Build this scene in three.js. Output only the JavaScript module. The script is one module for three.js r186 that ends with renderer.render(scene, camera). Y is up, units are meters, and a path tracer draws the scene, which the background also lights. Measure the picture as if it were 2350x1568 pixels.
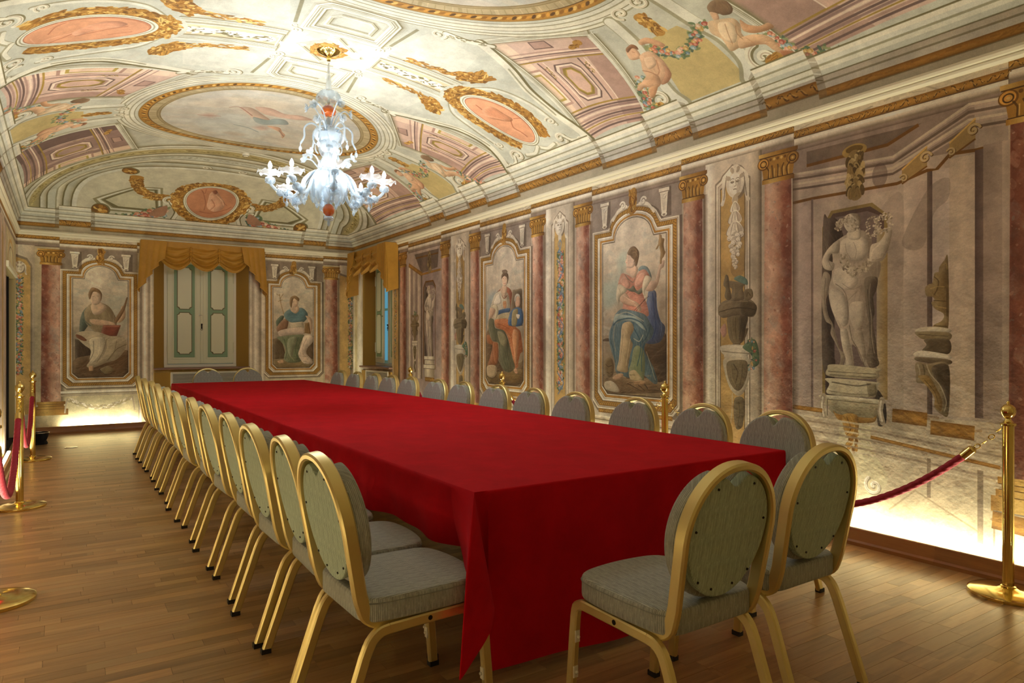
import * as THREE from 'three';
import { mergeGeometries, toCreasedNormals, mergeVertices } from 'three/addons/utils/BufferGeometryUtils.js';
import { RoundedBoxGeometry } from 'three/addons/geometries/RoundedBoxGeometry.js';
import { RectAreaLightUniformsLib } from 'three/addons/lights/RectAreaLightUniformsLib.js';

// ---------------------------------------------------------------- camera, light, exposure
const scene = new THREE.Scene();
const renderer = new THREE.WebGLRenderer({ antialias: true });
renderer.toneMapping = THREE.LinearToneMapping;
renderer.toneMappingExposure = 1.08;
renderer.shadowMap.enabled = true;
RectAreaLightUniformsLib.init();

const camera = new THREE.PerspectiveCamera(53.16, 2350 / 1568, 0.03, 60);
camera.position.set(0, 1.305, 0);
camera.rotation.set(0, -THREE.MathUtils.degToRad(33.24), 0);   // looks down the hall, turned to the right-hand wall
camera.setViewOffset(2350, 1568, 0, -7, 2350, 1568);           // the lens is shifted a touch upwards
scene.add(camera);
scene.background = new THREE.Color(0.10, 0.30, 0.42);          // dusk outside, seen through the gap of one shutter

const BULB = 1.0;           // each candle bulb of the chandelier (candela)
const STRIP = 112;           // LED strips behind the skirting (nits)
const BULB_COLOR = new THREE.Color(0.94, 0.97, 1.0);
const STRIP_COLOR = new THREE.Color(0.98, 0.94, 0.68);

// ---------------------------------------------------------------- helpers
// The room: x runs across, y up, d is the distance down the hall (world z = -d).
const XL = -0.58, XR = 4.41, ZB = 12.03, ZN = -0.39, XC = (XL + XR) / 2, HALF = (XR - XL) / 2, SPRING = 2.97, RISE = 0.88;
const V = (x, y, d) => new THREE.Vector3(x, y, -d);
const PI = Math.PI;
function mulberry(a) { return () => { a = (a + 0x6d2b79f5) | 0; let t = Math.imul(a ^ (a >>> 15), 1 | a); t = (t + Math.imul(t ^ (t >>> 7), 61 | t)) ^ t; return ((t ^ (t >>> 14)) >>> 0) / 4294967296; }; }
const taken = new Map();
function numbered(name) { const n = taken.get(name) ?? 0; taken.set(name, n + 1); return n ? name + '_' + String(n).padStart(3, '0') : name; }
function tag(o, label, category, group) { o.userData = { label, category }; if (group) o.userData.group = group; return o; }
function shade(o) { o.castShadow = true; o.receiveShadow = true; return o; }
function thing(name, label, category, pos = [0, 0, 0], turn = 0, group) {
  const o = new THREE.Group(); o.name = numbered(name); o.position.set(pos[0], pos[1], -pos[2]); o.rotation.y = turn; scene.add(o);
  return tag(o, label, category, group);
}
function part(name, geo, mat, parent) { const m = shade(new THREE.Mesh(geo, mat)); m.name = name; parent.add(m); return m; }
function struct(name, geo, mat) { const m = shade(new THREE.Mesh(geo, mat)); m.name = name; m.userData.kind = 'structure'; scene.add(m); return m; }
function box(w, h, l, x = 0, y = 0, z = 0) { return new THREE.BoxGeometry(w, h, l).translate(x, y, z); }
function rbox(w, h, l, r, x = 0, y = 0, z = 0, seg = 2) { return new RoundedBoxGeometry(w, h, l, seg, r).translate(x, y, z); }
function merge(list) {
  const clean = list.map((g) => { let q = g.index ? g.toNonIndexed() : g.clone(); for (const k of Object.keys(q.attributes)) if (!['position', 'normal', 'uv'].includes(k)) q.deleteAttribute(k); if (!q.attributes.uv) q.setAttribute('uv', new THREE.BufferAttribute(new Float32Array(q.attributes.position.count * 2), 2)); if (!q.attributes.normal) q.computeVertexNormals(); q.clearGroups?.(); return q; });
  return clean.length === 1 ? clean[0] : mergeGeometries(clean);
}
const crease = (g, a = 0.6) => toCreasedNormals(g.index ? g.toNonIndexed() : g, a);
function lathe(pts, seg = 32) { const g = new THREE.LatheGeometry(pts.map(([r, y]) => new THREE.Vector2(r, y)), seg); return crease(g, 0.7); }
// a closed profile swept along a path, carried by a rotation-minimising frame
function sweep(path, profile, n0, opt = {}) {
  const N = path.length, M = profile.length, T = [], pos = [], uv = [], idx = [];
  for (let i = 0; i < N; i++) T.push(path[Math.min(N - 1, i + 1)].clone().sub(path[Math.max(0, i - 1)]).normalize());
  let n = n0.clone().addScaledVector(T[0], -n0.dot(T[0])).normalize(), len = 0;
  for (let i = 0; i < N; i++) {
    if (i) { n = n.addScaledVector(T[i], -n.dot(T[i])).normalize(); len += path[i].distanceTo(path[i - 1]); }
    const b = T[i].clone().cross(n), s = opt.scale ? opt.scale(i / (N - 1)) : 1, w = opt.twist ? opt.twist * len : 0;
    for (let j = 0; j <= M; j++) {
      const q = profile[j % M], a = (q[0] * Math.cos(w) - q[1] * Math.sin(w)) * s, c = (q[0] * Math.sin(w) + q[1] * Math.cos(w)) * s;
      const p = path[i].clone().addScaledVector(n, a).addScaledVector(b, c); pos.push(p.x, p.y, p.z); uv.push(j / M * (opt.girth ?? 0.1), len);
    }
  }
  for (let i = 0; i < N - 1; i++) for (let j = 0; j < M; j++) { const a = i * (M + 1) + j, b = a + 1, c = a + M + 1, d = c + 1; idx.push(a, b, c, b, d, c); }
  const g = new THREE.BufferGeometry(); g.setAttribute('position', new THREE.Float32BufferAttribute(pos, 3)); g.setAttribute('uv', new THREE.Float32BufferAttribute(uv, 2)); g.setIndex(idx);
  const parts = [g.toNonIndexed()];
  if (!opt.open) for (const e of [0, N - 1]) {
    const cp = [], cu = [], o = e * (M + 1) * 3, c = path[e];
    for (let j = 0; j < M; j++) { const a = o + j * 3, b = o + (j + 1) * 3; const A = [pos[a], pos[a + 1], pos[a + 2]], B = [pos[b], pos[b + 1], pos[b + 2]]; cp.push(c.x, c.y, c.z, ...(e ? A : B), ...(e ? B : A)); cu.push(0, 0, 0, 0, 0, 0); }
    const cg = new THREE.BufferGeometry(); cg.setAttribute('position', new THREE.Float32BufferAttribute(cp, 3)); cg.setAttribute('uv', new THREE.Float32BufferAttribute(cu, 2)); parts.push(cg);
  }
  return crease(mergeGeometries(parts), opt.crease ?? 0.7);
}
const rrect = (w, h, c) => [[-w / 2 + c, -h / 2], [w / 2 - c, -h / 2], [w / 2, -h / 2 + c], [w / 2, h / 2 - c], [w / 2 - c, h / 2], [-w / 2 + c, h / 2], [-w / 2, h / 2 - c], [-w / 2, -h / 2 + c]];
const circle = (r, n = 10) => Array.from({ length: n }, (_, i) => [r * Math.cos(i / n * 2 * PI), r * Math.sin(i / n * 2 * PI)]);
const spline = (pts, n = 24) => new THREE.CatmullRomCurve3(pts.map((p) => (p.isVector3 ? p : new THREE.Vector3(...p))), false, 'centripetal').getPoints(n);
// straight runs joined by round bends
function bent(pts, r, seg = 6) {
  const P = pts.map((p) => new THREE.Vector3(...p)), out = [P[0]];
  for (let i = 1; i < P.length - 1; i++) {
    const a = P[i - 1].clone().sub(P[i]), b = P[i + 1].clone().sub(P[i]), q = Array.isArray(r) ? r[i - 1] : r, l = Math.min(q, a.length() * 0.49, b.length() * 0.49);
    const A = P[i].clone().addScaledVector(a.normalize(), l), B = P[i].clone().addScaledVector(b.normalize(), l);
    out.push(...new THREE.QuadraticBezierCurve3(A, P[i], B).getPoints(seg));
  }
  out.push(P[P.length - 1]); return out;
}
function grid(nu, nv, f, flip = false) {   // parametric sheet f(u, v) -> [x, y, z, s, t]
  const pos = [], uv = [], idx = [];
  for (let j = 0; j <= nv; j++) for (let i = 0; i <= nu; i++) { const p = f(i / nu, j / nv); pos.push(p[0], p[1], p[2]); uv.push(p[3] ?? i / nu, p[4] ?? j / nv); }
  for (let j = 0; j < nv; j++) for (let i = 0; i < nu; i++) { const a = j * (nu + 1) + i, b = a + 1, c = a + nu + 1, d = c + 1; flip ? idx.push(a, c, b, b, c, d) : idx.push(a, b, c, b, d, c); }
  const g = new THREE.BufferGeometry(); g.setAttribute('position', new THREE.Float32BufferAttribute(pos, 3)); g.setAttribute('uv', new THREE.Float32BufferAttribute(uv, 2)); g.setIndex(idx); g.computeVertexNormals(); return g;
}
function planarUV(g, ax, ay) { const p = g.attributes.position, k = { x: 0, y: 1, z: 2 }, uv = new Float32Array(p.count * 2); for (let i = 0; i < p.count; i++) { uv[i * 2] = p.array[i * 3 + k[ax]]; uv[i * 2 + 1] = p.array[i * 3 + k[ay]]; } g.setAttribute('uv', new THREE.BufferAttribute(uv, 2)); return g; }

function padUV(g) { const p = g.attributes.position, n = g.attributes.normal, uv = new Float32Array(p.count * 2); for (let i = 0; i < p.count; i++) { const side = Math.abs(n.getZ(i)) < 0.6; uv[i * 2] = side ? p.getZ(i) + (Math.abs(n.getX(i)) > 0.7 ? 0 : p.getX(i)) : p.getX(i); uv[i * 2 + 1] = p.getY(i); } g.setAttribute('uv', new THREE.BufferAttribute(uv, 2)); return g; }

// ---------------------------------------------------------------- textures of plain stuff
function canvas(w, h) { const c = document.createElement('canvas'); c.width = w; c.height = h; return c; }
function noiseField(n, oct, seed) {   // tileable value noise, n x n, 0..1
  const out = new Float32Array(n * n), R = mulberry(seed); let amp = 1, tot = 0;
  for (const cells of oct) {
    const g = new Float32Array(cells * cells); for (let i = 0; i < g.length; i++) g[i] = R();
    for (let y = 0; y < n; y++) for (let x = 0; x < n; x++) {
      const fx = x / n * cells, fy = y / n * cells, x0 = Math.floor(fx), y0 = Math.floor(fy), a = fx - x0, b = fy - y0, s = a * a * (3 - 2 * a), t = b * b * (3 - 2 * b), x1 = (x0 + 1) % cells, y1 = (y0 + 1) % cells;
      out[y * n + x] += amp * ((g[y0 * cells + x0] * (1 - s) + g[y0 * cells + x1] * s) * (1 - t) + (g[y1 * cells + x0] * (1 - s) + g[y1 * cells + x1] * s) * t);
    }
    tot += amp; amp *= 0.62;
  }
  for (let i = 0; i < out.length; i++) out[i] /= tot; return out;
}
function texOf(n, m, f, srgb = true, rep = [1, 1]) {
  const d = new Uint8Array(n * m * 4); for (let y = 0; y < m; y++) for (let x = 0; x < n; x++) { const c = f(x, y), o = (y * n + x) * 4; d[o] = c[0]; d[o + 1] = c[1]; d[o + 2] = c[2]; d[o + 3] = 255; }
  const t = new THREE.DataTexture(d, n, m); t.wrapS = t.wrapT = THREE.RepeatWrapping; t.magFilter = THREE.LinearFilter; t.minFilter = THREE.LinearMipmapLinearFilter; if (srgb) t.colorSpace = THREE.SRGBColorSpace; t.repeat.set(...rep); t.needsUpdate = true; return t;
}
const NF = noiseField(256, [4, 8, 16, 32, 64, 128], 11), NG = noiseField(256, [8, 24, 64, 128, 256], 5);
const nz = (a, x, y) => a[((y % 256 + 256) % 256 | 0) * 256 + ((x % 256 + 256) % 256 | 0)];
const clamp8 = (v) => Math.max(0, Math.min(255, v));
const plasterBump = texOf(256, 256, (x, y) => { const v = 255 * (0.55 * nz(NG, x, y) + 0.45 * nz(NF, x * 2, y * 3)); return [v, v, v]; }, false, [2.2, 2.2]);
const woodTex = (() => {   // grain runs along u; one tile is 1.2 m by 0.6 m
  const F = noiseField(512, [6, 14, 40, 120], 21);
  return texOf(512, 512, (x, y) => { const g = F[((y * 1) % 512) * 512 + ((x >> 3) % 512)], h = F[((y * 3 + 77) % 512) * 512 + ((x >> 2) % 512)], k = 0.80 + 0.36 * (g - 0.5) + 0.34 * (h - 0.5) + 0.10 * (nz(NG, x, y * 5) - 0.5) + 0.16; return [clamp8(255 * k), clamp8(250 * k * 0.985), clamp8(244 * k * 0.965)]; }, true, [1 / 1.2, 1 / 0.6]);
})();
const ribTex = texOf(256, 256, (x, y) => { const s = Math.sin(x / 256 * 2 * PI * 16), n = nz(NG, x * 2, y >> 1), k = 0.80 + 0.10 * s + 0.34 * (n - 0.5) + 0.10 * (nz(NF, x, y) - 0.5); return [clamp8(255 * k), clamp8(255 * k), clamp8(250 * k)]; }, true, [1 / 0.09, 1 / 0.09]);
const ribBump = texOf(256, 256, (x, y) => { const v = 130 + 70 * Math.sin(x / 256 * 2 * PI * 16) + 90 * (nz(NG, x * 2, y >> 1) - 0.5); return [v, v, v]; }, false, [1 / 0.09, 1 / 0.09]);
const clothTex = texOf(256, 256, (x, y) => { const k = 0.93 + 0.14 * (nz(NG, x, y) - 0.5) + 0.10 * (nz(NF, x, y) - 0.5); return [clamp8(255 * k), clamp8(255 * k), clamp8(255 * k)]; }, true, [1.2, 1.2]);
const brushTex = texOf(128, 128, (x, y) => { const v = 120 + 110 * (nz(NG, x * 2, y / 24) - 0.5); return [v, v, v]; }, false, [8, 2]);

// ---------------------------------------------------------------- materials
const std = (o) => new THREE.MeshStandardMaterial({ side: THREE.DoubleSide, ...o });
const phys = (o) => new THREE.MeshPhysicalMaterial({ side: THREE.DoubleSide, ...o });
const M = {
  plaster: std({ color: '#b9a878', roughness: 0.9, bumpMap: plasterBump, bumpScale: 0.002 }),
  ochre: std({ color: '#a9853a', roughness: 0.85, bumpMap: plasterBump, bumpScale: 0.0015 }),
  moulding: std({ color: '#e6dfc4', roughness: 0.5 }),
  skirting: std({ color: '#9a6a3c', roughness: 0.35, map: woodTex }),
  plank: std({ color: '#ffffff', roughness: 0.30, map: woodTex, vertexColors: true }),
  subfloor: std({ color: '#2a1a0d', roughness: 0.9 }),
  gold: std({ color: new THREE.Color(0.74, 0.62, 0.28), metalness: 0.85, roughness: 0.40, bumpMap: brushTex, bumpScale: 0.00015 }),
  brass: std({ color: new THREE.Color(0.82, 0.64, 0.22), metalness: 1, roughness: 0.14 }),
  chrome: std({ color: new THREE.Color(0.62, 0.60, 0.56), metalness: 1, roughness: 0.18 }),
  rubber: std({ color: '#15120f', roughness: 0.7 }),
  bumper: std({ color: '#d8d2c0', roughness: 0.5 }),
  seat: phys({ color: '#c2c6c2', sheen: 0.8, sheenColor: new THREE.Color(0.42, 0.44, 0.46), sheenRoughness: 0.45, roughness: 0.95, map: ribTex, bumpMap: ribBump, bumpScale: 0.0012 }),
  backPanel: std({ color: '#d0e4d4', roughness: 0.95, map: ribTex, bumpMap: ribBump, bumpScale: 0.0010 }),
  redCloth: phys({ color: '#c20b1c', roughness: 1, specularIntensity: 0.25, map: clothTex, sheen: 0.25, sheenColor: new THREE.Color(0.6, 0.05, 0.08), sheenRoughness: 0.6 }),
  rope: phys({ color: '#96142a', roughness: 0.8, sheen: 0.5, sheenColor: new THREE.Color(0.7, 0.2, 0.25), sheenRoughness: 0.5 }),
  drape: phys({ color: '#bd8a2c', roughness: 0.62, map: clothTex, sheen: 0.6, sheenColor: new THREE.Color(0.8, 0.55, 0.2), sheenRoughness: 0.4 }),
  fringe: std({ color: '#b98a3a', roughness: 0.8 }),
  cream: std({ color: '#d6d6b8', roughness: 0.45 }),
  shutterGreen: std({ color: '#7f9d78', roughness: 0.5 }),
  brownLine: std({ color: '#6a5a34', roughness: 0.6 }),
  white: std({ color: '#e3ddc8', roughness: 0.45 }),
  iron: std({ color: '#1d1712', metalness: 0.6, roughness: 0.5 }),
  marble: std({ color: '#8a6a58', roughness: 0.4, bumpMap: plasterBump, bumpScale: 0.001 }),
  black: std({ color: '#060505', roughness: 1 }),
  tableTop: std({ color: '#6b4a2c', roughness: 0.6, map: woodTex }),
};
// painted figures: [colour, brush width (0 = filled), outline in millimetres on the plaster]
const FIG = {
  statuette_woman: [
    ['#a9bcae', -1, [7160, 2162, 7260, 2182, 7267, 2056, 7206, 1999, 7113, 1944, 6936, 1893, 6953, 1653, 7129, 1709, 7160, 1919, 7129, 2038]],
    ['#a3927a', -1, [7641, 1801, 7756, 1813, 7769, 1384, 7682, 1444]],
    ['#57432d', 0, [6923, 1338, 7018, 1360, 7097, 1189, 7312, 954, 7655, 950, 7773, 975, 7773, 1364, 7682, 1414, 7572, 1356, 7312, 1337]],
    ['#7a6142', 0, [6923, 979, 7081, 1007, 7312, 985, 7530, 1004, 7682, 971, 7773, 994, 7773, 889, 6923, 840]],
    ['#4a5878', 0, [7558, 1792, 7641, 1776, 7655, 1642, 7695, 1522, 7752, 1462, 7736, 1384, 7682, 1325, 7558, 1311, 7459, 1346, 7516, 1467, 7502, 1599, 7530, 1708]],
    ['#2f3d5c', 17, [7600, 1764, 7621, 1594, 7641, 1464, 7600, 1356]],
    ['#6a7a94', 9, [7648, 1722, 7662, 1592, 7709, 1482, 7695, 1384]],
    ['#7d8d8c', 0, [7416, 1990, 7459, 2025, 7530, 2010, 7572, 1956, 7589, 1900, 7544, 1928, 7487, 1964]],
    ['#cf9077', 0, [7206, 1978, 7297, 1949, 7357, 1924, 7444, 1983, 7516, 1981, 7572, 1906, 7558, 1867, 7502, 1811, 7487, 1751, 7530, 1668, 7551, 1567, 7459, 1570, 7312, 1596, 7214, 1631, 7214, 1683, 7237, 1766, 7252, 1828, 7183, 1832, 7144, 1867, 7168, 1939]],
    ['#e0ac93', 0, [7214, 1946, 7275, 1925, 7312, 1855, 7260, 1827, 7206, 1873, 7175, 1907]],
    ['#e0ac93', 0, [7386, 1901, 7444, 1957, 7502, 1952, 7516, 1911, 7459, 1854, 7401, 1838, 7372, 1861]],
    ['#9c5f4a', 9, [7252, 1776, 7312, 1803, 7386, 1767, 7487, 1751]],
    ['#a86a52', 8, [7237, 1682, 7357, 1656, 7516, 1659]],
    ['#a86a52', 8, [7237, 1620, 7357, 1625, 7502, 1599]],
    ['#6f6f5c', 0, [7255, 1828, 7312, 1829, 7354, 1852, 7401, 1802, 7466, 1823, 7487, 1797, 7430, 1765, 7372, 1789, 7312, 1803]],
    ['#5c6a5e', 10, [7237, 1965, 7290, 1914, 7350, 1883, 7379, 1922, 7408, 1981]],
    ['#e0c1a5', 0, [7290, 2043, 7379, 2045, 7413, 1991, 7372, 1928, 7320, 1942, 7255, 1995]],
    ['#e5c9b0', 0, [7270, 2155, 7312, 2145, 7369, 2108, 7386, 2065, 7357, 2027, 7312, 2018, 7264, 2033, 7255, 2070, 7243, 2079, 7261, 2114]],
    ['#9a6f58', 5, [7255, 2120, 7264, 2106]],
    ['#b8584a', 6, [7255, 2073, 7270, 2070]],
    ['#9a6f58', 4, [7261, 2128, 7282, 2127]],
    ['#7d6448', 0, [7275, 2168, 7312, 2207, 7372, 2212, 7423, 2163, 7427, 2112, 7401, 2038, 7375, 2035, 7364, 2088, 7335, 2109, 7312, 2134, 7282, 2146]],
    ['#a88f68', 9, [7312, 2186, 7372, 2190, 7401, 2156]],
    ['#a88f68', 9, [7327, 2154, 7379, 2158, 7408, 2114]],
    ['#5d4830', 8, [7357, 2068, 7386, 2096, 7408, 2134]],
    ['#d8caaa', 0, [7152, 1877, 7237, 1845, 7264, 1806, 7183, 1764, 7160, 1697, 7126, 1725, 7119, 1794]],
    ['#8d7f62', 8, [7160, 1834, 7183, 1780, 7152, 1718]],
    ['#d3ae90', 0, [7183, 1764, 7249, 1788, 7312, 1730, 7386, 1701, 7444, 1662, 7459, 1621, 7418, 1607, 7386, 1655, 7297, 1669, 7203, 1700, 7168, 1728]],
    ['#a07a5e', 8, [7206, 1700, 7297, 1674, 7379, 1655]],
    ['#f0dcc2', 8, [7222, 1767, 7297, 1726, 7372, 1696]],
    ['#d3b297', 0, [7516, 1850, 7572, 1876, 7630, 1881, 7662, 1958, 7679, 2006, 7702, 2038, 7746, 2046, 7744, 2009, 7733, 1986, 7702, 1969, 7689, 1911, 7662, 1834, 7614, 1791, 7558, 1785, 7502, 1806]],
    ['#9f7d60', 7, [7523, 1799, 7600, 1794, 7662, 1839, 7689, 1916]],
    ['#f0dcc4', 7, [7641, 1881, 7671, 1957, 7689, 2005]],
    ['#ddd0b2', 0, [7473, 1853, 7516, 1931, 7589, 1900, 7558, 1857, 7502, 1791, 7510, 1745, 7477, 1767]],
    ['#9c7c4c', 0, [7682, 2281, 7709, 2273, 7716, 2247, 7744, 2234, 7736, 2186, 7746, 2136, 7757, 2115, 7736, 2079, 7716, 2059, 7709, 2021, 7689, 2029, 7698, 2112, 7689, 2153, 7682, 2183, 7662, 2158, 7638, 2156, 7666, 2195, 7675, 2233, 7682, 2257]],
    ['#6a5028', 7, [7722, 2227, 7722, 2158, 7733, 2098]],
    ['#c9a872', 6, [7693, 2260, 7690, 2211, 7702, 2131]],
    ['#2d2420', 8, [7364, 1620, 7551, 1742]],
    ['#2d2420', 6, [7386, 1608, 7523, 1737]],
    ['#56717a', 0, [7183, 1638, 7297, 1628, 7430, 1601, 7516, 1568, 7572, 1496, 7616, 1435, 7586, 1366, 7516, 1316, 7502, 1245, 7600, 1116, 7662, 980, 7627, 953, 7544, 994, 7459, 1042, 7386, 1054, 7312, 995, 7206, 1012, 7113, 1040, 7097, 1146, 7050, 1241, 7014, 1349, 7026, 1435, 7074, 1519, 7105, 1593]],
    ['#bfa87f', 0, [7206, 1495, 7312, 1518, 7360, 1450, 7312, 1368, 7345, 1306, 7312, 1213, 7285, 1108, 7267, 1045, 7129, 1062, 7152, 1147, 7168, 1264, 7183, 1369]],
    ['#7c8862', 0, [7357, 1265, 7416, 1296, 7487, 1245, 7505, 1114, 7480, 971, 7386, 988, 7312, 1005, 7290, 1056, 7327, 1151]],
    ['#9db0a8', 0, [7110, 1593, 7252, 1581, 7401, 1556, 7487, 1493, 7523, 1432, 7459, 1456, 7372, 1511, 7237, 1530, 7094, 1506]],
    ['#b9a67e', 0, [7297, 1046, 7372, 1069, 7459, 1001, 7480, 961, 7386, 967, 7312, 985]],
    ['#274656', 20, [7081, 1493, 7144, 1533, 7312, 1549, 7459, 1504, 7523, 1437]],
    ['#2b4a5a', 17, [7364, 1450, 7437, 1346, 7447, 1245, 7404, 1111]],
    ['#2b4a5a', 16, [7495, 1316, 7462, 1194, 7462, 1062]],
    ['#31505c', 16, [7058, 1456, 7042, 1349, 7081, 1242, 7105, 1136]],
    ['#c9ba94', 12, [7097, 1482, 7078, 1370, 7113, 1242]],
    ['#d6c59c', 11, [7312, 1358, 7285, 1243, 7255, 1107]],
    ['#b4b394', 10, [7523, 1240, 7579, 1116, 7634, 988]],
    ['#d0c6a4', 11, [7357, 1362, 7430, 1334, 7480, 1392]],
    ['#d0c6a4', 11, [7113, 1582, 7252, 1609, 7372, 1573, 7487, 1518]],
    ['#1f3a4a', 12, [7572, 1486, 7537, 1386, 7473, 1326]],
    ['#8d7750', 10, [7214, 1453, 7199, 1295, 7168, 1137]],
    ['#c09b7a', 0, [7078, 1001, 7160, 1031, 7219, 1023, 7183, 982, 7113, 969, 7070, 978]],
    ['#a8845f', 0, [7357, 961, 7459, 976, 7516, 963, 7459, 935, 7372, 936]],
    ['#7d6745', 0, [6953, 1143, 7018, 1179, 7066, 1156, 7085, 1082, 7066, 1006, 7001, 991, 6961, 1035]],
    ['#463622', 11, [6969, 1111, 7001, 1090, 7050, 1102]],
    ['#463622', 9, [6985, 1036, 7026, 1026, 7058, 1043]],
    ['#c3b59a', 0, [6953, 937, 7050, 954, 7129, 913, 7163, 856, 7081, 851, 6961, 872]],
    ['#2a2018', 9, [7275, 941, 7459, 879]],
    ['#2a2018', 9, [7416, 933, 7502, 887]],
    ['#2a2018', 17, [7502, 942, 7537, 909]],
  ],
  portrait_woman: [
    ['#8fa3a8', -1, [4764, 1905, 4911, 1963, 4983, 1939, 4857, 1794, 4783, 1604, 4727, 1470, 4708, 1665]],
    ['#6b5336', 0, [4718, 1431, 4929, 1466, 5019, 1088, 5491, 1098, 5523, 1233, 5523, 866, 4727, 829]],
    ['#7d6238', 0, [4718, 945, 5523, 1027, 5523, 860, 4718, 822]],
    ['#a8683f', 0, [4727, 1421, 4857, 1410, 4983, 1324, 5001, 1182, 4965, 1067, 4838, 1055, 4746, 1043, 4820, 1179, 4857, 1295, 4746, 1324]],
    ['#c07a4c', 0, [4875, 1324, 4992, 1314, 4992, 1134, 4947, 1076, 4893, 1133]],
    ['#5d6650', 0, [4857, 1813, 4911, 1906, 4983, 1949, 4929, 1866, 4875, 1812]],
    ['#b06a50', 0, [4983, 1949, 5089, 1989, 5193, 1991, 5278, 1948, 5303, 1891, 5286, 1773, 5244, 1720, 5193, 1907, 5089, 1961]],
    ['#d3c7ac', 0, [4911, 1915, 5001, 1948, 5089, 1951, 5193, 1926, 5244, 1849, 5244, 1701, 5001, 1692, 4965, 1789, 4820, 1767, 4857, 1832]],
    ['#efe4cc', 0, [4947, 1894, 5019, 1918, 5072, 1821, 4983, 1788, 4893, 1811]],
    ['#d9cdb0', 0, [5054, 1916, 5210, 1906, 5227, 1739, 5089, 1745]],
    ['#dfbf9f', 0, [5045, 1963, 5107, 2015, 5176, 2010, 5193, 1963, 5159, 1881, 5089, 1895]],
    ['#e6c9ab', 0, [5081, 2121, 5193, 2116, 5207, 2064, 5176, 2010, 5128, 2005, 5093, 2035]],
    ['#7d5a44', 5, [5103, 2098, 5128, 2098]],
    ['#7d5a44', 5, [5159, 2094, 5183, 2092]],
    ['#b0524a', 7, [5117, 2038, 5162, 2035]],
    ['#b08a70', 5, [5138, 2088, 5128, 2059]],
    ['#6f5a44', 0, [5068, 2093, 5075, 2149, 5133, 2172, 5210, 2147, 5224, 2090, 5202, 2027, 5193, 2093, 5141, 2129, 5089, 2110]],
    ['#7d6a58', 0, [5081, 2196, 5159, 2202, 5202, 2175, 5176, 2150, 5107, 2156]],
    ['#b4a58a', 8, [5089, 2181, 5193, 2167]],
    ['#a05a40', 0, [5072, 1905, 5124, 1865, 5193, 1898, 5176, 1871, 5128, 1855, 5089, 1876]],
    ['#d9a070', 0, [5103, 1819, 5172, 1820, 5176, 1750, 5138, 1738, 5107, 1763]],
    ['#6a3a24', 4, [5121, 1795, 5162, 1793]],
    ['#4a6282', 0, [5010, 1720, 5244, 1738, 5244, 1692, 5019, 1663, 4983, 1683]],
    ['#c0ae86', 0, [5001, 1664, 5244, 1683, 5261, 1590, 4947, 1561]],
    ['#8d7d58', 8, [5019, 1616, 5227, 1619]],
    ['#dcb896', 0, [4802, 1758, 4911, 1772, 4929, 1714, 4857, 1640, 4820, 1603, 4802, 1536, 4764, 1498, 4742, 1528, 4764, 1595]],
    ['#a07c5c', 7, [4893, 1716, 4838, 1641, 4811, 1574]],
    ['#d8cba8', 0, [4820, 1767, 4929, 1800, 4983, 1769, 5001, 1692, 4947, 1618, 4911, 1629, 4929, 1733]],
    ['#c07040', 0, [4929, 1609, 5124, 1617, 5261, 1590, 5394, 1504, 5475, 1458, 5507, 1358, 5523, 1233, 5475, 1197, 5435, 1097, 5427, 1042, 5361, 1031, 5328, 1113, 5261, 1277, 5176, 1435, 5019, 1493, 4947, 1514, 4911, 1562]],
    ['#d99a68', 0, [5328, 1478, 5427, 1458, 5443, 1368, 5410, 1187, 5378, 1068, 5344, 1186, 5311, 1323]],
    ['#8f4c28', 12, [4983, 1560, 5124, 1529, 5244, 1489]],
    ['#8f4c28', 12, [5261, 1443, 5311, 1323, 5344, 1186]],
    ['#e8b584', 11, [5176, 1463, 5261, 1387, 5328, 1442]],
    ['#8f4c28', 10, [5459, 1431, 5475, 1323, 5443, 1205]],
    ['#6d6d50', 0, [4792, 1623, 4893, 1610, 4929, 1505, 5124, 1473, 5210, 1369, 5261, 1249, 5311, 1131, 5361, 1040, 5261, 978, 5124, 997, 5019, 1106, 5010, 1276, 4983, 1333, 4857, 1353, 4783, 1450, 4764, 1547]],
    ['#97916c', 0, [4983, 1466, 5124, 1435, 5193, 1360, 5159, 1277, 5054, 1314, 5001, 1380]],
    ['#45472f', 14, [4947, 1495, 5107, 1464, 5210, 1360, 5278, 1222, 5353, 1068]],
    ['#aaa57e', 11, [5072, 1389, 5045, 1276, 5089, 1136, 5176, 1017]],
    ['#45472f', 11, [5193, 1323, 5210, 1184, 5278, 1066]],
    ['#c9bf96', 7, [4802, 1469, 4857, 1353, 4983, 1328, 5001, 1257]],
    ['#8d7a5c', 0, [5311, 1946, 5507, 1951, 5523, 1520, 5227, 1526]],
    ['#6b5a42', 0, [5328, 1926, 5515, 1932, 5520, 1529, 5244, 1535]],
    ['#e0b999', 0, [5378, 1850, 5443, 1874, 5475, 1818, 5459, 1756, 5394, 1740, 5369, 1787]],
    ['#ddd6c4', 0, [5353, 1824, 5369, 1878, 5410, 1898, 5459, 1882, 5472, 1836, 5443, 1865, 5394, 1858, 5378, 1805]],
    ['#46658a', 0, [5261, 1682, 5361, 1733, 5443, 1738, 5523, 1690, 5507, 1529, 5227, 1540]],
    ['#a99a6c', 0, [5311, 1689, 5394, 1722, 5427, 1694, 5394, 1536, 5295, 1539]],
    ['#e3d9c6', 0, [5394, 1659, 5467, 1647, 5443, 1603, 5402, 1622]],
    ['#d9b090', 8, [5427, 1947, 5475, 1966, 5523, 1958]],
    ['#cdb590', 0, [4736, 1033, 4838, 1055, 4947, 1038, 4956, 972, 4893, 903, 4783, 899, 4727, 955]],
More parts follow.
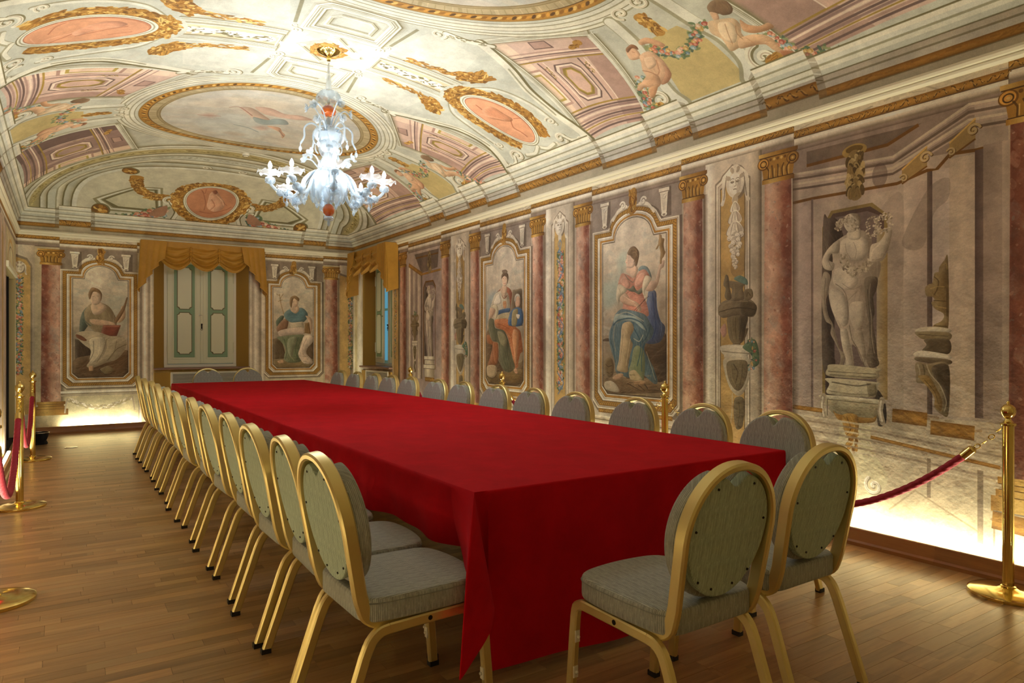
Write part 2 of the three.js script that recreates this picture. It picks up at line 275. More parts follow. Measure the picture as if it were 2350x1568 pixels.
    ['#8f5f48', 6, [4783, 1034, 4802, 1006]],
    ['#8f5f48', 6, [4838, 1045, 4848, 1017]],
    ['#8f5f48', 6, [4893, 1042, 4884, 1013]],
    ['#4a3826', 14, [4736, 907, 4857, 887, 4947, 924, 5001, 993]],
    ['#c79a78', 0, [5344, 1013, 5394, 1023, 5427, 979, 5402, 960, 5361, 977]],
  ],
  statue: [
    ['#4f4238', 0, [9245, 2124, 9286, 2176, 9357, 2146, 9397, 1971, 9307, 1762, 9276, 1438, 9337, 1170, 9243, 1168]],
    ['#a39580', 0, [9250, 1805, 9297, 1782, 9297, 1686, 9268, 1611, 9286, 1504, 9317, 1446, 9347, 1341, 9375, 1265, 9409, 1247, 9389, 1171, 9347, 1140, 9325, 1139, 9365, 1171, 9372, 1235, 9337, 1313, 9302, 1380, 9307, 1437, 9266, 1467, 9245, 1535, 9235, 1632, 9228, 1691]],
    ['#776a58', 7, [9266, 1765, 9255, 1650, 9271, 1534, 9302, 1456]],
    ['#776a58', 7, [9317, 1437, 9337, 1351, 9367, 1275]],
    ['#b5a792', 0, [9426, 2051, 9347, 2015, 9307, 1981, 9317, 1894, 9312, 1819, 9307, 1762, 9291, 1705, 9288, 1639, 9307, 1552, 9347, 1455, 9382, 1379, 9392, 1265, 9409, 1219, 9397, 1162, 9407, 1127, 9446, 1128, 9467, 1164, 9461, 1229, 9455, 1303, 9484, 1285, 9513, 1230, 9541, 1166, 9578, 1144, 9614, 1154, 9634, 1191, 9614, 1267, 9614, 1357, 9587, 1430, 9605, 1493, 9592, 1612, 9614, 1701, 9642, 1770, 9642, 1842, 9587, 1884, 9587, 2002, 9550, 2044, 9513, 2062]],
    ['#6f6252', 0, [9545, 1742, 9623, 1740, 9619, 1664, 9598, 1611, 9607, 1520, 9596, 1448, 9614, 1339, 9625, 1231, 9634, 1173, 9578, 1153, 9550, 1212, 9569, 1294, 9569, 1431, 9552, 1541, 9541, 1660]],
    ['#a89a84', 7, [9578, 1703, 9569, 1595, 9587, 1476, 9587, 1358, 9605, 1249]],
    ['#4f4438', 7, [9559, 1668, 9573, 1522, 9578, 1385, 9601, 1231]],
    ['#d8cdb8', 0, [9382, 2010, 9484, 2029, 9555, 1988, 9559, 1905, 9513, 1860, 9421, 1879, 9372, 1917]],
    ['#d8cdb8', 0, [9347, 1825, 9436, 1807, 9498, 1732, 9455, 1675, 9377, 1681, 9322, 1722, 9322, 1780]],
    ['#d0c5b0', 0, [9302, 1686, 9387, 1661, 9428, 1565, 9428, 1453, 9389, 1430, 9347, 1479, 9307, 1561]],
    ['#c5b9a3', 0, [9446, 1583, 9533, 1583, 9543, 1495, 9524, 1409, 9498, 1372, 9457, 1433, 9436, 1509]],
    ['#ccc0ab', 0, [9372, 1407, 9418, 1406, 9438, 1322, 9455, 1219, 9467, 1162, 9436, 1128, 9405, 1136, 9412, 1200, 9387, 1284]],
    ['#b3a690', 0, [9465, 1387, 9522, 1395, 9541, 1312, 9550, 1221, 9531, 1184, 9494, 1266]],
    ['#7a6d5c', 7, [9337, 1721, 9397, 1670, 9424, 1584, 9426, 1471]],
    ['#8d806c', 6, [9387, 1718, 9455, 1675, 9522, 1698]],
    ['#8d806c', 6, [9426, 1602, 9455, 1629, 9494, 1663]],
    ['#6d604f', 8, [9436, 1434, 9455, 1340, 9494, 1275, 9536, 1175]],
    ['#8d806c', 5, [9465, 1990, 9484, 1932, 9475, 1878]],
    ['#9a8d78', 5, [9407, 1988, 9416, 1931, 9446, 1881]],
    ['#cbbfa9', 0, [9362, 2017, 9286, 1970, 9240, 1898, 9253, 1834, 9315, 1814, 9329, 1860, 9291, 1887, 9309, 1929, 9362, 1932]],
    ['#877a66', 6, [9317, 1923, 9286, 1888, 9307, 1838]],
    ['#e3dac6', 7, [9276, 1947, 9250, 1892, 9266, 1842]],
    ['#c8bba5', 0, [9578, 1849, 9573, 1904, 9587, 1957, 9633, 1969, 9668, 2009, 9677, 2048, 9704, 2053, 9719, 2025, 9699, 1925, 9664, 1853, 9623, 1844]],
    ['#e6dcc8', 13, [9582, 1857, 9589, 1911, 9628, 1947, 9659, 1979]],
    ['#8a7c68', 5, [9614, 1854, 9659, 1867, 9691, 1926]],
    ['#cfc3ae', 0, [9418, 2052, 9455, 2080, 9503, 2078, 9517, 2039, 9503, 2004, 9436, 2013]],
    ['#d9cfba', 0, [9402, 2101, 9395, 2140, 9407, 2171, 9446, 2184, 9489, 2163, 9505, 2123, 9498, 2083, 9475, 2063, 9431, 2062]],
    ['#6d604f', 5, [9409, 2143, 9431, 2144]],
    ['#6d604f', 4, [9418, 2104, 9434, 2099]],
    ['#7d705e', 4, [9415, 2139, 9407, 2120, 9418, 2113]],
    ['#9a8c76', 0, [9446, 2184, 9498, 2171, 9514, 2122, 9503, 2078, 9489, 2066, 9494, 2116, 9475, 2151]],
  ],
  lute_woman: [
    ['#4a3a2a', 0, [131, 1384, 278, 1359, 363, 1109, 131, 1037]],
    ['#6b5236', 0, [131, 1087, 449, 1159, 822, 1207, 822, 809, 131, 827]],
    ['#a7a694', -1, [535, 1967, 800, 2053, 818, 1618, 667, 1462, 535, 1714]],
    ['#5d6a5c', 0, [193, 1657, 235, 1807, 320, 1884, 363, 1735, 278, 1559, 193, 1458]],
    ['#9c8a68', 0, [320, 1909, 449, 1939, 579, 1867, 667, 1666, 623, 1513, 449, 1461, 278, 1609, 235, 1757]],
    ['#dfc4a4', 0, [331, 1885, 384, 1962, 449, 1951, 535, 1866, 449, 1763, 363, 1761]],
    ['#e2c6a8', 0, [320, 2084, 406, 2113, 459, 2040, 449, 1939, 384, 1899, 331, 1947]],
    ['#8a6a48', 0, [299, 2059, 341, 2160, 427, 2139, 474, 2066, 459, 1964, 449, 2065, 363, 2099, 320, 1984]],
    ['#6d4c34', 7, [352, 2023, 376, 2032]],
    ['#6d4c34', 7, [410, 2038, 436, 2029]],
    ['#d9b896', 0, [320, 1685, 492, 1675, 623, 1640, 645, 1589, 535, 1588, 363, 1610]],
    ['#cfac88', 0, [733, 1897, 778, 1847, 778, 1719, 711, 1641, 667, 1666, 711, 1769]],
    ['#7d5a36', 0, [645, 1691, 755, 1898, 800, 2028, 809, 2002, 766, 1822, 667, 1641]],
    ['#8d4c38', 0, [492, 1600, 722, 1603, 667, 1437, 449, 1430]],
    ['#c98a60', 12, [503, 1575, 700, 1577]],
    ['#c4b594', 0, [131, 1458, 278, 1509, 449, 1486, 579, 1436, 755, 1412, 800, 1335, 766, 1207, 667, 1080, 535, 1031, 363, 959, 278, 985, 363, 1134, 320, 1235, 235, 1310]],
    ['#ddd0b0', 0, [320, 1385, 492, 1410, 535, 1259, 449, 1083, 320, 1035, 331, 1209]],
    ['#77684c', 14, [363, 1360, 363, 1184, 299, 1035]],
    ['#77684c', 14, [535, 1385, 492, 1209, 406, 1033]],
    ['#77684c', 14, [667, 1361, 623, 1157, 535, 1057]],
    ['#efe4c8', 12, [449, 1385, 427, 1159, 341, 1034]],
    ['#5d4c34', 14, [800, 1310, 667, 1233, 557, 1082]],
    ['#8a5a40', 0, [141, 1458, 214, 1434, 278, 1372, 235, 1359, 151, 1409]],
    ['#5a6a60', 23, [235, 1782, 256, 1658, 331, 1585]],
    ['#caa27c', 0, [299, 985, 363, 984, 363, 909, 309, 910]],
    ['#8f7d58', 0, [449, 932, 557, 980, 623, 916, 513, 855]],
    ['#3a2c1c', 12, [438, 932, 535, 842, 645, 903]],
  ],
  lyre_woman: [
    ['#6b5a40', 0, [2989, 1402, 3123, 1428, 3221, 1053, 2989, 1043]],
    ['#8a7650', 0, [2989, 1056, 3686, 1073, 3686, 894, 2989, 907]],
    ['#665238', 0, [3520, 1405, 3686, 1457, 3686, 1048, 3520, 1075]],
    ['#546352', 0, [3038, 1700, 3123, 1802, 3172, 1778, 3074, 1602]],
    ['#8f6a50', 0, [3050, 1601, 3147, 1727, 3245, 1754, 3221, 1579, 3074, 1527]],
    ['#8a6a3a', 17, [3172, 1828, 3123, 2001, 3098, 2174]],
    ['#8a6a3a', 15, [3098, 2150, 3050, 2172]],
    ['#8a6a3a', 15, [3110, 2100, 3159, 2177]],
    ['#8a6a3a', 15, [3074, 2049, 3147, 2077]],
    ['#5f7f84', 0, [3172, 1828, 3270, 1918, 3470, 1949, 3558, 1888, 3583, 1812, 3520, 1709, 3344, 1681, 3221, 1729]],
    ['#e0c2a2', 0, [3282, 1906, 3320, 1982, 3407, 1985, 3432, 1910, 3369, 1845]],
    ['#e3c8a9', 0, [3307, 2107, 3394, 2123, 3419, 2036, 3382, 1959, 3320, 1982]],
    ['#96764e', 0, [3270, 2006, 3282, 2119, 3357, 2160, 3432, 2112, 3419, 2061, 3344, 2109, 3315, 2032, 3300, 1944]],
    ['#6d4c34', 8, [3324, 2045, 3344, 2048]],
    ['#6d4c34', 8, [3379, 2050, 3399, 2045]],
    ['#b0524a', 8, [3349, 1993, 3379, 1994]],
    ['#d9b896', 0, [3545, 1811, 3647, 1763, 3660, 1584, 3622, 1482, 3583, 1558, 3596, 1711]],
    ['#c9bca0', 0, [3270, 1680, 3495, 1709, 3520, 1608, 3295, 1580]],
    ['#d9c4ae', 0, [3074, 1527, 3221, 1579, 3470, 1607, 3545, 1557, 3520, 1494, 3270, 1479, 3123, 1428]],
    ['#8a6a40', 0, [3533, 1684, 3609, 1698, 3634, 1495, 3520, 1506]],
    ['#5a4024', 8, [3550, 1672, 3545, 1507]],
    ['#5a4024', 8, [3581, 1672, 3581, 1507]],
    ['#75805e', 0, [3050, 1427, 3172, 1453, 3419, 1480, 3520, 1456, 3444, 1278, 3470, 1025, 3270, 990, 3172, 1054, 3196, 1228, 3123, 1353]],
    ['#93997a', 0, [3245, 1404, 3394, 1429, 3344, 1228, 3295, 1077, 3233, 1203]],
    ['#4b5640', 17, [3172, 1403, 3221, 1203, 3196, 1053]],
    ['#4b5640', 15, [3419, 1430, 3369, 1228, 3419, 1025]],
    ['#a9ab8a', 12, [3295, 1404, 3258, 1178, 3344, 1026]],
    ['#e0cbb4', 0, [3520, 1456, 3660, 1457, 3673, 1354, 3583, 1252, 3558, 1151, 3647, 1048, 3673, 971, 3520, 973, 3419, 1126, 3470, 1303]],
    ['#a58c74', 13, [3571, 1430, 3495, 1253, 3520, 1075]],
    ['#a58c74', 13, [3495, 1151, 3596, 1023]],
    ['#cda884', 0, [3062, 1018, 3147, 1041, 3172, 991, 3098, 980]],
  ],
  putto_far: [
    ['#d9b08e', 0, [4557, 4642, 4558, 4577, 4616, 4584, 4700, 4616, 4693, 4694, 4660, 4713, 4596, 4682]],
    ['#8a5f42', 0, [4562, 4651, 4547, 4582, 4582, 4559, 4623, 4575, 4585, 4603, 4602, 4671]],
    ['#d8ae8c', 0, [4680, 4614, 4680, 4516, 4755, 4490, 4847, 4492, 4959, 4525, 5009, 4599, 5007, 4679, 4910, 4730, 4821, 4715, 4750, 4665]],
    ['#c08a68', 0, [4854, 4514, 4959, 4522, 5016, 4604, 5011, 4674, 4936, 4569]],
    ['#e3c2a2', 0, [4724, 4607, 4749, 4532, 4824, 4568, 4832, 4658]],
    ['#d0a17c', 0, [4554, 4507, 4555, 4428, 4632, 4376, 4699, 4361, 4692, 4401, 4617, 4456, 4598, 4518]],
    ['#d5a884', 0, [4912, 4800, 4872, 4695, 4919, 4636, 5007, 4679, 5023, 4761, 4976, 4823, 4986, 4885, 4957, 4903, 4934, 4873]],
    ['#c9986f', 0, [5002, 4811, 5008, 4714, 5088, 4815, 5085, 4865]],
    ['#99664a', 13, [4821, 4715, 4864, 4671, 4914, 4649]],
    ['#99664a', 11, [4616, 4634, 4631, 4625]],
    ['#99664a', 10, [4787, 4535, 4887, 4592, 4919, 4636]],
  ],
  putto_near: [
    ['#7d6248', 0, [4573, 3860, 4542, 3784, 4587, 3720, 4670, 3721, 4708, 3762, 4692, 3813, 4664, 3830, 4653, 3873]],
    ['#d9b08e', 0, [4618, 3870, 4658, 3838, 4709, 3865, 4698, 3895, 4657, 3889]],
    ['#d8b892', 0, [4688, 3947, 4703, 3873, 4747, 3779, 4818, 3768, 4890, 3807, 4949, 3810, 4984, 3860, 4995, 3959, 4956, 3971, 4867, 3959, 4784, 3989]],
    ['#e6cfae', 0, [4731, 3882, 4775, 3813, 4864, 3827, 4937, 3892, 4895, 3940, 4799, 3934]],
    ['#c9986f', 0, [4785, 3745, 4845, 3726, 4897, 3664, 4904, 3598, 4953, 3588, 4953, 3653, 4930, 3735, 4873, 3783]],
    ['#d2aa84', 0, [4925, 3858, 4932, 3761, 4976, 3680, 5036, 3646, 5124, 3639, 5180, 3600, 5174, 3644, 5111, 3691, 5042, 3722, 5020, 3820, 4998, 3895]],
    ['#a9714f', 0, [5139, 3648, 5177, 3575, 5201, 3582, 5185, 3650]],
    ['#99704c', 10, [4813, 3802, 4875, 3835, 4940, 3830]],
    ['#99704c', 9, [4764, 3855, 4844, 3889, 4937, 3918]],
    ['#b58a64', 10, [4938, 3803, 5018, 3769, 5054, 3693]],
  ],
  med_right: [
    ['#d9a07c', 29, [4276, 6545, 4405, 6552, 4525, 6510, 4627, 6438, 4717, 6483]],
    ['#8f4f34', 22, [4311, 6545, 4481, 6586, 4601, 6540]],
    ['#cf8f6a', 0, [4396, 6567, 4418, 6429, 4577, 6420, 4668, 6415, 4692, 6476, 4609, 6580, 4506, 6654]],
    ['#e0ad8c', 19, [4436, 6662, 4541, 6592, 4643, 6516]],
    ['#8f4f34', 19, [4676, 6453, 4774, 6537, 4864, 6519, 4943, 6514]],
    ['#d9a07c', 19, [4650, 6670, 4726, 6695, 4826, 6723]],
    ['#8f4f34', 16, [4676, 6398, 4733, 6289, 4828, 6311]],
    ['#e0ad8c', 17, [4783, 6577, 4880, 6541, 4960, 6535]],
    ['#8f4f34', 17, [4309, 6754, 4399, 6721, 4486, 6743]],
  ],
  med_left: [
    ['#e8b090', 19, [641, 6736, 724, 6618, 823, 6583, 901, 6560, 998, 6477, 1114, 6443, 1233, 6457]],
    ['#9c5a40', 15, [649, 6774, 743, 6686, 843, 6622, 940, 6543]],
    ['#d99d7c', 0, [901, 6560, 978, 6472, 1073, 6411, 1190, 6398, 1263, 6457, 1216, 6512, 1117, 6529, 1020, 6566, 942, 6631]],
    ['#9c5a40', 14, [922, 6624, 1020, 6594, 1138, 6545, 1266, 6500]],
    ['#e8b090', 14, [728, 6424, 805, 6357, 853, 6298, 899, 6288]],
    ['#9c5a40', 12, [746, 6517, 795, 6406, 862, 6354]],
    ['#e8b090', 12, [629, 6525, 663, 6666, 680, 6766]],
    ['#9c5a40', 10, [1143, 6649, 1223, 6628, 1304, 6603]],
  ],
  med_end: [
    ['#dba586', 0, [2749, 11968, 2815, 11855, 2908, 12022, 3007, 12222, 2968, 12389, 2865, 12445, 2763, 12349, 2748, 12103]],
    ['#8f543c', 0, [2768, 11892, 2814, 11846, 2848, 11920, 2814, 11976]],
    ['#8f543c', 20, [2633, 11902, 2725, 12236, 2731, 12430]],
    ['#8f543c', 17, [2610, 11885, 2677, 11985, 2678, 11851]],
    ['#9c5a40', 18, [2797, 12138, 2864, 12291, 2817, 12415]],
    ['#e6b99c', 20, [2838, 11992, 2951, 12148, 2993, 12267]],
    ['#8f543c', 21, [2672, 12476, 2827, 12488, 3033, 12379, 3108, 12286]],
    ['#9c5a40', 20, [2979, 12185, 3035, 12257]],
  ],
  sky_figs: [
    ['#c3cac6', -1, [2109, 9025, 2364, 8696, 2600, 8697, 2919, 9004, 2854, 9470, 2517, 9524, 2240, 9365]],
    ['#d3c9b8', -1, [1952, 8441, 2261, 8139, 2605, 8026, 2916, 8040, 2763, 8365, 2325, 8485]],
    ['#cdb6a4', 0, [2459, 8397, 2575, 8364, 2744, 8552, 2839, 8674, 2822, 8810, 2669, 8718, 2552, 8546]],
    ['#9aa8a8', 0, [2657, 8664, 2810, 8693, 2868, 8593, 2979, 8573, 3049, 8709, 2936, 8795, 2806, 8885, 2708, 8820]],
    ['#cbb0a0', 0, [2597, 8323, 2739, 8268, 2925, 8371, 3075, 8319, 3226, 8375, 3090, 8488, 2883, 8521, 2732, 8500]],
    ['#b58a7c', -1, [2744, 9054, 2804, 8950, 2891, 8958, 2859, 9113]],
    ['#d2a88e', 0, [2863, 8912, 2992, 8882, 3065, 9028, 3124, 9121, 3126, 9263, 3036, 9052]],
    ['#8a5a4c', 20, [2362, 8441, 2459, 8397, 2632, 8621]],
    ['#8a5a4c', 21, [2109, 8817, 2229, 8805, 2336, 8796]],
    ['#bd9384', -1, [2152, 8803, 2216, 8723, 2287, 8784, 2243, 8890]],
    ['#b5a594', -1, [2463, 9411, 2586, 9349, 2734, 9403, 2617, 9506]],
    ['#7d6a60', 23, [3021, 8995, 3125, 9192]],
    ['#7d8d94', 30, [2526, 9046, 2685, 9091, 2828, 9202]],
  ],
  plinth: [
    ['#3d342a', 0, [9578, 1034, 9641, 999, 9679, 914, 9679, 802, 9629, 784, 9616, 935]],
    ['#cbc19f', 0, [9278, 1140, 9320, 1170, 9629, 1148, 9635, 1125, 9603, 1080, 9292, 1087]],
    ['#5f5440', 8, [9285, 1120, 9616, 1112]],
    ['#5f5440', 8, [9295, 1097, 9610, 1089]],
    ['#d9d0b0', 0, [9278, 1073, 9610, 1061, 9629, 1037, 9616, 979, 9578, 958, 9320, 961, 9270, 978, 9292, 1033]],
    ['#8f8467', 0, [9552, 1052, 9616, 1049, 9622, 979, 9565, 963]],
    ['#4c4233', 12, [9313, 1047, 9404, 1036, 9499, 1030, 9578, 1047]],
    ['#77694f', 8, [9292, 986, 9432, 974, 9603, 978]],
    ['#e3dcbf', 0, [9249, 956, 9629, 948, 9644, 922, 9263, 930]],
    ['#b8ad8c', 0, [9270, 931, 9635, 923, 9616, 871, 9313, 873]],
    ['#9a8f70', 0, [9313, 887, 9616, 878, 9597, 819, 9335, 828]],
    ['#4f4434', 8, [9278, 927, 9629, 917]],
    ['#d0c6a4', 20, [9263, 951, 9256, 883, 9270, 803]],
    ['#5f543f', 7, [9278, 925, 9278, 817]],
    ['#a97a30', 0, [9320, 854, 9363, 831, 9578, 824, 9616, 846, 9603, 801, 9499, 784, 9363, 791]],
    ['#b98a3c', 0, [9390, 827, 9486, 835, 9499, 746, 9459, 676, 9404, 709]],
    ['#5e4018', 8, [9418, 816, 9445, 740, 9418, 698]],
    ['#e0b868', 7, [9445, 825, 9472, 756, 9452, 702]],
  ],
  bronze_urn: [
    ['#8b7447', 0, [10000, 1771, 10027, 1809, 10048, 1813, 10048, 1395, 9972, 1402, 9967, 1422, 10016, 1451, 10024, 1489, 9974, 1523, 9955, 1560, 9974, 1573, 9961, 1595, 9927, 1603, 9918, 1648, 9939, 1672, 9961, 1680, 9972, 1736, 9996, 1745]],
    ['#4f3d20', 10, [10043, 1639, 10043, 1476]],
    ['#4f3d20', 9, [9972, 1715, 9994, 1689, 9989, 1643, 9972, 1608]],
    ['#c2a668', 7, [9950, 1645, 9983, 1655, 10027, 1652]],
    ['#4a391e', 9, [9967, 1573, 10038, 1564]],
    ['#c2a668', 7, [9978, 1537, 10038, 1523]],
    ['#4a391e', 8, [9972, 1420, 10043, 1412]],
    ['#b89a5c', 7, [10016, 1781, 10038, 1791, 10043, 1755]],
    ['#d6ccb4', 0, [9876, 1404, 9950, 1414, 10051, 1400, 10051, 1377, 9876, 1380]],
    ['#8f7f5c', 0, [9870, 1384, 10051, 1377, 10051, 1331, 9916, 1337, 9876, 1356]],
    ['#4a3d28', 6, [9882, 1368, 10048, 1354]],
    ['#5c4d36', 0, [9918, 1337, 10051, 1334, 10051, 1250, 9907, 1263, 9927, 1302]],
    ['#e3dac6', 0, [9854, 1253, 9905, 1268, 10051, 1244, 10051, 1218, 9870, 1229]],
    ['#6f6048', 0, [9870, 1227, 10051, 1216, 10051, 1186, 9882, 1200]],
    ['#8a7a5a', 0, [9865, 1193, 9939, 1189, 10051, 1180, 10051, 895, 10011, 886, 9972, 924, 9989, 967, 9961, 1024, 9922, 1063, 9870, 1070, 9865, 1121]],
    ['#4d402c', 0, [9961, 1172, 10051, 1174, 10051, 953, 10032, 952, 10016, 1033, 9972, 1101]],
    ['#d9cfb6', 9, [9927, 1183, 9950, 1124, 10005, 1056, 10038, 964, 10027, 905]],
    ['#d9cfb6', 8, [9876, 1181, 9888, 1134, 9882, 1097]],
    ['#453822', 9, [9905, 1182, 9916, 1135, 9905, 1092]],
    ['#9a7a40', 0, [9876, 1109, 9939, 1112, 9983, 1043, 10016, 963, 10005, 903, 9972, 936, 9972, 983, 9927, 1052]],
    ['#4f3a18', 7, [9916, 1087, 9972, 1019, 9994, 949]],
  ],
  vase: [
    ['#7f7052', 0, [8437, 1529, 8615, 1529, 8604, 1436, 8625, 1428, 8591, 1346, 8549, 1313, 8486, 1313, 8448, 1355, 8429, 1432]],
    ['#584a32', 0, [8545, 1521, 8615, 1526, 8600, 1436, 8586, 1361, 8545, 1324]],
    ['#a4936c', 10, [8471, 1516, 8471, 1439, 8490, 1347]],
    ['#463a26', 7, [8508, 1515, 8505, 1438, 8512, 1347]],
    ['#463a26', 7, [8564, 1513, 8555, 1437, 8542, 1346]],
    ['#85765a', 0, [8333, 1560, 8341, 1611, 8376, 1647, 8471, 1667, 8618, 1661, 8686, 1619, 8700, 1565, 8663, 1517, 8527, 1535, 8385, 1519]],
    ['#5a4c34', 0, [8564, 1649, 8689, 1613, 8698, 1560, 8654, 1522, 8564, 1543]],
    ['#3f3422', 11, [8346, 1567, 8490, 1592, 8618, 1586, 8689, 1568]],
    ['#ad9c76', 9, [8376, 1628, 8490, 1646, 8618, 1639]],
    ['#85765a', 0, [8467, 1652, 8471, 1744, 8426, 1765, 8414, 1813, 8512, 1799, 8586, 1781, 8575, 1737, 8586, 1660]],
    ['#ad9c76', 9, [8490, 1776, 8494, 1714, 8486, 1669]],
    ['#7a6b4e', 0, [8433, 1656, 8399, 1689, 8410, 1751, 8387, 1784, 8410, 1859, 8437, 1842, 8448, 1764, 8467, 1678]],
    ['#7a6b4e', 0, [8589, 1660, 8589, 1726, 8654, 1731, 8668, 1674, 8622, 1643]],
    ['#463a26', 10, [8609, 1677, 8622, 1706, 8645, 1682]],
    ['#77684c', 0, [8494, 1324, 8545, 1324, 8556, 1298, 8586, 1283, 8448, 1276, 8471, 1301]],
    ['#e0d8c0', 0, [8366, 1294, 8527, 1304, 8698, 1280, 8682, 1232, 8622, 1226, 8611, 1186, 8414, 1192, 8391, 1223, 8366, 1244]],
    ['#7d6f56', 10, [8376, 1251, 8527, 1240, 8672, 1235]],
    ['#f3eedc', 9, [8376, 1282, 8527, 1289, 8680, 1271]],
    ['#cfc5aa', 0, [8399, 1195, 8629, 1196, 8657, 1137, 8604, 966, 8538, 902, 8464, 944, 8410, 1052]],
    ['#7d6e50', 0, [8433, 1168, 8600, 1180, 8618, 1090, 8578, 983, 8527, 943, 8471, 978, 8426, 1068]],
    ['#4f432e', 14, [8490, 1147, 8527, 1087, 8508, 1010]],
    ['#a3936c', 10, [8462, 1116, 8471, 1039, 8508, 980]],
    ['#4f432e', 10, [8573, 1149, 8564, 1058, 8545, 982]],
    ['#77684a', 0, [8501, 884, 8586, 878, 8575, 680, 8512, 644, 8486, 764]],
    ['#cfc5aa', 15, [8475, 917, 8471, 778, 8452, 638]],
    ['#4f432e', 10, [8536, 859, 8545, 769, 8527, 676]],
    ['#6f8a7c', 0, [8490, 1822, 8545, 1845, 8609, 1812, 8618, 1767, 8564, 1783]],
    ['#5f7a5a', 0, [8573, 1286, 8672, 1346, 8715, 1286, 8724, 1168, 8672, 1137, 8654, 1226]],
    ['#cfa08c', 0, [8356, 1426, 8405, 1472, 8418, 1394, 8385, 1363]],
  ],
};
// ---------------------------------------------------------------- frescoes (illusionistic painting on flat plaster)
let g, rnd = mulberry(1);
const rr = (a, b) => a + (b - a) * rnd();
function fill(c, path) { g.beginPath(); path(); g.fillStyle = c; g.fill(); }
const rect = (x0, y0, x1, y1, c) => { g.fillStyle = c; g.fillRect(x0, y0, x1 - x0, y1 - y0); };
function ramp(ax, ay, bx, by, st) { const q = g.createLinearGradient(ax, ay, bx, by); st.forEach((s, i) => (Array.isArray(s) ? q.addColorStop(s[0], s[1]) : q.addColorStop(i / (st.length - 1), s))); return q; }
const across = (x0, y0, x1, y1, st) => { g.fillStyle = ramp(x0, 0, x1, 0, st); g.fillRect(x0, y0, x1 - x0, y1 - y0); };
const upright = (x0, y0, x1, y1, st) => { g.fillStyle = ramp(0, y0, 0, y1, st); g.fillRect(x0, y0, x1 - x0, y1 - y0); };
function poly(pts, c) { fill(c, () => { pts.forEach(([x, y], i) => (i ? g.lineTo(x, y) : g.moveTo(x, y))); g.closePath(); }); }
function trace(pts, closed) {   // smooth curve through the points
  const n = pts.length; if (n < 3) { pts.forEach(([x, y], i) => (i ? g.lineTo(x, y) : g.moveTo(x, y))); if (closed) g.closePath(); return; }
  const at = (i) => (closed ? pts[(i % n + n) % n] : pts[Math.max(0, Math.min(n - 1, i))]), m = closed ? n : n - 1, k = 0.155; g.moveTo(...pts[0]);
  for (let i = 0; i < m; i++) { const [p0, p1, p2, p3] = [at(i - 1), at(i), at(i + 1), at(i + 2)]; g.bezierCurveTo(p1[0] + (p2[0] - p0[0]) * k, p1[1] + (p2[1] - p0[1]) * k, p2[0] - (p3[0] - p1[0]) * k, p2[1] - (p3[1] - p1[1]) * k, p2[0], p2[1]); }
  if (closed) g.closePath();
}
let pxm = 400, view = [0, 1, 0, 1];   // pixels per metre and extent of the surface being painted
const soft = (m, draw) => { g.filter = `blur(${Math.max(0.3, m * pxm).toFixed(1)}px)`; draw(); g.filter = 'none'; };
const mixCache = new Map();
function mix(c, d, k) { const key = c + d + k; if (!mixCache.has(key)) mixCache.set(key, '#' + new THREE.Color(c).convertLinearToSRGB().lerp(new THREE.Color(d).convertLinearToSRGB(), k).convertSRGBToLinear().getHexString()); return mixCache.get(key); }
function blob(pts, c, al = 1) { g.globalAlpha = al; g.beginPath(); trace(pts, true); g.fillStyle = c; g.fill(); g.globalAlpha = 1; }
function brush(pts, c, w, al = 1, cap = 'round') { g.globalAlpha = al; g.beginPath(); trace(pts, false); g.strokeStyle = c; g.lineWidth = w; g.lineCap = cap; g.lineJoin = 'round'; g.stroke(); g.globalAlpha = 1; }
function lines(pts, c, w, closed = false, al = 1) { g.globalAlpha = al; g.beginPath(); pts.forEach(([x, y], i) => (i ? g.lineTo(x, y) : g.moveTo(x, y))); if (closed) g.closePath(); g.strokeStyle = c; g.lineWidth = w; g.lineCap = 'butt'; g.lineJoin = 'miter'; g.stroke(); g.globalAlpha = 1; }
function oval(x, y, a, b, c, rot = 0, al = 1) { g.globalAlpha = al; g.beginPath(); g.ellipse(x, y, a, b, rot, 0, 2 * PI); g.fillStyle = c; g.fill(); g.globalAlpha = 1; }
function ring(x, y, a, b, c, w, t0 = 0, t1 = 2 * PI) { g.beginPath(); g.ellipse(x, y, a, b, 0, t0, t1); g.strokeStyle = c; g.lineWidth = w; g.lineCap = 'butt'; g.stroke(); }
const clipTo = (path, draw) => { g.save(); g.beginPath(); path(); g.clip(); draw(); g.restore(); };
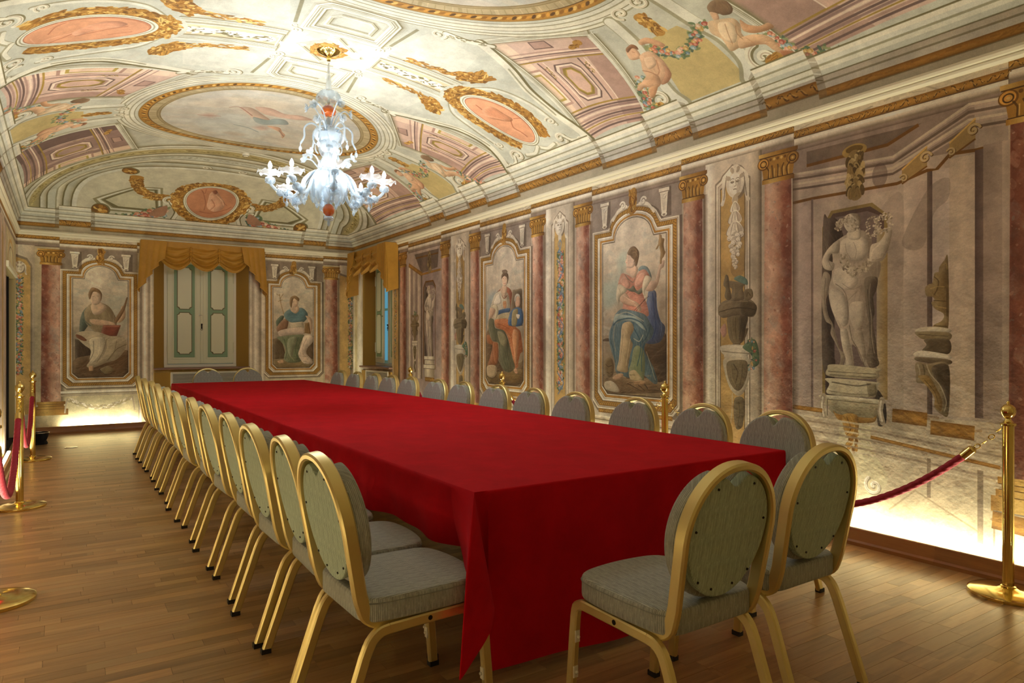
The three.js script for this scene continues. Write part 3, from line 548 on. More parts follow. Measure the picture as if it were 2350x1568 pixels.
function figure(list, k = 1, gain = 0, loose = 1) {   // each passage is laid in, modelled wet in wet and worked over with loose strokes
  let lo0 = 1e9, hi0 = -1e9, lo1 = 1e9, hi1 = -1e9; for (const [, , p] of list) for (let i = 0; i < p.length; i += 2) { lo0 = Math.min(lo0, p[i]); hi0 = Math.max(hi0, p[i]); lo1 = Math.min(lo1, p[i + 1]); hi1 = Math.max(hi1, p[i + 1]); }
  const m = g.getTransform(), dev = [[lo0, lo1], [hi0, lo1], [lo0, hi1], [hi0, hi1]].map(([x, y]) => [m.a * x / 1000 + m.c * y / 1000 + m.e, m.b * x / 1000 + m.d * y / 1000 + m.f]);
  if (Math.max(...dev.map((v) => v[0])) < -20 || Math.min(...dev.map((v) => v[0])) > view[0] + 20 || Math.max(...dev.map((v) => v[1])) < -20 || Math.min(...dev.map((v) => v[1])) > view[1] + 20) return;
  const keep = rnd; rnd = mulberry(list.length * 7919 + 3);
  for (const [pigment, w, p] of list) {
    const bright = new THREE.Color(pigment).convertLinearToSRGB(), lum = (bright.r + bright.g + bright.b) / 3, c = gain ? (lum > 0.55 ? mix(pigment, '#fff3da', gain) : lum < 0.48 ? mix(pigment, '#2b1c10', gain) : pigment) : pigment;
    const q = []; for (let i = 0; i < p.length; i += 2) q.push([p[i] / 1000, p[i + 1] / 1000]);
    if (w < 0) { soft(0.03, () => blob(q, c, 0.6)); continue; }
    if (w) { brush(q, c, w / 1000 * 0.95, 0.22); brush(q, c, w / 1000 * 0.60, 0.35); brush(q, c, w / 1000 * 0.30, 0.45); continue; }
    const xs = q.map((v) => v[0]), ys = q.map((v) => v[1]), x0 = Math.min(...xs), x1 = Math.max(...xs), y0 = Math.min(...ys), y1 = Math.max(...ys), e = Math.sqrt((x1 - x0) * (y1 - y0));
    const shape = (dx = 0, dy = 0) => { const o = q.map(([x, y]) => [x + dx, y + dy]); if (o.length === 4 && o.every((v, i) => { const u = o[(i + 1) % 4], ax = Math.abs(u[0] - v[0]), ay = Math.abs(u[1] - v[1]); return ax < 0.35 * ay || ay < 0.35 * ax; })) { o.forEach(([x, y], i) => (i ? g.lineTo(x, y) : g.moveTo(x, y))); g.closePath(); } else trace(o, true); };
    g.globalAlpha = 0.97; fill(c, shape); g.globalAlpha = 1;
    const lo = mix(c, '#2b1c10', 0.42), hi = mix(c, '#fff3da', 0.42);
    g.save(); g.beginPath(); shape(); g.clip();
    const rim = (dx, dy, c2, al, bl) => soft(bl, () => { g.globalAlpha = al; g.beginPath(); g.rect(x0 - 1, y0 - 1, x1 - x0 + 2, y1 - y0 + 2); shape(dx, dy); g.fillStyle = c2; g.fill('evenodd'); g.globalAlpha = 1; });
    rim(-e * 0.16, e * 0.07, lo, Math.min(0.85, 0.58 * k), e * 0.065); rim(e * 0.13, -e * 0.07, hi, Math.min(0.7, 0.42 * k), e * 0.06); rim(-e * 0.05, e * 0.02, lo, Math.min(0.6, 0.4 * k), e * 0.02);
    const n = Math.min(150, 12 + Math.round(e * 240)); for (let i = 0; i < n * loose; i++) { const x = rr(x0, x1), y = rr(y0, y1), l = e * rr(0.12, 0.4), a = rr(-0.5, 0.5) + (y1 - y0 > x1 - x0 ? PI / 2 : 0.2); brush([[x - l * Math.cos(a), y - l * Math.sin(a)], [x + rr(-0.08, 0.08) * e, y], [x + l * Math.cos(a + 0.25), y + l * Math.sin(a + 0.25)]], i % 2 ? lo : hi, e * rr(0.006, 0.022), 0.13); }
    g.restore();
  }
  rnd = keep;
}
const C = { stone: '#cfc2ab', light: '#e6dcc6', hi: '#f1e9d6', mid: '#b5a68e', dim: '#93846e', deep: '#6d5f4d', mauve: '#bba898', mauveDim: '#998779', mauveDeep: '#746355', ochre: '#c9a769', gold: '#a97d36', goldHi: '#d8b468', goldLo: '#775221', goldDeep: '#523818', marble: '#c39a80', marbleHi: '#d9b9a0', marbleLo: '#96614a', marbleDeep: '#704334', line: '#5a4a34' };
const golds = [C.gold, '#b98a40', '#9c7030', C.goldHi, '#8f6020', C.goldLo];

// gilt moulding along a line, with a run of leaves picked out
function giltBand(x0, y0, x1, y1, w, leafy = true) {
  const L = Math.hypot(x1 - x0, y1 - y0), a = Math.atan2(y1 - y0, x1 - x0); g.save(); g.translate(x0, y0); g.rotate(a);
  g.fillStyle = ramp(0, -w / 2, 0, w / 2, [C.goldLo, C.gold, '#b98a40', C.gold, '#8a6026']); g.fillRect(0, -w / 2, L, w);
  if (leafy) for (let x = 0; x < L - w * 0.2; x += w * rr(0.55, 1.0)) {
    const q = rr(0.7, 1.15) * w * 0.32 * (rnd() < 0.3 ? -1 : 1), d = rr(-0.12, 0.12) * w, m = rr(0.4, 0.9) * w;
    brush([[x, -q], [x + m * 0.3, -q * 0.9 + d], [x + m * 0.5, d], [x + m * 0.7, q * 0.9], [x + m, q * 0.5]], C.goldDeep, w * rr(0.08, 0.15), 0.75);
    brush([[x + w * 0.08, -q * 0.6], [x + m * 0.42, d + w * 0.06], [x + m * 0.85, q * 0.7]], C.goldHi, w * rr(0.06, 0.10), 0.7);
    if (rnd() < 0.5) oval(x + m * 0.4, d - q * 0.5, w * 0.10, w * 0.07, C.goldDeep, rr(0, 3), 0.6);
  } else for (let x = 0; x < L; x += w * 0.6) brush([[x, rr(-0.3, 0.3) * w], [x + w * 0.8, rr(-0.3, 0.3) * w]], rnd() < 0.5 ? C.goldLo : '#a8742c', w * 0.18, 0.35);
  g.restore();
}
function leaves(pts, w, cols, n, len = 1, back = null) {   // leaves laid like tiles along a curve
  const P = pts.map((p) => new THREE.Vector2(...p)), cv = new THREE.SplineCurve(P);
  if (back) brush(pts, back, w * 0.72, 0.9);
  for (let i = 0; i < n; i++) { const k = i / n, p = cv.getPoint(k), t = cv.getTangent(k), a = Math.atan2(t.y, t.x) + rr(-0.7, 0.7), o = rr(-0.42, 0.42) * w; const x = p.x - t.y * o, y = p.y + t.x * o; oval(x, y, w * 0.30 * len, w * 0.13, cols[Math.floor(rnd() * cols.length)], a, 0.95); brush([[x - Math.cos(a) * w * 0.2, y - Math.sin(a) * w * 0.2], [x + Math.cos(a) * w * 0.22, y + Math.sin(a) * w * 0.22]], rnd() < 0.5 ? C.goldDeep : C.goldHi, w * 0.035, cols === golds ? 0.8 : 0.25); }
}
function posies(pts, w, n) {   // painted flower garland
  const cv = new THREE.SplineCurve(pts.map((p) => new THREE.Vector2(...p))), gr = ['#5f7350', '#77865c', '#4d6152', '#8a9468'], fl = ['#c97a5c', '#d99a7c', '#6f8ca0', '#8fa6ae', '#c9a25c', '#b05a48', '#dcc0a4'];
  for (let i = 0; i < n * 2; i++) { const p = cv.getPoint(rnd()); oval(p.x + rr(-0.5, 0.5) * w, p.y + rr(-0.5, 0.5) * w, w * 0.24, w * 0.11, gr[Math.floor(rnd() * 4)], rr(0, PI), 0.9); }
  for (let i = 0; i < n; i++) { const p = cv.getPoint(rnd()), x = p.x + rr(-0.36, 0.36) * w, y = p.y + rr(-0.36, 0.36) * w, r = w * rr(0.13, 0.24), c = fl[Math.floor(rnd() * fl.length)]; oval(x, y, r, r * 0.85, c, rr(0, 3), 0.95); oval(x + r * 0.2, y + r * 0.2, r * 0.5, r * 0.4, C.hi, 0, 0.35); brush([[x - r * 0.6, y - r * 0.2], [x, y - r * 0.6], [x + r * 0.5, y - r * 0.3]], '#5a3a30', r * 0.16, 0.5); }
}
function volute(x, y, r, turn, dir = 1, w = 0.3, c = C.hi, lo = C.dim) {   // carved scroll
  const pts = []; for (let i = 0; i <= 40; i++) { const k = i / 40, a = turn + dir * k * 4.1 * PI / 2 * 1.25, q = r * (1 - k * 0.92); pts.push([x + q * Math.cos(a), y + q * Math.sin(a)]); }
  brush(pts.map(([a, b]) => [a + r * 0.10, b - r * 0.10]), lo, r * w * 1.15, 0.9); brush(pts, c, r * w, 1); brush(pts.map(([a, b]) => [a + r * 0.05, b - r * 0.05]), C.mid, r * w * 0.25, 0.8);
}
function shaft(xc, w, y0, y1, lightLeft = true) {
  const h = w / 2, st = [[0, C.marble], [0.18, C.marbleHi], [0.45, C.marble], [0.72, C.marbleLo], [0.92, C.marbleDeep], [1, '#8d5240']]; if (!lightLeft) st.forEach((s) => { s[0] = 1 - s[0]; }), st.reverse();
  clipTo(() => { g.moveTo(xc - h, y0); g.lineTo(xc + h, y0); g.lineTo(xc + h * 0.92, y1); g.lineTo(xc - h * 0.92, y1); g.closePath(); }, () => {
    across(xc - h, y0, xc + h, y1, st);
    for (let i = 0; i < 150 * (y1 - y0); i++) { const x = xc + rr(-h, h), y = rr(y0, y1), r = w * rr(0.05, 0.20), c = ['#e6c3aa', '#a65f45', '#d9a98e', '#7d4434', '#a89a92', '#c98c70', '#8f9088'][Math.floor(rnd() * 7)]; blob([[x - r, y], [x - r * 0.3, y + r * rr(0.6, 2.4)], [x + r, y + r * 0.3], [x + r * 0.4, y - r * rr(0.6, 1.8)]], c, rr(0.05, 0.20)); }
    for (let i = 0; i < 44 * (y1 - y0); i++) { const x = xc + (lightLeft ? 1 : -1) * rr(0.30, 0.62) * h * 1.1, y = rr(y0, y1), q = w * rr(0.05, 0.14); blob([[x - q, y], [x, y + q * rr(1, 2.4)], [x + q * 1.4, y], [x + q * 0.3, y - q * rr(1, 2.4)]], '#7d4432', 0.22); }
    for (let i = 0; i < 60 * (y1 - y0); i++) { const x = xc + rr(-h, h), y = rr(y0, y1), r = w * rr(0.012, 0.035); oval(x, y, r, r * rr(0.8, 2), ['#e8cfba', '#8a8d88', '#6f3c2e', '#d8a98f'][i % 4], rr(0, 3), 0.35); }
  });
}
function capital(xc, w, y0, y1) {
  const h = y1 - y0, q = w / 2;
  poly([[xc - q, y0], [xc + q, y0], [xc + q * 1.25, y1 - h * 0.18], [xc + q * 1.38, y1], [xc - q * 1.38, y1], [xc - q * 1.25, y1 - h * 0.18]], C.gold);
  across(xc - q * 1.15, y0, xc + q * 1.15, y0 + h * 0.14, [C.gold, C.goldHi, C.gold, C.goldLo]); lines([[xc - q * 1.1, y0 + h * 0.15], [xc + q * 1.1, y0 + h * 0.15]], C.goldDeep, h * 0.025);
  across(xc - q * 1.4, y1 - h * 0.12, xc + q * 1.4, y1, [C.goldHi, C.gold, C.goldLo]); lines([[xc - q * 1.35, y1 - h * 0.14], [xc + q * 1.35, y1 - h * 0.14]], C.goldDeep, h * 0.03);
  for (const s of [-1, 1]) { const x = xc + s * q * 1.05, y = y1 - h * 0.34; oval(x, y, w * 0.22, h * 0.20, C.goldLo); oval(x - w * 0.01, y + h * 0.01, w * 0.18, h * 0.165, s < 0 ? '#d29c48' : C.gold); ring(x, y, w * 0.11, h * 0.10, C.goldDeep, w * 0.035); oval(x, y, w * 0.045, h * 0.04, C.goldHi); }
  for (let i = 0; i < 5; i++) { const x = xc + (i - 2) * w * 0.17; brush([[x, y0 + h * 0.18], [x + rr(-0.03, 0.03) * w, y0 + h * 0.4], [x + (i - 2) * w * 0.04, y0 + h * 0.55]], C.goldDeep, w * 0.05, 0.75); brush([[x + w * 0.04, y0 + h * 0.2], [x + w * 0.05, y0 + h * 0.45]], C.goldHi, w * 0.035, 0.8); }
  for (let i = 0; i < 5; i++) oval(xc + (i - 2) * w * 0.13, y1 - h * 0.24, w * 0.05, h * 0.05, i % 2 ? C.goldHi : C.goldLo);
}
function column(xc, w, y0, y1, lightLeft = true) {   // base, shaft, capital
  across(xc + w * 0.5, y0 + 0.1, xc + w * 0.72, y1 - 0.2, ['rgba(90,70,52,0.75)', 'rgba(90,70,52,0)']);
  shaft(xc, w, y0 + 0.12, y1 - 0.2, lightLeft); capital(xc, w * 0.96, y1 - 0.23, y1);
  for (const [k, a, b] of [[0.72, 0.10, 0.14], [0.64, 0.07, 0.10], [0.76, 0.03, 0.07], [0.86, -0.06, 0.03]]) across(xc - w * k, y0 + a, xc + w * k, y0 + b, [C.gold, C.goldHi, C.gold, C.goldLo]);
  for (const b of [0.10, 0.07, 0.03]) lines([[xc - w * 0.7, y0 + b], [xc + w * 0.7, y0 + b]], C.goldDeep, 0.006, false, 0.7);
}
function entablature(x0, x1, forward = false) {   // painted cornice between the plaster moulding and the capitals
  const d = forward ? 0.045 : 0;
  upright(x0, 2.80 + d, x1, 2.97, [[0, '#b3a58c'], [0.25, '#d9cdb2'], [0.6, '#cfc3a8'], [1, '#ddd3ba']]);
  for (let x = x0; x < x1; x += 0.05) if (rnd() < 0.6) brush([[x, 2.86 + d * 0.6 + rr(-0.02, 0.03)], [x + rr(0.03, 0.12), 2.86 + d * 0.6 + rr(-0.02, 0.03)]], rnd() < 0.5 ? '#8d7c62' : '#efe6d0', rr(0.004, 0.012), 0.4);
  giltBand(x0, 2.82 + d, x1, 2.82 + d, 0.055);
  lines([[x0, 2.790 + d], [x1, 2.790 + d]], C.line, 0.006);
  upright(x0, 2.735 + d, x1, 2.788 + d, [C.dim, C.stone, C.hi, C.light]);
  upright(x0, 2.70 + (forward ? d * 0.6 : 0), x1, 2.737 + d, [C.mauveDeep, C.mauveDim, C.dim]);
  if (forward) for (const e of [x0, x1]) lines([[e, 2.74], [e, 2.90]], C.line, 0.006, false, 0.5);
}
// outline of the picture frames: rectangular below, a stepped arch above
function frameOutline(xc, hw, i, yb = 0.83) {
  const W = hw + i, b = yb - i, sh = 2.29 + i * 0.85, st = hw * 0.635 + i * 0.62, ap = 2.49 + i * 0.75, c = 0.075, p = [];
  p.push([xc - W + c, b], [xc + W - c, b], [xc + W, b + c], [xc + W, sh], [xc + st, sh]);
  for (let k = 1; k <= 14; k++) { const a = k / 14 * PI; p.push([xc + st * 0.93 * Math.cos(a), sh + (ap - sh) * Math.sin(a) ** 0.9]); }
  p.push([xc - st, sh], [xc - W, sh], [xc - W, b + c]); return p;
}
function pictureFrame(xc, hw, fig, yb = 0.83) {
  const go = (i) => frameOutline(xc, hw, i, yb);
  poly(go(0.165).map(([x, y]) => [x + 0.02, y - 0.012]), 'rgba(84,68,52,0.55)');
  for (const [i, c] of [[0.150, C.light], [0.136, '#94836a'], [0.130, C.stone], [0.122, C.goldDeep], [0.118, C.gold], [0.076, C.goldDeep], [0.071, C.hi], [0.052, C.mid], [0.046, C.light], [0.036, C.goldLo], [0.033, '#c08c40'], [0.018, C.goldLo], [0.014, C.light], [0.004, '#6d5c44']]) poly(go(i), c);
  const o = go(0.097), n = o.length; for (let k = 0; k < n; k++) { const [ax, ay] = o[k], [bx, by] = o[(k + 1) % n], L = Math.hypot(bx - ax, by - ay), a = Math.atan2(by - ay, bx - ax); g.save(); g.translate(ax, ay); g.rotate(a); for (let x = 0.01; x < L; x += 0.028) { brush([[x, -0.014], [x + 0.008, 0], [x + 0.018, 0.013]], C.goldDeep, 0.006, 0.75); brush([[x + 0.006, -0.012], [x + 0.014, 0.002], [x + 0.022, 0.012]], C.goldHi, 0.0045, 0.8); } g.restore(); }
  clipTo(() => { go(0).forEach(([x, y], k) => (k ? g.lineTo(x, y) : g.moveTo(x, y))); g.closePath(); }, () => {
    upright(xc - hw, yb, xc + hw, 2.5, [[0, '#8f7b5c'], [0.3, '#a3927a'], [0.55, '#c3b49a'], [0.85, '#ddd0b8'], [1, '#e2d6c0']]);
    for (let k = 0; k < 140; k++) { const x = xc + rr(-hw, hw), y = rr(yb + 0.4, 2.5); brush([[x, y], [x + rr(-0.1, 0.1), y + rr(-0.04, 0.04)], [x + rr(-0.2, 0.2), y + rr(-0.08, 0.08)]], ['#efe6d2', '#b8aa92', '#c9bfae', '#a7b0a6'][k % 4], rr(0.01, 0.05), 0.16); }
    figure(fig, 1.15);
    for (let k = 0; k < 60; k++) { const x = xc + rr(-hw, hw), y = yb + rr(0, 0.22); brush([[x, y], [x + rr(0.02, 0.10), y + rr(-0.01, 0.01)]], rnd() < 0.5 ? '#3d2e1c' : '#a08a60', rr(0.003, 0.010), 0.3); }
    lines(go(-0.002), 'rgba(50,38,26,0.55)', 0.012, true);
  });
  // crown, little volutes and consoles above
  leaves([[xc - 0.015, 2.55], [xc, 2.64], [xc + 0.01, 2.72]], 0.11, golds, 26, 1.1, C.gold);
  for (const s of [-1, 1]) { brush([[xc + s * 0.09, 2.60], [xc + s * 0.19, 2.58], [xc + s * 0.27, 2.50]], C.light, 0.03); volute(xc + s * 0.135, 2.615, 0.040, s > 0 ? 0.4 : 2.7, s, 0.42); }
  for (const s of [-1, 1]) {
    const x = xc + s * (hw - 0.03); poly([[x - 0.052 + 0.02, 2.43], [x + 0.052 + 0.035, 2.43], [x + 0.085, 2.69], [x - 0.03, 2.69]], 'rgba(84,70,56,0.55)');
    poly([[x - 0.062, 2.685], [x + 0.062, 2.685], [x + 0.062, 2.655], [x + 0.045, 2.64], [x + 0.03, 2.47], [x - 0.03, 2.47], [x - 0.045, 2.64], [x - 0.062, 2.655]], C.light);
    lines([[x - 0.058, 2.652], [x + 0.058, 2.652]], C.dim, 0.008); for (const q of [-0.018, 0, 0.018]) brush([[x + q * 1.4, 2.635], [x + q, 2.56], [x + q * 0.7, 2.49]], q ? C.mid : C.dim, 0.006);
    volute(x, 2.61, 0.026, 0.3, 1, 0.4); oval(x, 2.455, 0.034, 0.02, C.light); oval(x, 2.45, 0.018, 0.010, C.dim);
  }
}
function sidePilaster(x0, x1, y0 = 0) {   // pale pilaster with a sunk ochre panel
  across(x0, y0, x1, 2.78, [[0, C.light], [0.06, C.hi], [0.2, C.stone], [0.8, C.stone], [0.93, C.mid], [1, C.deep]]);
  const a = x0 + 0.10, b = x1 - 0.10, xc = (x0 + x1) / 2;
  const top = (i) => [[a + i, 0.0], [b - i, 0.0], [b - i, 2.60 - i], [b - i - 0.05, 2.63 - i], [xc + 0.10 - i * 0.5, 2.66 - i], [xc, 2.73 - i], [xc - 0.10 + i * 0.5, 2.66 - i], [a + i + 0.05, 2.63 - i], [a + i, 2.60 - i]];
  for (const [i, c] of [[0, C.dim], [0.012, C.light], [0.026, C.mid], [0.034, C.stone], [0.050, C.line], [0.056, C.ochre]]) poly(top(i), c);
  for (let k = 0; k < 60; k++) { const y = rr(0.3, 2.5); brush([[rr(a + 0.06, b - 0.06), y], [rr(a + 0.06, b - 0.06), y + rr(-0.2, 0.2)]], rnd() < 0.5 ? '#d8bd86' : '#b08f58', rr(0.01, 0.03), 0.18); }
}
function maskHead(x, y, k = 1) {
  oval(x + 0.02 * k, y - 0.01 * k, 0.085 * k, 0.125 * k, C.dim); oval(x, y, 0.082 * k, 0.12 * k, C.light);
  for (const s of [-1, 1]) { brush([[x + s * 0.05 * k, y + 0.08 * k], [x + s * 0.10 * k, y + 0.02 * k], [x + s * 0.10 * k, y - 0.10 * k], [x + s * 0.115 * k, y - 0.15 * k]], C.light, 0.030 * k); brush([[x + s * 0.075 * k, y + 0.05 * k], [x + s * 0.09 * k, y - 0.04 * k], [x + s * 0.10 * k, y - 0.12 * k]], C.dim, 0.008 * k); }
  oval(x, y - 0.02 * k, 0.055 * k, 0.078 * k, C.hi); for (const s of [-1, 1]) { oval(x + s * 0.024 * k, y - 0.002 * k, 0.016 * k, 0.010 * k, C.mid); brush([[x + s * 0.010 * k, y - 0.004 * k], [x + s * 0.024 * k, y - 0.008 * k], [x + s * 0.038 * k, y - 0.002 * k]], C.deep, 0.005 * k); brush([[x + s * 0.008 * k, y + 0.018 * k], [x + s * 0.028 * k, y + 0.022 * k], [x + s * 0.042 * k, y + 0.012 * k]], C.dim, 0.005 * k); }
  brush([[x + 0.004 * k, y + 0.01 * k], [x + 0.010 * k, y - 0.03 * k], [x - 0.006 * k, y - 0.036 * k]], C.mid, 0.007 * k); brush([[x - 0.012 * k, y - 0.058 * k], [x, y - 0.056 * k], [x + 0.012 * k, y - 0.059 * k]], C.dim, 0.007 * k); blob([[x + 0.020 * k, y - 0.02 * k], [x + 0.052 * k, y + 0.02 * k], [x + 0.048 * k, y - 0.06 * k], [x + 0.016 * k, y - 0.09 * k]], C.mid, 0.55);
  for (let i = 0; i < 7; i++) { const a = 0.35 + i / 6 * 2.44; oval(x + 0.065 * k * Math.cos(a), y + 0.09 * k * Math.sin(a), 0.024 * k, 0.016 * k, i % 2 ? C.light : C.mid, a); }
}
function bellflowers(x, y1, y0, w) {   // chain of husks, then a tapering bunch of fruit, in grisaille
  brush([[x + w * 0.22, y1], [x + w * 0.28, (y0 + y1) / 2], [x + w * 0.14, y0]], '#8d7550', w * 0.8, 0.45);
  const husk = (y, q, h) => { const P = (k) => [[x - 0.16 * q, y], [x - 0.46 * q, y - 0.55 * h], [x - 0.50 * q, y - 0.86 * h], [x - 0.26 * q, y - h], [x - 0.12 * q, y - 0.84 * h], [x, y - 1.02 * h], [x + 0.14 * q, y - 0.84 * h], [x + 0.28 * q, y - h], [x + 0.50 * q, y - 0.82 * h], [x + 0.46 * q, y - 0.5 * h], [x + 0.16 * q, y]].map(([a, c]) => [x + (a - x) * k, c]); blob(P(1.08), C.dim, 0.9); blob(P(1), C.light); blob([[x + 0.10 * q, y - 0.1 * h], [x + 0.44 * q, y - 0.5 * h], [x + 0.42 * q, y - 0.85 * h], [x + 0.2 * q, y - 0.8 * h]], C.mid, 0.9); for (const t of [-0.22, 0, 0.2]) brush([[x + t * q * 0.4, y - 0.1 * h], [x + t * q, y - 0.5 * h], [x + t * q * 1.2, y - 0.85 * h]], C.dim, w * 0.035, 0.8); };
  const L = y1 - y0; husk(y1, w * 0.55, L * 0.16); husk(y1 - L * 0.13, w * 0.75, L * 0.20); husk(y1 - L * 0.29, w * 0.95, L * 0.22);
  for (let i = 0; i < 46; i++) { const k = i / 46, y = y1 - L * (0.46 + 0.54 * k), q = w * 0.5 * (1 - k * 0.85), r = w * (0.17 - 0.10 * k), cx = x + rr(-0.75, 0.75) * q, cy = y; oval(cx + r * 0.2, cy - r * 0.2, r, r * 0.9, C.dim, 0, 0.9); oval(cx, cy, r * 0.9, r * 0.8, [C.light, C.hi, C.stone][i % 3], 0, 0.95); brush([[cx - r * 0.5, cy - r * 0.2], [cx, cy - r * 0.5], [cx + r * 0.5, cy - r * 0.1]], C.dim, r * 0.22, 0.7); }
}
function bronzeUrn(x, y0, s, tone = ['#8d7a58', '#5f4f34', '#b39c70', '#453822']) {   // two-handled bronze urn, s = height
  const P = (pts) => pts.map(([a, b]) => [x + a * s, y0 + b * s]);
  blob(P([[-0.10, 0], [0.10, 0], [0.06, 0.06], [0.10, 0.16], [0.20, 0.40], [0.19, 0.52], [-0.19, 0.52], [-0.20, 0.40], [-0.10, 0.16], [-0.06, 0.06]]), tone[0]);
  blob(P([[-0.33, 0.50], [-0.30, 0.60], [0, 0.66], [0.30, 0.60], [0.34, 0.50], [0.22, 0.47], [0, 0.50], [-0.22, 0.47]]), tone[0]);
  blob(P([[-0.14, 0.63], [-0.08, 0.78], [-0.12, 0.88], [0.12, 0.88], [0.08, 0.78], [0.14, 0.63]]), tone[0]);
  blob(P([[0.04, 0.02], [0.10, 0.16], [0.20, 0.40], [0.18, 0.50], [0.08, 0.48], [0.07, 0.2]]), tone[1], 0.8); blob(P([[0.12, 0.50], [0.33, 0.52], [0.30, 0.60], [0.12, 0.64]]), tone[1], 0.7);
  for (let i = -3; i <= 3; i++) brush(P([[i * 0.05, 0.48], [i * 0.045, 0.3], [i * 0.025, 0.14]]), i % 2 ? tone[3] : tone[2], s * 0.014, 0.6);
  for (const e of [-1, 1]) { brush(P([[e * 0.17, 0.66], [e * 0.26, 0.74], [e * 0.24, 0.86], [e * 0.12, 0.84]]), tone[0], s * 0.075); brush(P([[e * 0.17, 0.68], [e * 0.24, 0.75], [e * 0.22, 0.84]]), tone[2], s * 0.02, 0.8); brush(P([[e * 0.17, 0.2], [e * 0.24, 0.30], [e * 0.21, 0.36]]), tone[1], s * 0.04); }
  lines(P([[-0.30, 0.565], [0.30, 0.565]]), tone[3], s * 0.012); for (let i = -5; i <= 5; i++) oval(x + i * 0.055 * s, y0 + 0.545 * s, s * 0.018, s * 0.02, tone[2], 0, 0.8);
  leaves(P([[-0.05, 0.95], [0.03, 0.92], [0.14, 0.94]]), s * 0.16, ['#6f7c5c', '#8fa09a', '#5d6a50', '#8a9468'], 22, 0.8);
}
function bracket(x, y, w, h) {   // marble console with a dark shell under it
  poly([[x - w * 0.5, y], [x + w * 0.5, y], [x + w * 0.46, y - h * 0.10], [x + w * 0.34, y - h * 0.16], [x - w * 0.34, y - h * 0.16], [x - w * 0.46, y - h * 0.10]], C.light); lines([[x - w * 0.47, y - h * 0.07], [x + w * 0.47, y - h * 0.07]], C.dim, 0.008);
  blob([[x - w * 0.34, y - h * 0.16], [x + w * 0.34, y - h * 0.16], [x + w * 0.30, y - h * 0.5], [x + w * 0.14, y - h * 0.72], [x - w * 0.14, y - h * 0.72], [x - w * 0.30, y - h * 0.5]], C.stone);
  blob([[x - w * 0.24, y - h * 0.20], [x + w * 0.26, y - h * 0.20], [x + w * 0.22, y - h * 0.48], [x, y - h * 0.64], [x - w * 0.20, y - h * 0.48]], '#7d6f52'); leaves([[x - 0.01, y - h * 0.25], [x + 0.01, y - h * 0.42], [x, y - h * 0.58]], w * 0.30, ['#5d4f36', '#92825e', '#6d5f44'], 24, 0.8);
  for (const s of [-1, 1]) volute(x + s * w * 0.36, y - h * 0.24, w * 0.10, 1.5, s, 0.4);
  brush([[x + 0.01, y - h * 0.72], [x - 0.02, y - h * 0.84], [x + 0.01, y - h]], '#6d5f44', w * 0.24); brush([[x - 0.01, y - h * 0.74], [x - 0.04, y - h * 0.86], [x - 0.01, y - h]], C.stone, w * 0.05);
}
function statuary(mapX) {   // statue of a wreathed woman; mapX lets a smaller one stand in the other niche
  g.save(); mapX(); figure(FIG.statue, 1.25, 0.16, 0.5);
  const B = (pts, w, n) => { const cv = new THREE.SplineCurve(pts.map((p) => new THREE.Vector2(...p))); for (let i = 0; i < n; i++) { const p = cv.getPoint(rnd()); oval(p.x + rr(-0.5, 0.5) * w, p.y + rr(-0.5, 0.5) * w, w * 0.2, w * 0.13, ['#d2c7b0', '#a5977f', '#c3b69e', '#8a7c68', '#b5a890'][Math.floor(rnd() * 5)], rr(0, 3)); } };
  B([[9.39, 1.905], [9.42, 1.83], [9.47, 1.79], [9.53, 1.815], [9.59, 1.835]], 0.055, 110); B([[9.355, 2.10], [9.375, 2.135], [9.425, 2.15], [9.465, 2.12], [9.475, 2.08]], 0.045, 150);
  const w1 = [], w2 = []; for (let i = 0; i <= 12; i++) { const a = i / 12 * 2 * PI; w1.push([9.595 + 0.038 * Math.cos(a), 2.075 + 0.055 * Math.sin(a)]); w2.push([9.662 + 0.046 * Math.cos(a), 2.082 + 0.052 * Math.sin(a)]); } B(w1, 0.036, 70); B(w2, 0.040, 90);
  g.restore();
}
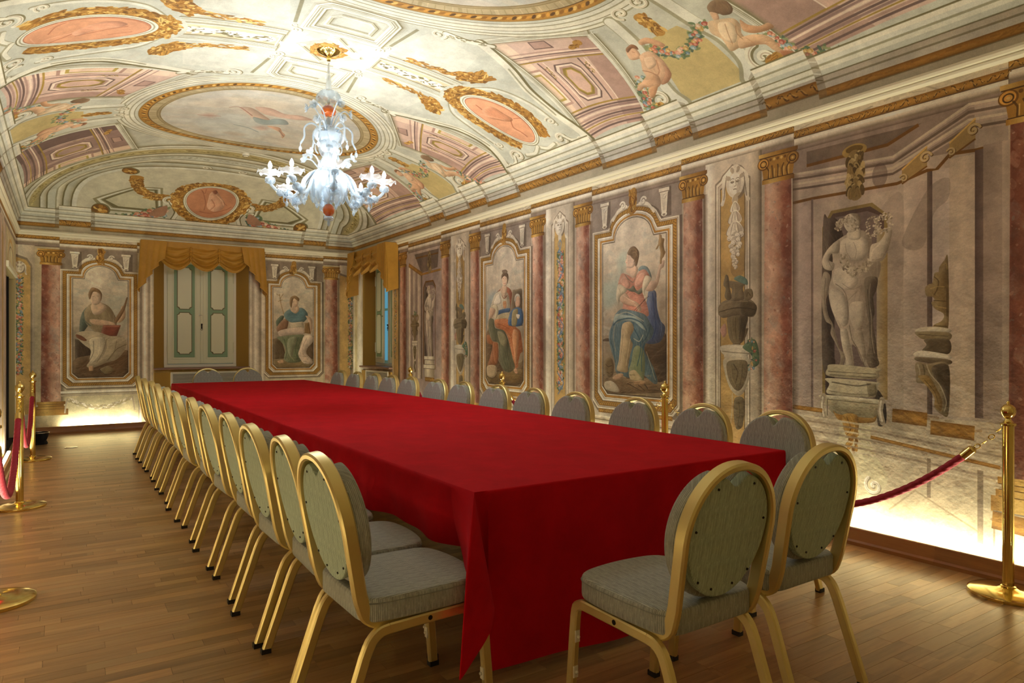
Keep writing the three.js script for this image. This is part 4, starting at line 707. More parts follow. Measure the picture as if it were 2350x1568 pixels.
function rightWall() {
  rnd = mulberry(31);
  rect(0, 0, 12.42, 2.97, '#bfb09a');
  upright(0, 0, 12.42, 0.9, ['#cdbd98', '#cfc0a0', '#c3b49c']);
  // recesses behind the frames
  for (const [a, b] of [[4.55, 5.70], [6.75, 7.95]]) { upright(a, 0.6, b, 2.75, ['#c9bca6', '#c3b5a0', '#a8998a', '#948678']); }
  for (const [a, b] of [[0, 2.40], [3.49, 4.56], [5.69, 6.76], [7.94, 9.02], [10.36, 12.42]]) entablature(a, b, true);
  for (const [a, b] of [[2.40, 3.49], [4.56, 5.69], [6.76, 7.94], [9.02, 10.36]]) entablature(a, b, false);
  // strip by the window
  across(0, 0, 0.5, 2.78, [[0, C.mid], [0.12, C.light], [0.3, '#cdbb86'], [0.55, C.light], [0.75, C.hi], [1, C.stone]]);
  across(1.80, 0, 2.10, 2.78, [[0, C.light], [0.2, C.ochre], [0.7, C.ochre], [0.8, C.line], [1, C.mid]]); posies([[1.90, 2.4], [1.92, 1.7], [1.90, 1.1]], 0.07, 50);
  // small niche with a statue
  across(2.32, 0.5, 3.52, 2.70, ['#b7a79c', '#a8978f', '#9c8a84', '#b5a59a']);
  poly([[2.40, 2.70], [3.49, 2.70], [3.40, 2.66], [2.62, 2.66], [2.86, 2.36], [2.86, 0.85], [2.40, 0.85]], C.mauve); poly([[2.62, 2.66], [3.42, 2.66], [3.38, 2.40], [2.86, 2.36]], C.mauveDeep);
  for (const [x, c] of [[2.42, C.light], [2.50, C.mauveDim], [2.58, C.stone], [2.66, C.mauveDim], [2.74, C.stone], [2.84, C.mauveDeep]]) across(x, 0.8, x + 0.07, 2.50 - (x - 2.42) * 0.35, [c, c, C.mauve]);
  giltBand(2.42, 2.52, 2.88, 2.34, 0.06, false); giltBand(2.88, 2.34, 3.48, 2.36, 0.03, false); lines([[2.66, 2.60], [3.40, 2.60]], C.goldLo, 0.02);
  poly([[2.93, 0.95], [3.31, 0.95], [3.31, 2.14], [3.24, 2.22], [3.00, 2.22], [2.93, 2.14]], C.mauveDeep); lines([[2.93, 0.95], [2.93, 2.14], [3.00, 2.22], [3.24, 2.22], [3.31, 2.14], [3.31, 0.95]], C.goldLo, 0.022);
  poly([[2.98, 0.95], [3.31, 0.95], [3.31, 2.10], [3.22, 2.16], [3.02, 2.16]], '#9c8983');
  leaves([[3.12, 2.62], [3.12, 2.50], [3.13, 2.38]], 0.13, ['#7d6b4a', '#a18c60', '#5f4f34'], 34, 1, '#7d6b4a');
  statuary(() => { g.translate(3.12, 1.10); g.scale(0.72, 1.0); g.translate(-9.455, -1.127); });
  const plinth = (x, y, k) => { for (const [a, b, c, t] of [[-0.17, -0.03, 0.02, C.hi], [-0.15, -0.10, -0.03, C.stone], [-0.19, -0.16, -0.10, C.light], [-0.16, -0.28, -0.16, C.mid]]) across(x + a * k, y + b, x - a * k, y + c, [t, C.light, t, C.dim]); for (const q of [-0.03, -0.10, -0.16]) lines([[x - 0.18 * k, y + q], [x + 0.18 * k, y + q]], C.deep, 0.007); };
  plinth(3.12, 1.115, 1.0); giltBand(2.98, 0.80, 3.28, 0.80, 0.06);
  bronzeUrn(2.63, 1.36, 0.44); bracket(2.63, 1.36, 0.2, 0.45);
  // large niche with the wreathed statue
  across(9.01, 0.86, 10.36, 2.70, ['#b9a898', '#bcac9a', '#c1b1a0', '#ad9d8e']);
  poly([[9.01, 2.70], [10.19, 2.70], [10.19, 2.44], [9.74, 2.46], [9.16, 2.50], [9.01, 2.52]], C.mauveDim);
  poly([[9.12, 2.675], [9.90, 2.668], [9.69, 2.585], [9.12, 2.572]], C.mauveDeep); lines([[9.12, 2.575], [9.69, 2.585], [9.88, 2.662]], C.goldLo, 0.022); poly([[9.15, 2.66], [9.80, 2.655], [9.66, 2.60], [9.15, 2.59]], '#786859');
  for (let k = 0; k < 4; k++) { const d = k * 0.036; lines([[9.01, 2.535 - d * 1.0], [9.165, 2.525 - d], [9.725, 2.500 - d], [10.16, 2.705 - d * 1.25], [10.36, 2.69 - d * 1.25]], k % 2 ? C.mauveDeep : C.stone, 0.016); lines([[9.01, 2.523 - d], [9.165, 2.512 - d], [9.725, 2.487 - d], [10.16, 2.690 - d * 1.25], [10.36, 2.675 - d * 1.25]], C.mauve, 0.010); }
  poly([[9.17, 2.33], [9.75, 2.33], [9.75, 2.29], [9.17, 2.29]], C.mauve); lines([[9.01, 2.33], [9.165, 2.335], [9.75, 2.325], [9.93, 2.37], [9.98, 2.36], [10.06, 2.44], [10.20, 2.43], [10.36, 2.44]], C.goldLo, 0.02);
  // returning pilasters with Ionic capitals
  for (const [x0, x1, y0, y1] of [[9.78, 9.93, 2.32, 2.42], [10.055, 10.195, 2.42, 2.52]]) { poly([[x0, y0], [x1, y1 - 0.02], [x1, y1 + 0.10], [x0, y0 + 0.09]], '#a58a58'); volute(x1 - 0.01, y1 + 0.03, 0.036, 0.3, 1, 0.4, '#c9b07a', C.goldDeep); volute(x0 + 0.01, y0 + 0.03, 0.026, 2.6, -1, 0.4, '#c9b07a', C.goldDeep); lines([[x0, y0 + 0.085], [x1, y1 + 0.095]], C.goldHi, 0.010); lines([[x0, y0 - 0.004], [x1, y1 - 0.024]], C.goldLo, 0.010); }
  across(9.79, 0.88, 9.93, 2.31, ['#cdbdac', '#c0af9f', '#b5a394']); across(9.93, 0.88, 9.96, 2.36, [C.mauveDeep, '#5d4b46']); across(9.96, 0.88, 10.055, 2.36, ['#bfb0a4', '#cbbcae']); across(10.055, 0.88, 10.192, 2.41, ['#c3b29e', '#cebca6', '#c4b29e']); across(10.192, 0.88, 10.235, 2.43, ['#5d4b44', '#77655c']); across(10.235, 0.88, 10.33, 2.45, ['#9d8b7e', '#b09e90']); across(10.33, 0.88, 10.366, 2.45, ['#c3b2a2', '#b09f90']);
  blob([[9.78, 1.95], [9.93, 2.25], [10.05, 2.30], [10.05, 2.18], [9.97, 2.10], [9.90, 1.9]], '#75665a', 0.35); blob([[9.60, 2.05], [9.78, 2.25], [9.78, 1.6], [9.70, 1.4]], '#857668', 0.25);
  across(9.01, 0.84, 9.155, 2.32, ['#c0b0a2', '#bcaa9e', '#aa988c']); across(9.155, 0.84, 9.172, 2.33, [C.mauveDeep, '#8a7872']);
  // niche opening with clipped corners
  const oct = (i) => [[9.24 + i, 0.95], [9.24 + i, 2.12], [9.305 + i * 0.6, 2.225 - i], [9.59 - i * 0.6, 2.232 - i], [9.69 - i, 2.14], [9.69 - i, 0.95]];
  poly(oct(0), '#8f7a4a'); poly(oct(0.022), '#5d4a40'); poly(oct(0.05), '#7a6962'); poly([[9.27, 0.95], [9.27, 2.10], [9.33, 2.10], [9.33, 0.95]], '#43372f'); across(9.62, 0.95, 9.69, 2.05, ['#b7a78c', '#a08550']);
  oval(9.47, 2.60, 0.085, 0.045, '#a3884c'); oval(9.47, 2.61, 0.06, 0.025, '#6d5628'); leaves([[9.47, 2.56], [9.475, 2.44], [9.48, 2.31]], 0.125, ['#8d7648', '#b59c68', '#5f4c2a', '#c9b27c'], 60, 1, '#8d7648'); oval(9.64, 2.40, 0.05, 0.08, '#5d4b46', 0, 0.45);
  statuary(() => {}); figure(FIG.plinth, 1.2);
  // scrolls of the pedestal
  for (const a of [9.25, 9.655]) { brush([[a, 0.95], [a - 0.012, 0.88], [a + 0.004, 0.80]], C.mid, 0.035); brush([[a - 0.006, 0.94], [a - 0.014, 0.88], [a, 0.81]], C.light, 0.012); }
  blob([[9.38, 0.78], [9.57, 0.78], [9.58, 0.67], [9.63, 0.56], [9.69, 0.46], [9.66, 0.36], [9.58, 0.30], [9.50, 0.32], [9.44, 0.31], [9.34, 0.31], [9.26, 0.36], [9.24, 0.46], [9.31, 0.56], [9.36, 0.67]], '#d6cba6'); leaves([[9.455, 0.72], [9.46, 0.66], [9.45, 0.60]], 0.08, golds, 20, 1); figure(FIG.plinth.slice(-5), 1.2); volute(9.60, 0.385, 0.062, 2.2, 1, 0.30); volute(9.32, 0.385, 0.062, 1.0, -1, 0.30);
  // urn on its bracket, half hidden by the pilaster
  figure(FIG.bronze_urn, 1.1);
  // dado of the large niche
  for (const [x0, x1, y] of [[9.72, 9.93, 0.855], [9.95, 10.19, 0.80]]) { giltBand(x0, y, x1, y - 0.01, 0.085, false); }
  giltBand(9.01, 0.855, 9.24, 0.845, 0.03, false); for (let k = 0; k < 7; k++) { const y = 0.80 - k * 0.032; lines([[9.01, y], [9.26, y - 0.01], [9.62, y - 0.03], [9.93, y - 0.06], [10.36, y - 0.10]], k % 2 ? '#9c8a72' : '#e0d4b8', 0.013, false, 0.75); }
  giltBand(9.58, 0.70, 10.32, 0.61, 0.022, false); lines([[9.94, 0.61], [9.94, 0.37]], '#94836a', 0.022); lines([[10.22, 0.58], [10.22, 0.16]], '#94836a', 0.030); lines([[9.70, 0.25], [9.86, 0.40], [10.22, 0.22]], '#a08e70', 0.010, false, 0.7);
  // pilasters
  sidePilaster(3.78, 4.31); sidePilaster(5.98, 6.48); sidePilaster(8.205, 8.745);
  for (const x of [4.02, 8.50]) { maskHead(x, 2.59, 1.08); oval(x, 2.445, 0.03, 0.04, C.light); bellflowers(x, 2.43, 1.90, 0.165); g.save(); g.translate(x - 8.50, 0); figure(FIG.vase, 0.8); g.restore(); posies([[x + 0.15, 1.34], [x + 0.18, 1.22], [x + 0.15, 1.12]], 0.06, 12); }
  maskHead(6.225, 2.585, 1.0); oval(6.23, 2.45, 0.03, 0.05, C.light); for (let k = 0; k < 3; k++) brush([[6.235, 2.42], [6.20 + 0.03 * k, 2.38], [6.235, 2.31]], '#8a9aa6', 0.012, 0.8);
  brush([[6.27, 2.25], [6.29, 1.6], [6.26, 0.9]], 'rgba(110,86,50,0.6)', 0.09, 0.6); posies([[6.238, 2.28], [6.245, 1.9], [6.23, 1.55], [6.245, 1.2], [6.236, 0.86]], 0.105, 230); for (let k = 0; k < 5; k++) { const y = 2.2 - k * 0.3; brush([[6.19, y], [6.29, y - 0.10], [6.20, y - 0.22]], '#6f82a0', 0.018, 0.7); }
  // columns and pictures
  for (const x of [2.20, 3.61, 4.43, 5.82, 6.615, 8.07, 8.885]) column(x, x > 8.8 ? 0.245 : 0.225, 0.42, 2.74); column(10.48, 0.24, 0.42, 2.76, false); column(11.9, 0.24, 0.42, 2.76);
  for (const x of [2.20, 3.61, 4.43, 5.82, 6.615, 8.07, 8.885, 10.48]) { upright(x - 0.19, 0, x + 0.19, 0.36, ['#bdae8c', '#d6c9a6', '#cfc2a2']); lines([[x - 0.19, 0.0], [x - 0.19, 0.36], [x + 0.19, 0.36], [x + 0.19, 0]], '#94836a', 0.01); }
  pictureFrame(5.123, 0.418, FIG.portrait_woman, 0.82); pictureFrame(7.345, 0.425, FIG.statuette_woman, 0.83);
  for (const [a, b] of [[4.56, 5.69], [6.76, 7.94]]) { for (let k = 0; k < 5; k++) lines([[a, 0.60 - k * 0.03], [b, 0.60 - k * 0.03]], k % 2 ? '#8d7c60' : '#e6dcc2', 0.014); giltBand(a + 0.1, 0.66, b - 0.1, 0.66, 0.04); }
  giltBand(9.98 + 0.30, 0.31, 10.6, 0.29, 0.10, false);
  across(10.62, 0.3, 12.42, 2.70, ['#c3b5a0', '#bcae98', '#c3b5a0']);
}
function backWall() {
  rnd = mulberry(47);
  rect(XL, 0, XR, 2.97, '#bcae8e'); upright(XL, 0, XR, 0.62, ['#cfc196', '#d6c9a0', '#c9bc98']);
  for (const [a, b] of [[XL, -0.06], [0.94, 2.86], [3.86, XR]]) entablature(a, b, true); for (const [a, b] of [[-0.06, 0.94], [2.86, 3.86]]) entablature(a, b, false);
  for (const [a, b] of [[-0.06, 0.95], [2.86, 3.86]]) upright(a, 0.6, b, 2.72, ['#c9bc9e', '#c3b598', '#a89a82', '#8f8070']);
  // corner panels with garlands
  for (const [a, b, gx] of [[XL, -0.36, XL + 0.04], [4.16, XR, XR - 0.05]]) { across(a, 0.1, b, 2.74, [C.light, C.stone, C.mid]); poly([[a, 0.3], [b - 0.03, 0.3], [b - 0.03, 2.45], [b - 0.09, 2.55], [a, 2.60]], C.dim); poly([[a, 0.3], [b - 0.05, 0.3], [b - 0.05, 2.43], [b - 0.10, 2.52], [a, 2.56]], C.ochre); maskHead(gx, 2.42, 0.7); posies([[gx, 2.28], [gx, 1.8], [gx, 1.3], [gx, 0.9]], 0.08, 150); }
  // ochre reveal edges and clustered pilasters beside the window
  for (const [a, b] of [[0.96, 1.17], [2.59, 2.86]]) across(a, 0, b, 2.76, [[0, C.dim], [0.12, C.light], [0.25, C.mid], [0.4, C.hi], [0.55, C.stone], [0.7, C.dim], [0.82, C.light], [1, C.mid]]);
  rect(1.17, 0, 2.59, 0.95, '#a88a48'); rect(1.17, 2.6, 2.59, 2.97, '#a88a48');
  column(-0.165, 0.245, 0.33, 2.70, false); column(4.005, 0.235, 0.33, 2.70);
  pictureFrame(0.46, 0.362, FIG.lute_woman, 0.81); pictureFrame(3.335, 0.350, FIG.lyre_woman, 0.90);
  for (const [a, b] of [[-0.05, 0.96], [2.86, 3.86]]) {
    lines([[a, 0.60], [b, 0.60]], C.hi, 0.03); lines([[a, 0.575], [b, 0.575]], C.dim, 0.012); lines([[a, 0.55], [b, 0.55]], C.mid, 0.02);
    const xc = (a + b) / 2, pts = []; for (let i = 0; i <= 10; i++) { const k = i / 5 - 1; pts.push([xc + k * 0.40, 0.36 + 0.13 * k * k]); } leaves(pts, 0.07, [C.hi, C.light, C.mid, '#a99a78'], 90, 1, '#b8a880'); for (const s of [-1, 1]) brush([[xc + s * 0.42, 0.50], [xc + s * 0.44, 0.40], [xc + s * 0.45, 0.30]], C.mid, 0.02);
  }
}
function leftWall() {
  rnd = mulberry(53);
  rect(ZN, 0, ZB, 2.97, '#bfb09a'); entablature(ZN, ZB, true);
  for (let x = 0.3; x < 9.4; x += 1.5) { sidePilaster(x, x + 0.5); column(x + 0.85, 0.23, 0.4, 2.74); across(x + 1.05, 0.5, x + 1.45, 2.68, ['#b3a296', '#c3b4a6', '#a5948a']); }
  for (const [a, b] of [[9.2, 9.45], [9.72, 10.04]]) across(a, 0, b, 2.74, [C.light, '#c9a898', C.mid, C.light, '#b58f80', C.mid]);
  upright(10.0, 2.24, ZB, 2.74, ['#c9bc92', '#d6cba8', '#c3b590']); ring(10.95, 2.28, 0.6, 0.36, C.ochre, 0.05, 0, PI); ring(10.95, 2.28, 0.5, 0.28, C.dim, 0.02, 0, PI);
}
const CWm = 5.6095, CLm = 13.0395, MX = CWm / 2, MZ = CLm / 2, OZ = 4.29;   // unrolled vault in metres: across, along, middle, first oval
const K = { ground: '#c0c2b4', cream: '#d7d7c9', shade: '#9d997e', edge: '#726a48', pink: '#cfb3a4', pinkLo: '#b09184', mauve: '#957a73', mauveLo: '#6f5953', ochre: '#c0ae78', terra: '#bf8563', terraLo: '#9c6247' };
function mouldings(path, w, dx = 0.008, dy = -0.008) {   // a raised moulding following a path drawn by path()
  const st = (c, k, a = 0, b = 0, al = 1) => { g.save(); g.translate(a, b); g.globalAlpha = al; g.beginPath(); path(); g.strokeStyle = c; g.lineWidth = w * k; g.lineJoin = 'miter'; g.lineCap = 'butt'; g.stroke(); g.restore(); g.globalAlpha = 1; };
st('#8a8064', 1.7, dx * 2.2, dy * 2.2, 0.16); st('#8a8064', 1.35, dx * 2.0, dy * 2.0, 0.22); st('#8a8064', 1.05, dx * 2.0, dy * 2.0, 0.30); st(K.edge, 1, dx, dy, 0.8); st(K.cream, 0.92); st(K.shade, 0.5, dx * 0.4, dy * 0.4); st(K.cream, 0.30, -dx * 0.2, -dy * 0.2); st(K.edge, 0.09, 0, 0, 0.7);
}
const P2 = (pts, closed = true) => () => { pts.forEach(([x, y], i) => (i ? g.lineTo(x, y) : g.moveTo(x, y))); if (closed) g.closePath(); };
function coveCornice(at, l, blocks) {   // at(t, d): t up the cove, d along it
  const band = (t0, t1, d0, d1, c) => poly([at(t0, d0), at(t0, d1), at(t1, d1), at(t1, d0)], c);
  const run = (d0, d1, o, leafy) => {
    band(0, 0.05 + o * 0.5, d0, d1, '#b4aa92'); band(0.044 + o * 0.5, 0.05 + o * 0.5, d0, d1, K.edge);
    const gw = leafy ? 0.085 : 0.055, gt = 0.05 + o * 0.5; const A = at(gt + gw / 2, d0), B = at(gt + gw / 2, d1); giltBand(A[0], A[1], B[0], B[1], gw, leafy);
    let t = gt + gw; const top = 0.345 + o; const cols = [K.cream, K.shade, '#dad8c6', K.edge, K.ground, '#dad8c6', K.shade, K.cream, '#e8e3d0', K.edge]; const hs = [0.16, 0.05, 0.14, 0.03, 0.14, 0.12, 0.06, 0.13, 0.13, 0.04]; const H = top - t;
    cols.forEach((c, i) => { band(t, t + hs[i] * H + 0.002, d0, d1, c); t += hs[i] * H; });
  };
  let d = 0; for (const [a, b] of blocks) { run(d, a, 0, false); d = b; } run(d, l, 0, false);
  for (const [a, b] of blocks) { run(a, b, 0.075, true); for (const e of [a, b]) { const s = e === a ? -1 : 1; poly([at(0.05, e), at(0.40, e), at(0.36, e + s * 0.05), at(0.05, e + s * 0.06)], 'rgba(120,108,84,0.45)'); for (let k = 0; k < 5; k++) { const t = 0.18 + k * 0.045; lines([at(t, e), at(t - 0.02, e + s * 0.05)], k % 2 ? K.cream : K.edge, 0.008, false, 0.8); } } }
}
// a compartment of painted pink architecture; q = four corners: low near, low far, high far, high near (t, d)
function pinkBay(at, q, dark) {
  const F = (u, v) => { const a = [q[0][0] + (q[1][0] - q[0][0]) * u, q[0][1] + (q[1][1] - q[0][1]) * u], b = [q[3][0] + (q[2][0] - q[3][0]) * u, q[3][1] + (q[2][1] - q[3][1]) * u], bow = 0.05 * Math.sin(PI * u) * (1 - v); return at(a[0] + (b[0] - a[0]) * v + bow, a[1] + (b[1] - a[1]) * v); };
  const pl = (pts, c) => poly(pts.map(([u, v]) => F(u, v)), c), ln = (pts, c, w, cl = false, al = 1) => lines(pts.map(([u, v]) => F(u, v)), c, w, cl, al);
  const edge = (v, a = 0, b = 1) => Array.from({ length: 13 }, (_, i) => [a + (b - a) * i / 12, v]);
  clipTo(() => { [...edge(0), [1, 1], [0, 1]].forEach(([u, v], i) => { const p = F(u, v); i ? g.lineTo(...p) : g.moveTo(...p); }); g.closePath(); }, () => {
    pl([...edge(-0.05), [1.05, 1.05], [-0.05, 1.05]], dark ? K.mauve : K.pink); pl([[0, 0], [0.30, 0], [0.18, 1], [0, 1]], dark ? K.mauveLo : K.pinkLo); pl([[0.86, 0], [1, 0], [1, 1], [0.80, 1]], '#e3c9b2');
    for (let k = 0; k < 9; k++) ln(edge(0.03 + k * 0.022), [K.mauveLo, K.pinkLo, '#e6d0bc', K.mauve][k % 4], 0.018); ln(edge(0.235), '#a5883f', 0.018); ln(edge(0.075), '#a5883f', 0.012);
    for (let k = 0; k < 6; k++) ln(edge(0.74 + k * 0.018), [K.mauveLo, '#e6d0bc', K.pinkLo][k % 3], 0.013); ln(edge(0.735), '#a5883f', 0.016);
    for (const [u0, u1] of [[0.36, 0.66]]) { const oc = (i) => [[u0 + i + 0.05, 0.28 + i], [u1 - i - 0.05, 0.28 + i], [u1 - i, 0.34 + i], [u1 - i, 0.62 - i], [u1 - i - 0.05, 0.68 - i], [u0 + i + 0.05, 0.68 - i], [u0 + i, 0.62 - i], [u0 + i, 0.34 + i]]; pl(oc(0), K.mauveLo); pl(oc(0.012), '#e6d2c0'); pl(oc(0.032), K.pinkLo); pl(oc(0.05), '#8f7a3c'); pl(oc(0.068), '#b59a50'); pl(oc(0.075), dark ? '#a58a80' : '#cfae9e'); }
    for (const u of [0.28, 0.72]) { pl([[u - 0.035, 0.24], [u + 0.035, 0.24], [u + 0.03, 0.72], [u - 0.03, 0.72]], dark ? '#ab9086' : '#d3b2a2'); ln([[u + 0.035, 0.24], [u + 0.03, 0.72]], K.mauveLo, 0.014); ln([[u - 0.035, 0.24], [u - 0.03, 0.72]], '#ecd9c8', 0.010); const p = F(u, 0.66); leaves([p, F(u, 0.60), F(u, 0.54)], 0.05, ['#8f7a4a', '#b59d68', '#6f5c34'], 12, 0.9); }
    const oc2 = (i) => [[0.80 + i, 0.30 + i], [1.1, 0.30 + i], [1.1, 0.66 - i], [0.80 + i, 0.66 - i]]; pl(oc2(0), '#b08f80'); pl(oc2(0.02), '#e8d6c2'); pl(oc2(0.045), '#b09a50'); pl(oc2(0.065), '#dcc0a8');
    leaves([F(0.16, 0.9), F(0.22, 0.86), F(0.27, 0.84)], 0.07, golds, 16, 1, C.gold); pl([[0.42, 0.86], [0.62, 0.86], [0.60, 0.95], [0.44, 0.95]], K.mauveLo); pl([[0.44, 0.87], [0.61, 0.87], [0.59, 0.94], [0.45, 0.94]], K.pinkLo);
  });
  for (const e of [[[0, 0], [0, 1]], [[1, 0], [1, 1]], [[0, 1], [1, 1]]]) { const A = F(...e[0]), B = F(...e[1]); mouldings(P2([A, B], false), 0.075); }
}
function medallion(at, fig) {   // oval terracotta relief in a gilt wreath; local: t up the cove, d along; centre t 1.01
  const E = (a, b, o = 0, n = 48) => Array.from({ length: n }, (_, i) => { const k = i / n * 2 * PI; return at(1.005 + o + a * Math.cos(k), b * Math.sin(k)); });
  const open = (a, b, k0, k1, n = 40) => Array.from({ length: n + 1 }, (_, i) => { const k = k0 + (k1 - k0) * i / n; return at(1.0 + a * Math.cos(k), b * Math.sin(k)); });
  poly(E(0.70, 0.46, -0.02), K.ground); for (const s of [-1, 1]) { brush([at(1.55, s * 0.12), at(1.35, s * 0.40), at(1.0, s * 0.50), at(0.66, s * 0.50)], K.shade, 0.05); brush([at(1.55, s * 0.11), at(1.35, s * 0.385), at(1.0, s * 0.485), at(0.66, s * 0.49)], K.cream, 0.035); }
  leaves(open(0.545, 0.315, 2.35, -2.35, 60), 0.135, golds, 520, 1.25, '#a8742a'); leaves(open(0.56, 0.33, 0.5, -0.5, 20), 0.15, golds, 120, 1.3);
  poly(E(0.475, 0.262), K.edge); poly(E(0.470, 0.256, 0.004), '#dcdac8'); poly(E(0.452, 0.240), K.shade); poly(E(0.440, 0.230), K.cream); poly(E(0.425, 0.215), K.terraLo);
  clipTo(() => { E(0.418, 0.208).forEach(([x, y], i) => (i ? g.lineTo(x, y) : g.moveTo(x, y))); g.closePath(); }, () => { poly(E(0.43, 0.22), K.terra); poly(E(0.43, 0.21, -0.02).map(([x, y]) => [x, y + 0.02]), '#d49a76'); fig(); });
  for (const s of [-1, 1]) { const V0 = (t, d, r, a, dir) => { const p = at(t, d); volute(p[0], p[1], r, a, dir, 0.36, '#dcdac8', K.edge); }; V0(0.50, s * 0.38, 0.10, 1.2, s); V0(0.72, s * 0.47, 0.055, 2.2, -s); V0(0.40, s * 0.60, 0.055, 0.4, s); brush([at(0.50, s * 0.44), at(0.42, s * 0.52), at(0.38, s * 0.68)], K.edge, 0.05); brush([at(0.51, s * 0.44), at(0.43, s * 0.51), at(0.39, s * 0.68)], '#dcdac8', 0.035); brush([at(0.50, 0), at(0.44, s * 0.12), at(0.46, s * 0.25)], K.shade, 0.06); brush([at(0.51, 0), at(0.45, s * 0.11), at(0.47, s * 0.24)], '#dad8c6', 0.035); }
}
function puttiPier(at, far, near) {   // cream pier with putti sitting on scrolls; d measured from the axis
  poly([at(0.34, -0.72), at(0.34, 0.72), at(1.34, 0.46), at(1.34, -0.46)], K.ground); poly([at(0.36, -0.30), at(0.36, 0.30), at(0.80, 0.24), at(1.02, 0.14), at(1.02, -0.14), at(0.80, -0.24)], K.ochre);
  for (const s of [-1, 1]) { brush([at(1.34, s * 0.22), at(1.0, s * 0.26), at(0.75, s * 0.34), at(0.5, s * 0.36), at(0.36, s * 0.30)], K.shade, 0.12); brush([at(1.34, s * 0.23), at(1.0, s * 0.275), at(0.75, s * 0.355), at(0.5, s * 0.375), at(0.36, s * 0.32)], K.cream, 0.085); const p = at(0.47, s * 0.50); volute(p[0], p[1], 0.125, s > 0 ? 0 : 3.1, s, 0.34, '#dfddcb', K.edge); leaves([at(0.42, s * 0.53), at(0.40, s * 0.58), at(0.44, s * 0.62)], 0.10, golds, 22, 1, C.gold); mouldings(P2([at(1.34, s * 0.46), at(0.36, s * 0.72)], false), 0.06); }
  leaves([at(1.24, 0.02), at(1.14, 0), at(1.04, 0.01)], 0.12, golds, 30, 1, C.gold);
  { const p = at(1.36, 0.10), q = at(1.36, -0.10); volute(p[0], p[1], 0.07, 0.5, 1, 0.35, '#dfddcb', K.edge); volute(q[0], q[1], 0.07, 2.5, -1, 0.35, '#dfddcb', K.edge); }
  posies([at(0.95, 0.22), at(0.80, 0.05), at(0.82, -0.12), at(0.95, -0.30)], 0.11, 50); posies([at(0.72, 0.50), at(0.55, 0.62), at(0.36, 0.66), at(0.24, 0.72)], 0.11, 46); posies([at(0.60, -0.62), at(0.44, -0.74), at(0.30, -0.98), at(0.24, -1.15)], 0.10, 46);
  far(); near();
}
function skyOval(cz, fig) {
  const E = (k, c) => { g.beginPath(); g.ellipse(MX, cz, 1.25 * k, 1.17 * k, 0, 0, 2 * PI); g.fillStyle = c; g.fill(); };
  for (const [k, c] of [[1.20, K.edge], [1.194, '#dcdac8'], [1.172, K.shade], [1.160, K.cream], [1.135, K.edge], [1.130, '#dad8c6'], [1.095, K.shade], [1.085, K.cream], [1.055, K.edge], [1.05, K.ground], [1.025, '#8f7440'], [1.018, C.gold], [0.952, C.goldDeep], [0.946, '#b3a480'], [0.885, '#8d7c54'], [0.878, '#a39470'], [0.862, '#7d6c48'], [0.855, '#c9bf9e']]) E(k, c);
  for (let i = 0; i < 190; i++) { const a = i / 190 * 2 * PI, r = 0.984, x = MX + 1.25 * r * Math.cos(a), y = cz + 1.17 * r * Math.sin(a); oval(x, y, 0.030, 0.014, [C.goldHi, C.goldDeep, '#c8923c', '#8f6020'][i % 4], a + 0.9 + rr(-0.3, 0.3), 0.9); }
  for (let i = 0; i < 120; i++) { const a = i / 120 * 2 * PI + rr(-0.01, 0.01); const c = Math.cos(a), s = Math.sin(a); lines([[MX + 1.25 * 0.944 * c, cz + 1.17 * 0.944 * s], [MX + 1.25 * 0.89 * c, cz + 1.17 * 0.89 * s]], i % 3 ? '#94855e' : '#d0c39c', i % 5 ? 0.008 : 0.03, false, 0.6); }
  clipTo(() => g.ellipse(MX, cz, 1.25 * 0.852, 1.17 * 0.852, 0, 0, 2 * PI), () => {
    rect(MX - 1.3, cz - 1.3, MX + 1.3, cz + 1.3, '#c6c3b6');
    for (let i = 0; i < 260; i++) { const x = MX + rr(-1.1, 1.1), y = cz + rr(-1.05, 1.05), l = rr(0.1, 0.35); brush([[x - l, y + rr(-0.05, 0.05)], [x, y + rr(-0.06, 0.06)], [x + l, y + rr(-0.05, 0.05)]], ['#d3cfc2', '#b7bab5', '#a8b3b4', '#cabfae', '#beb6a8'][i % 5], rr(0.04, 0.14), 0.20); }
    fig();
  });
}
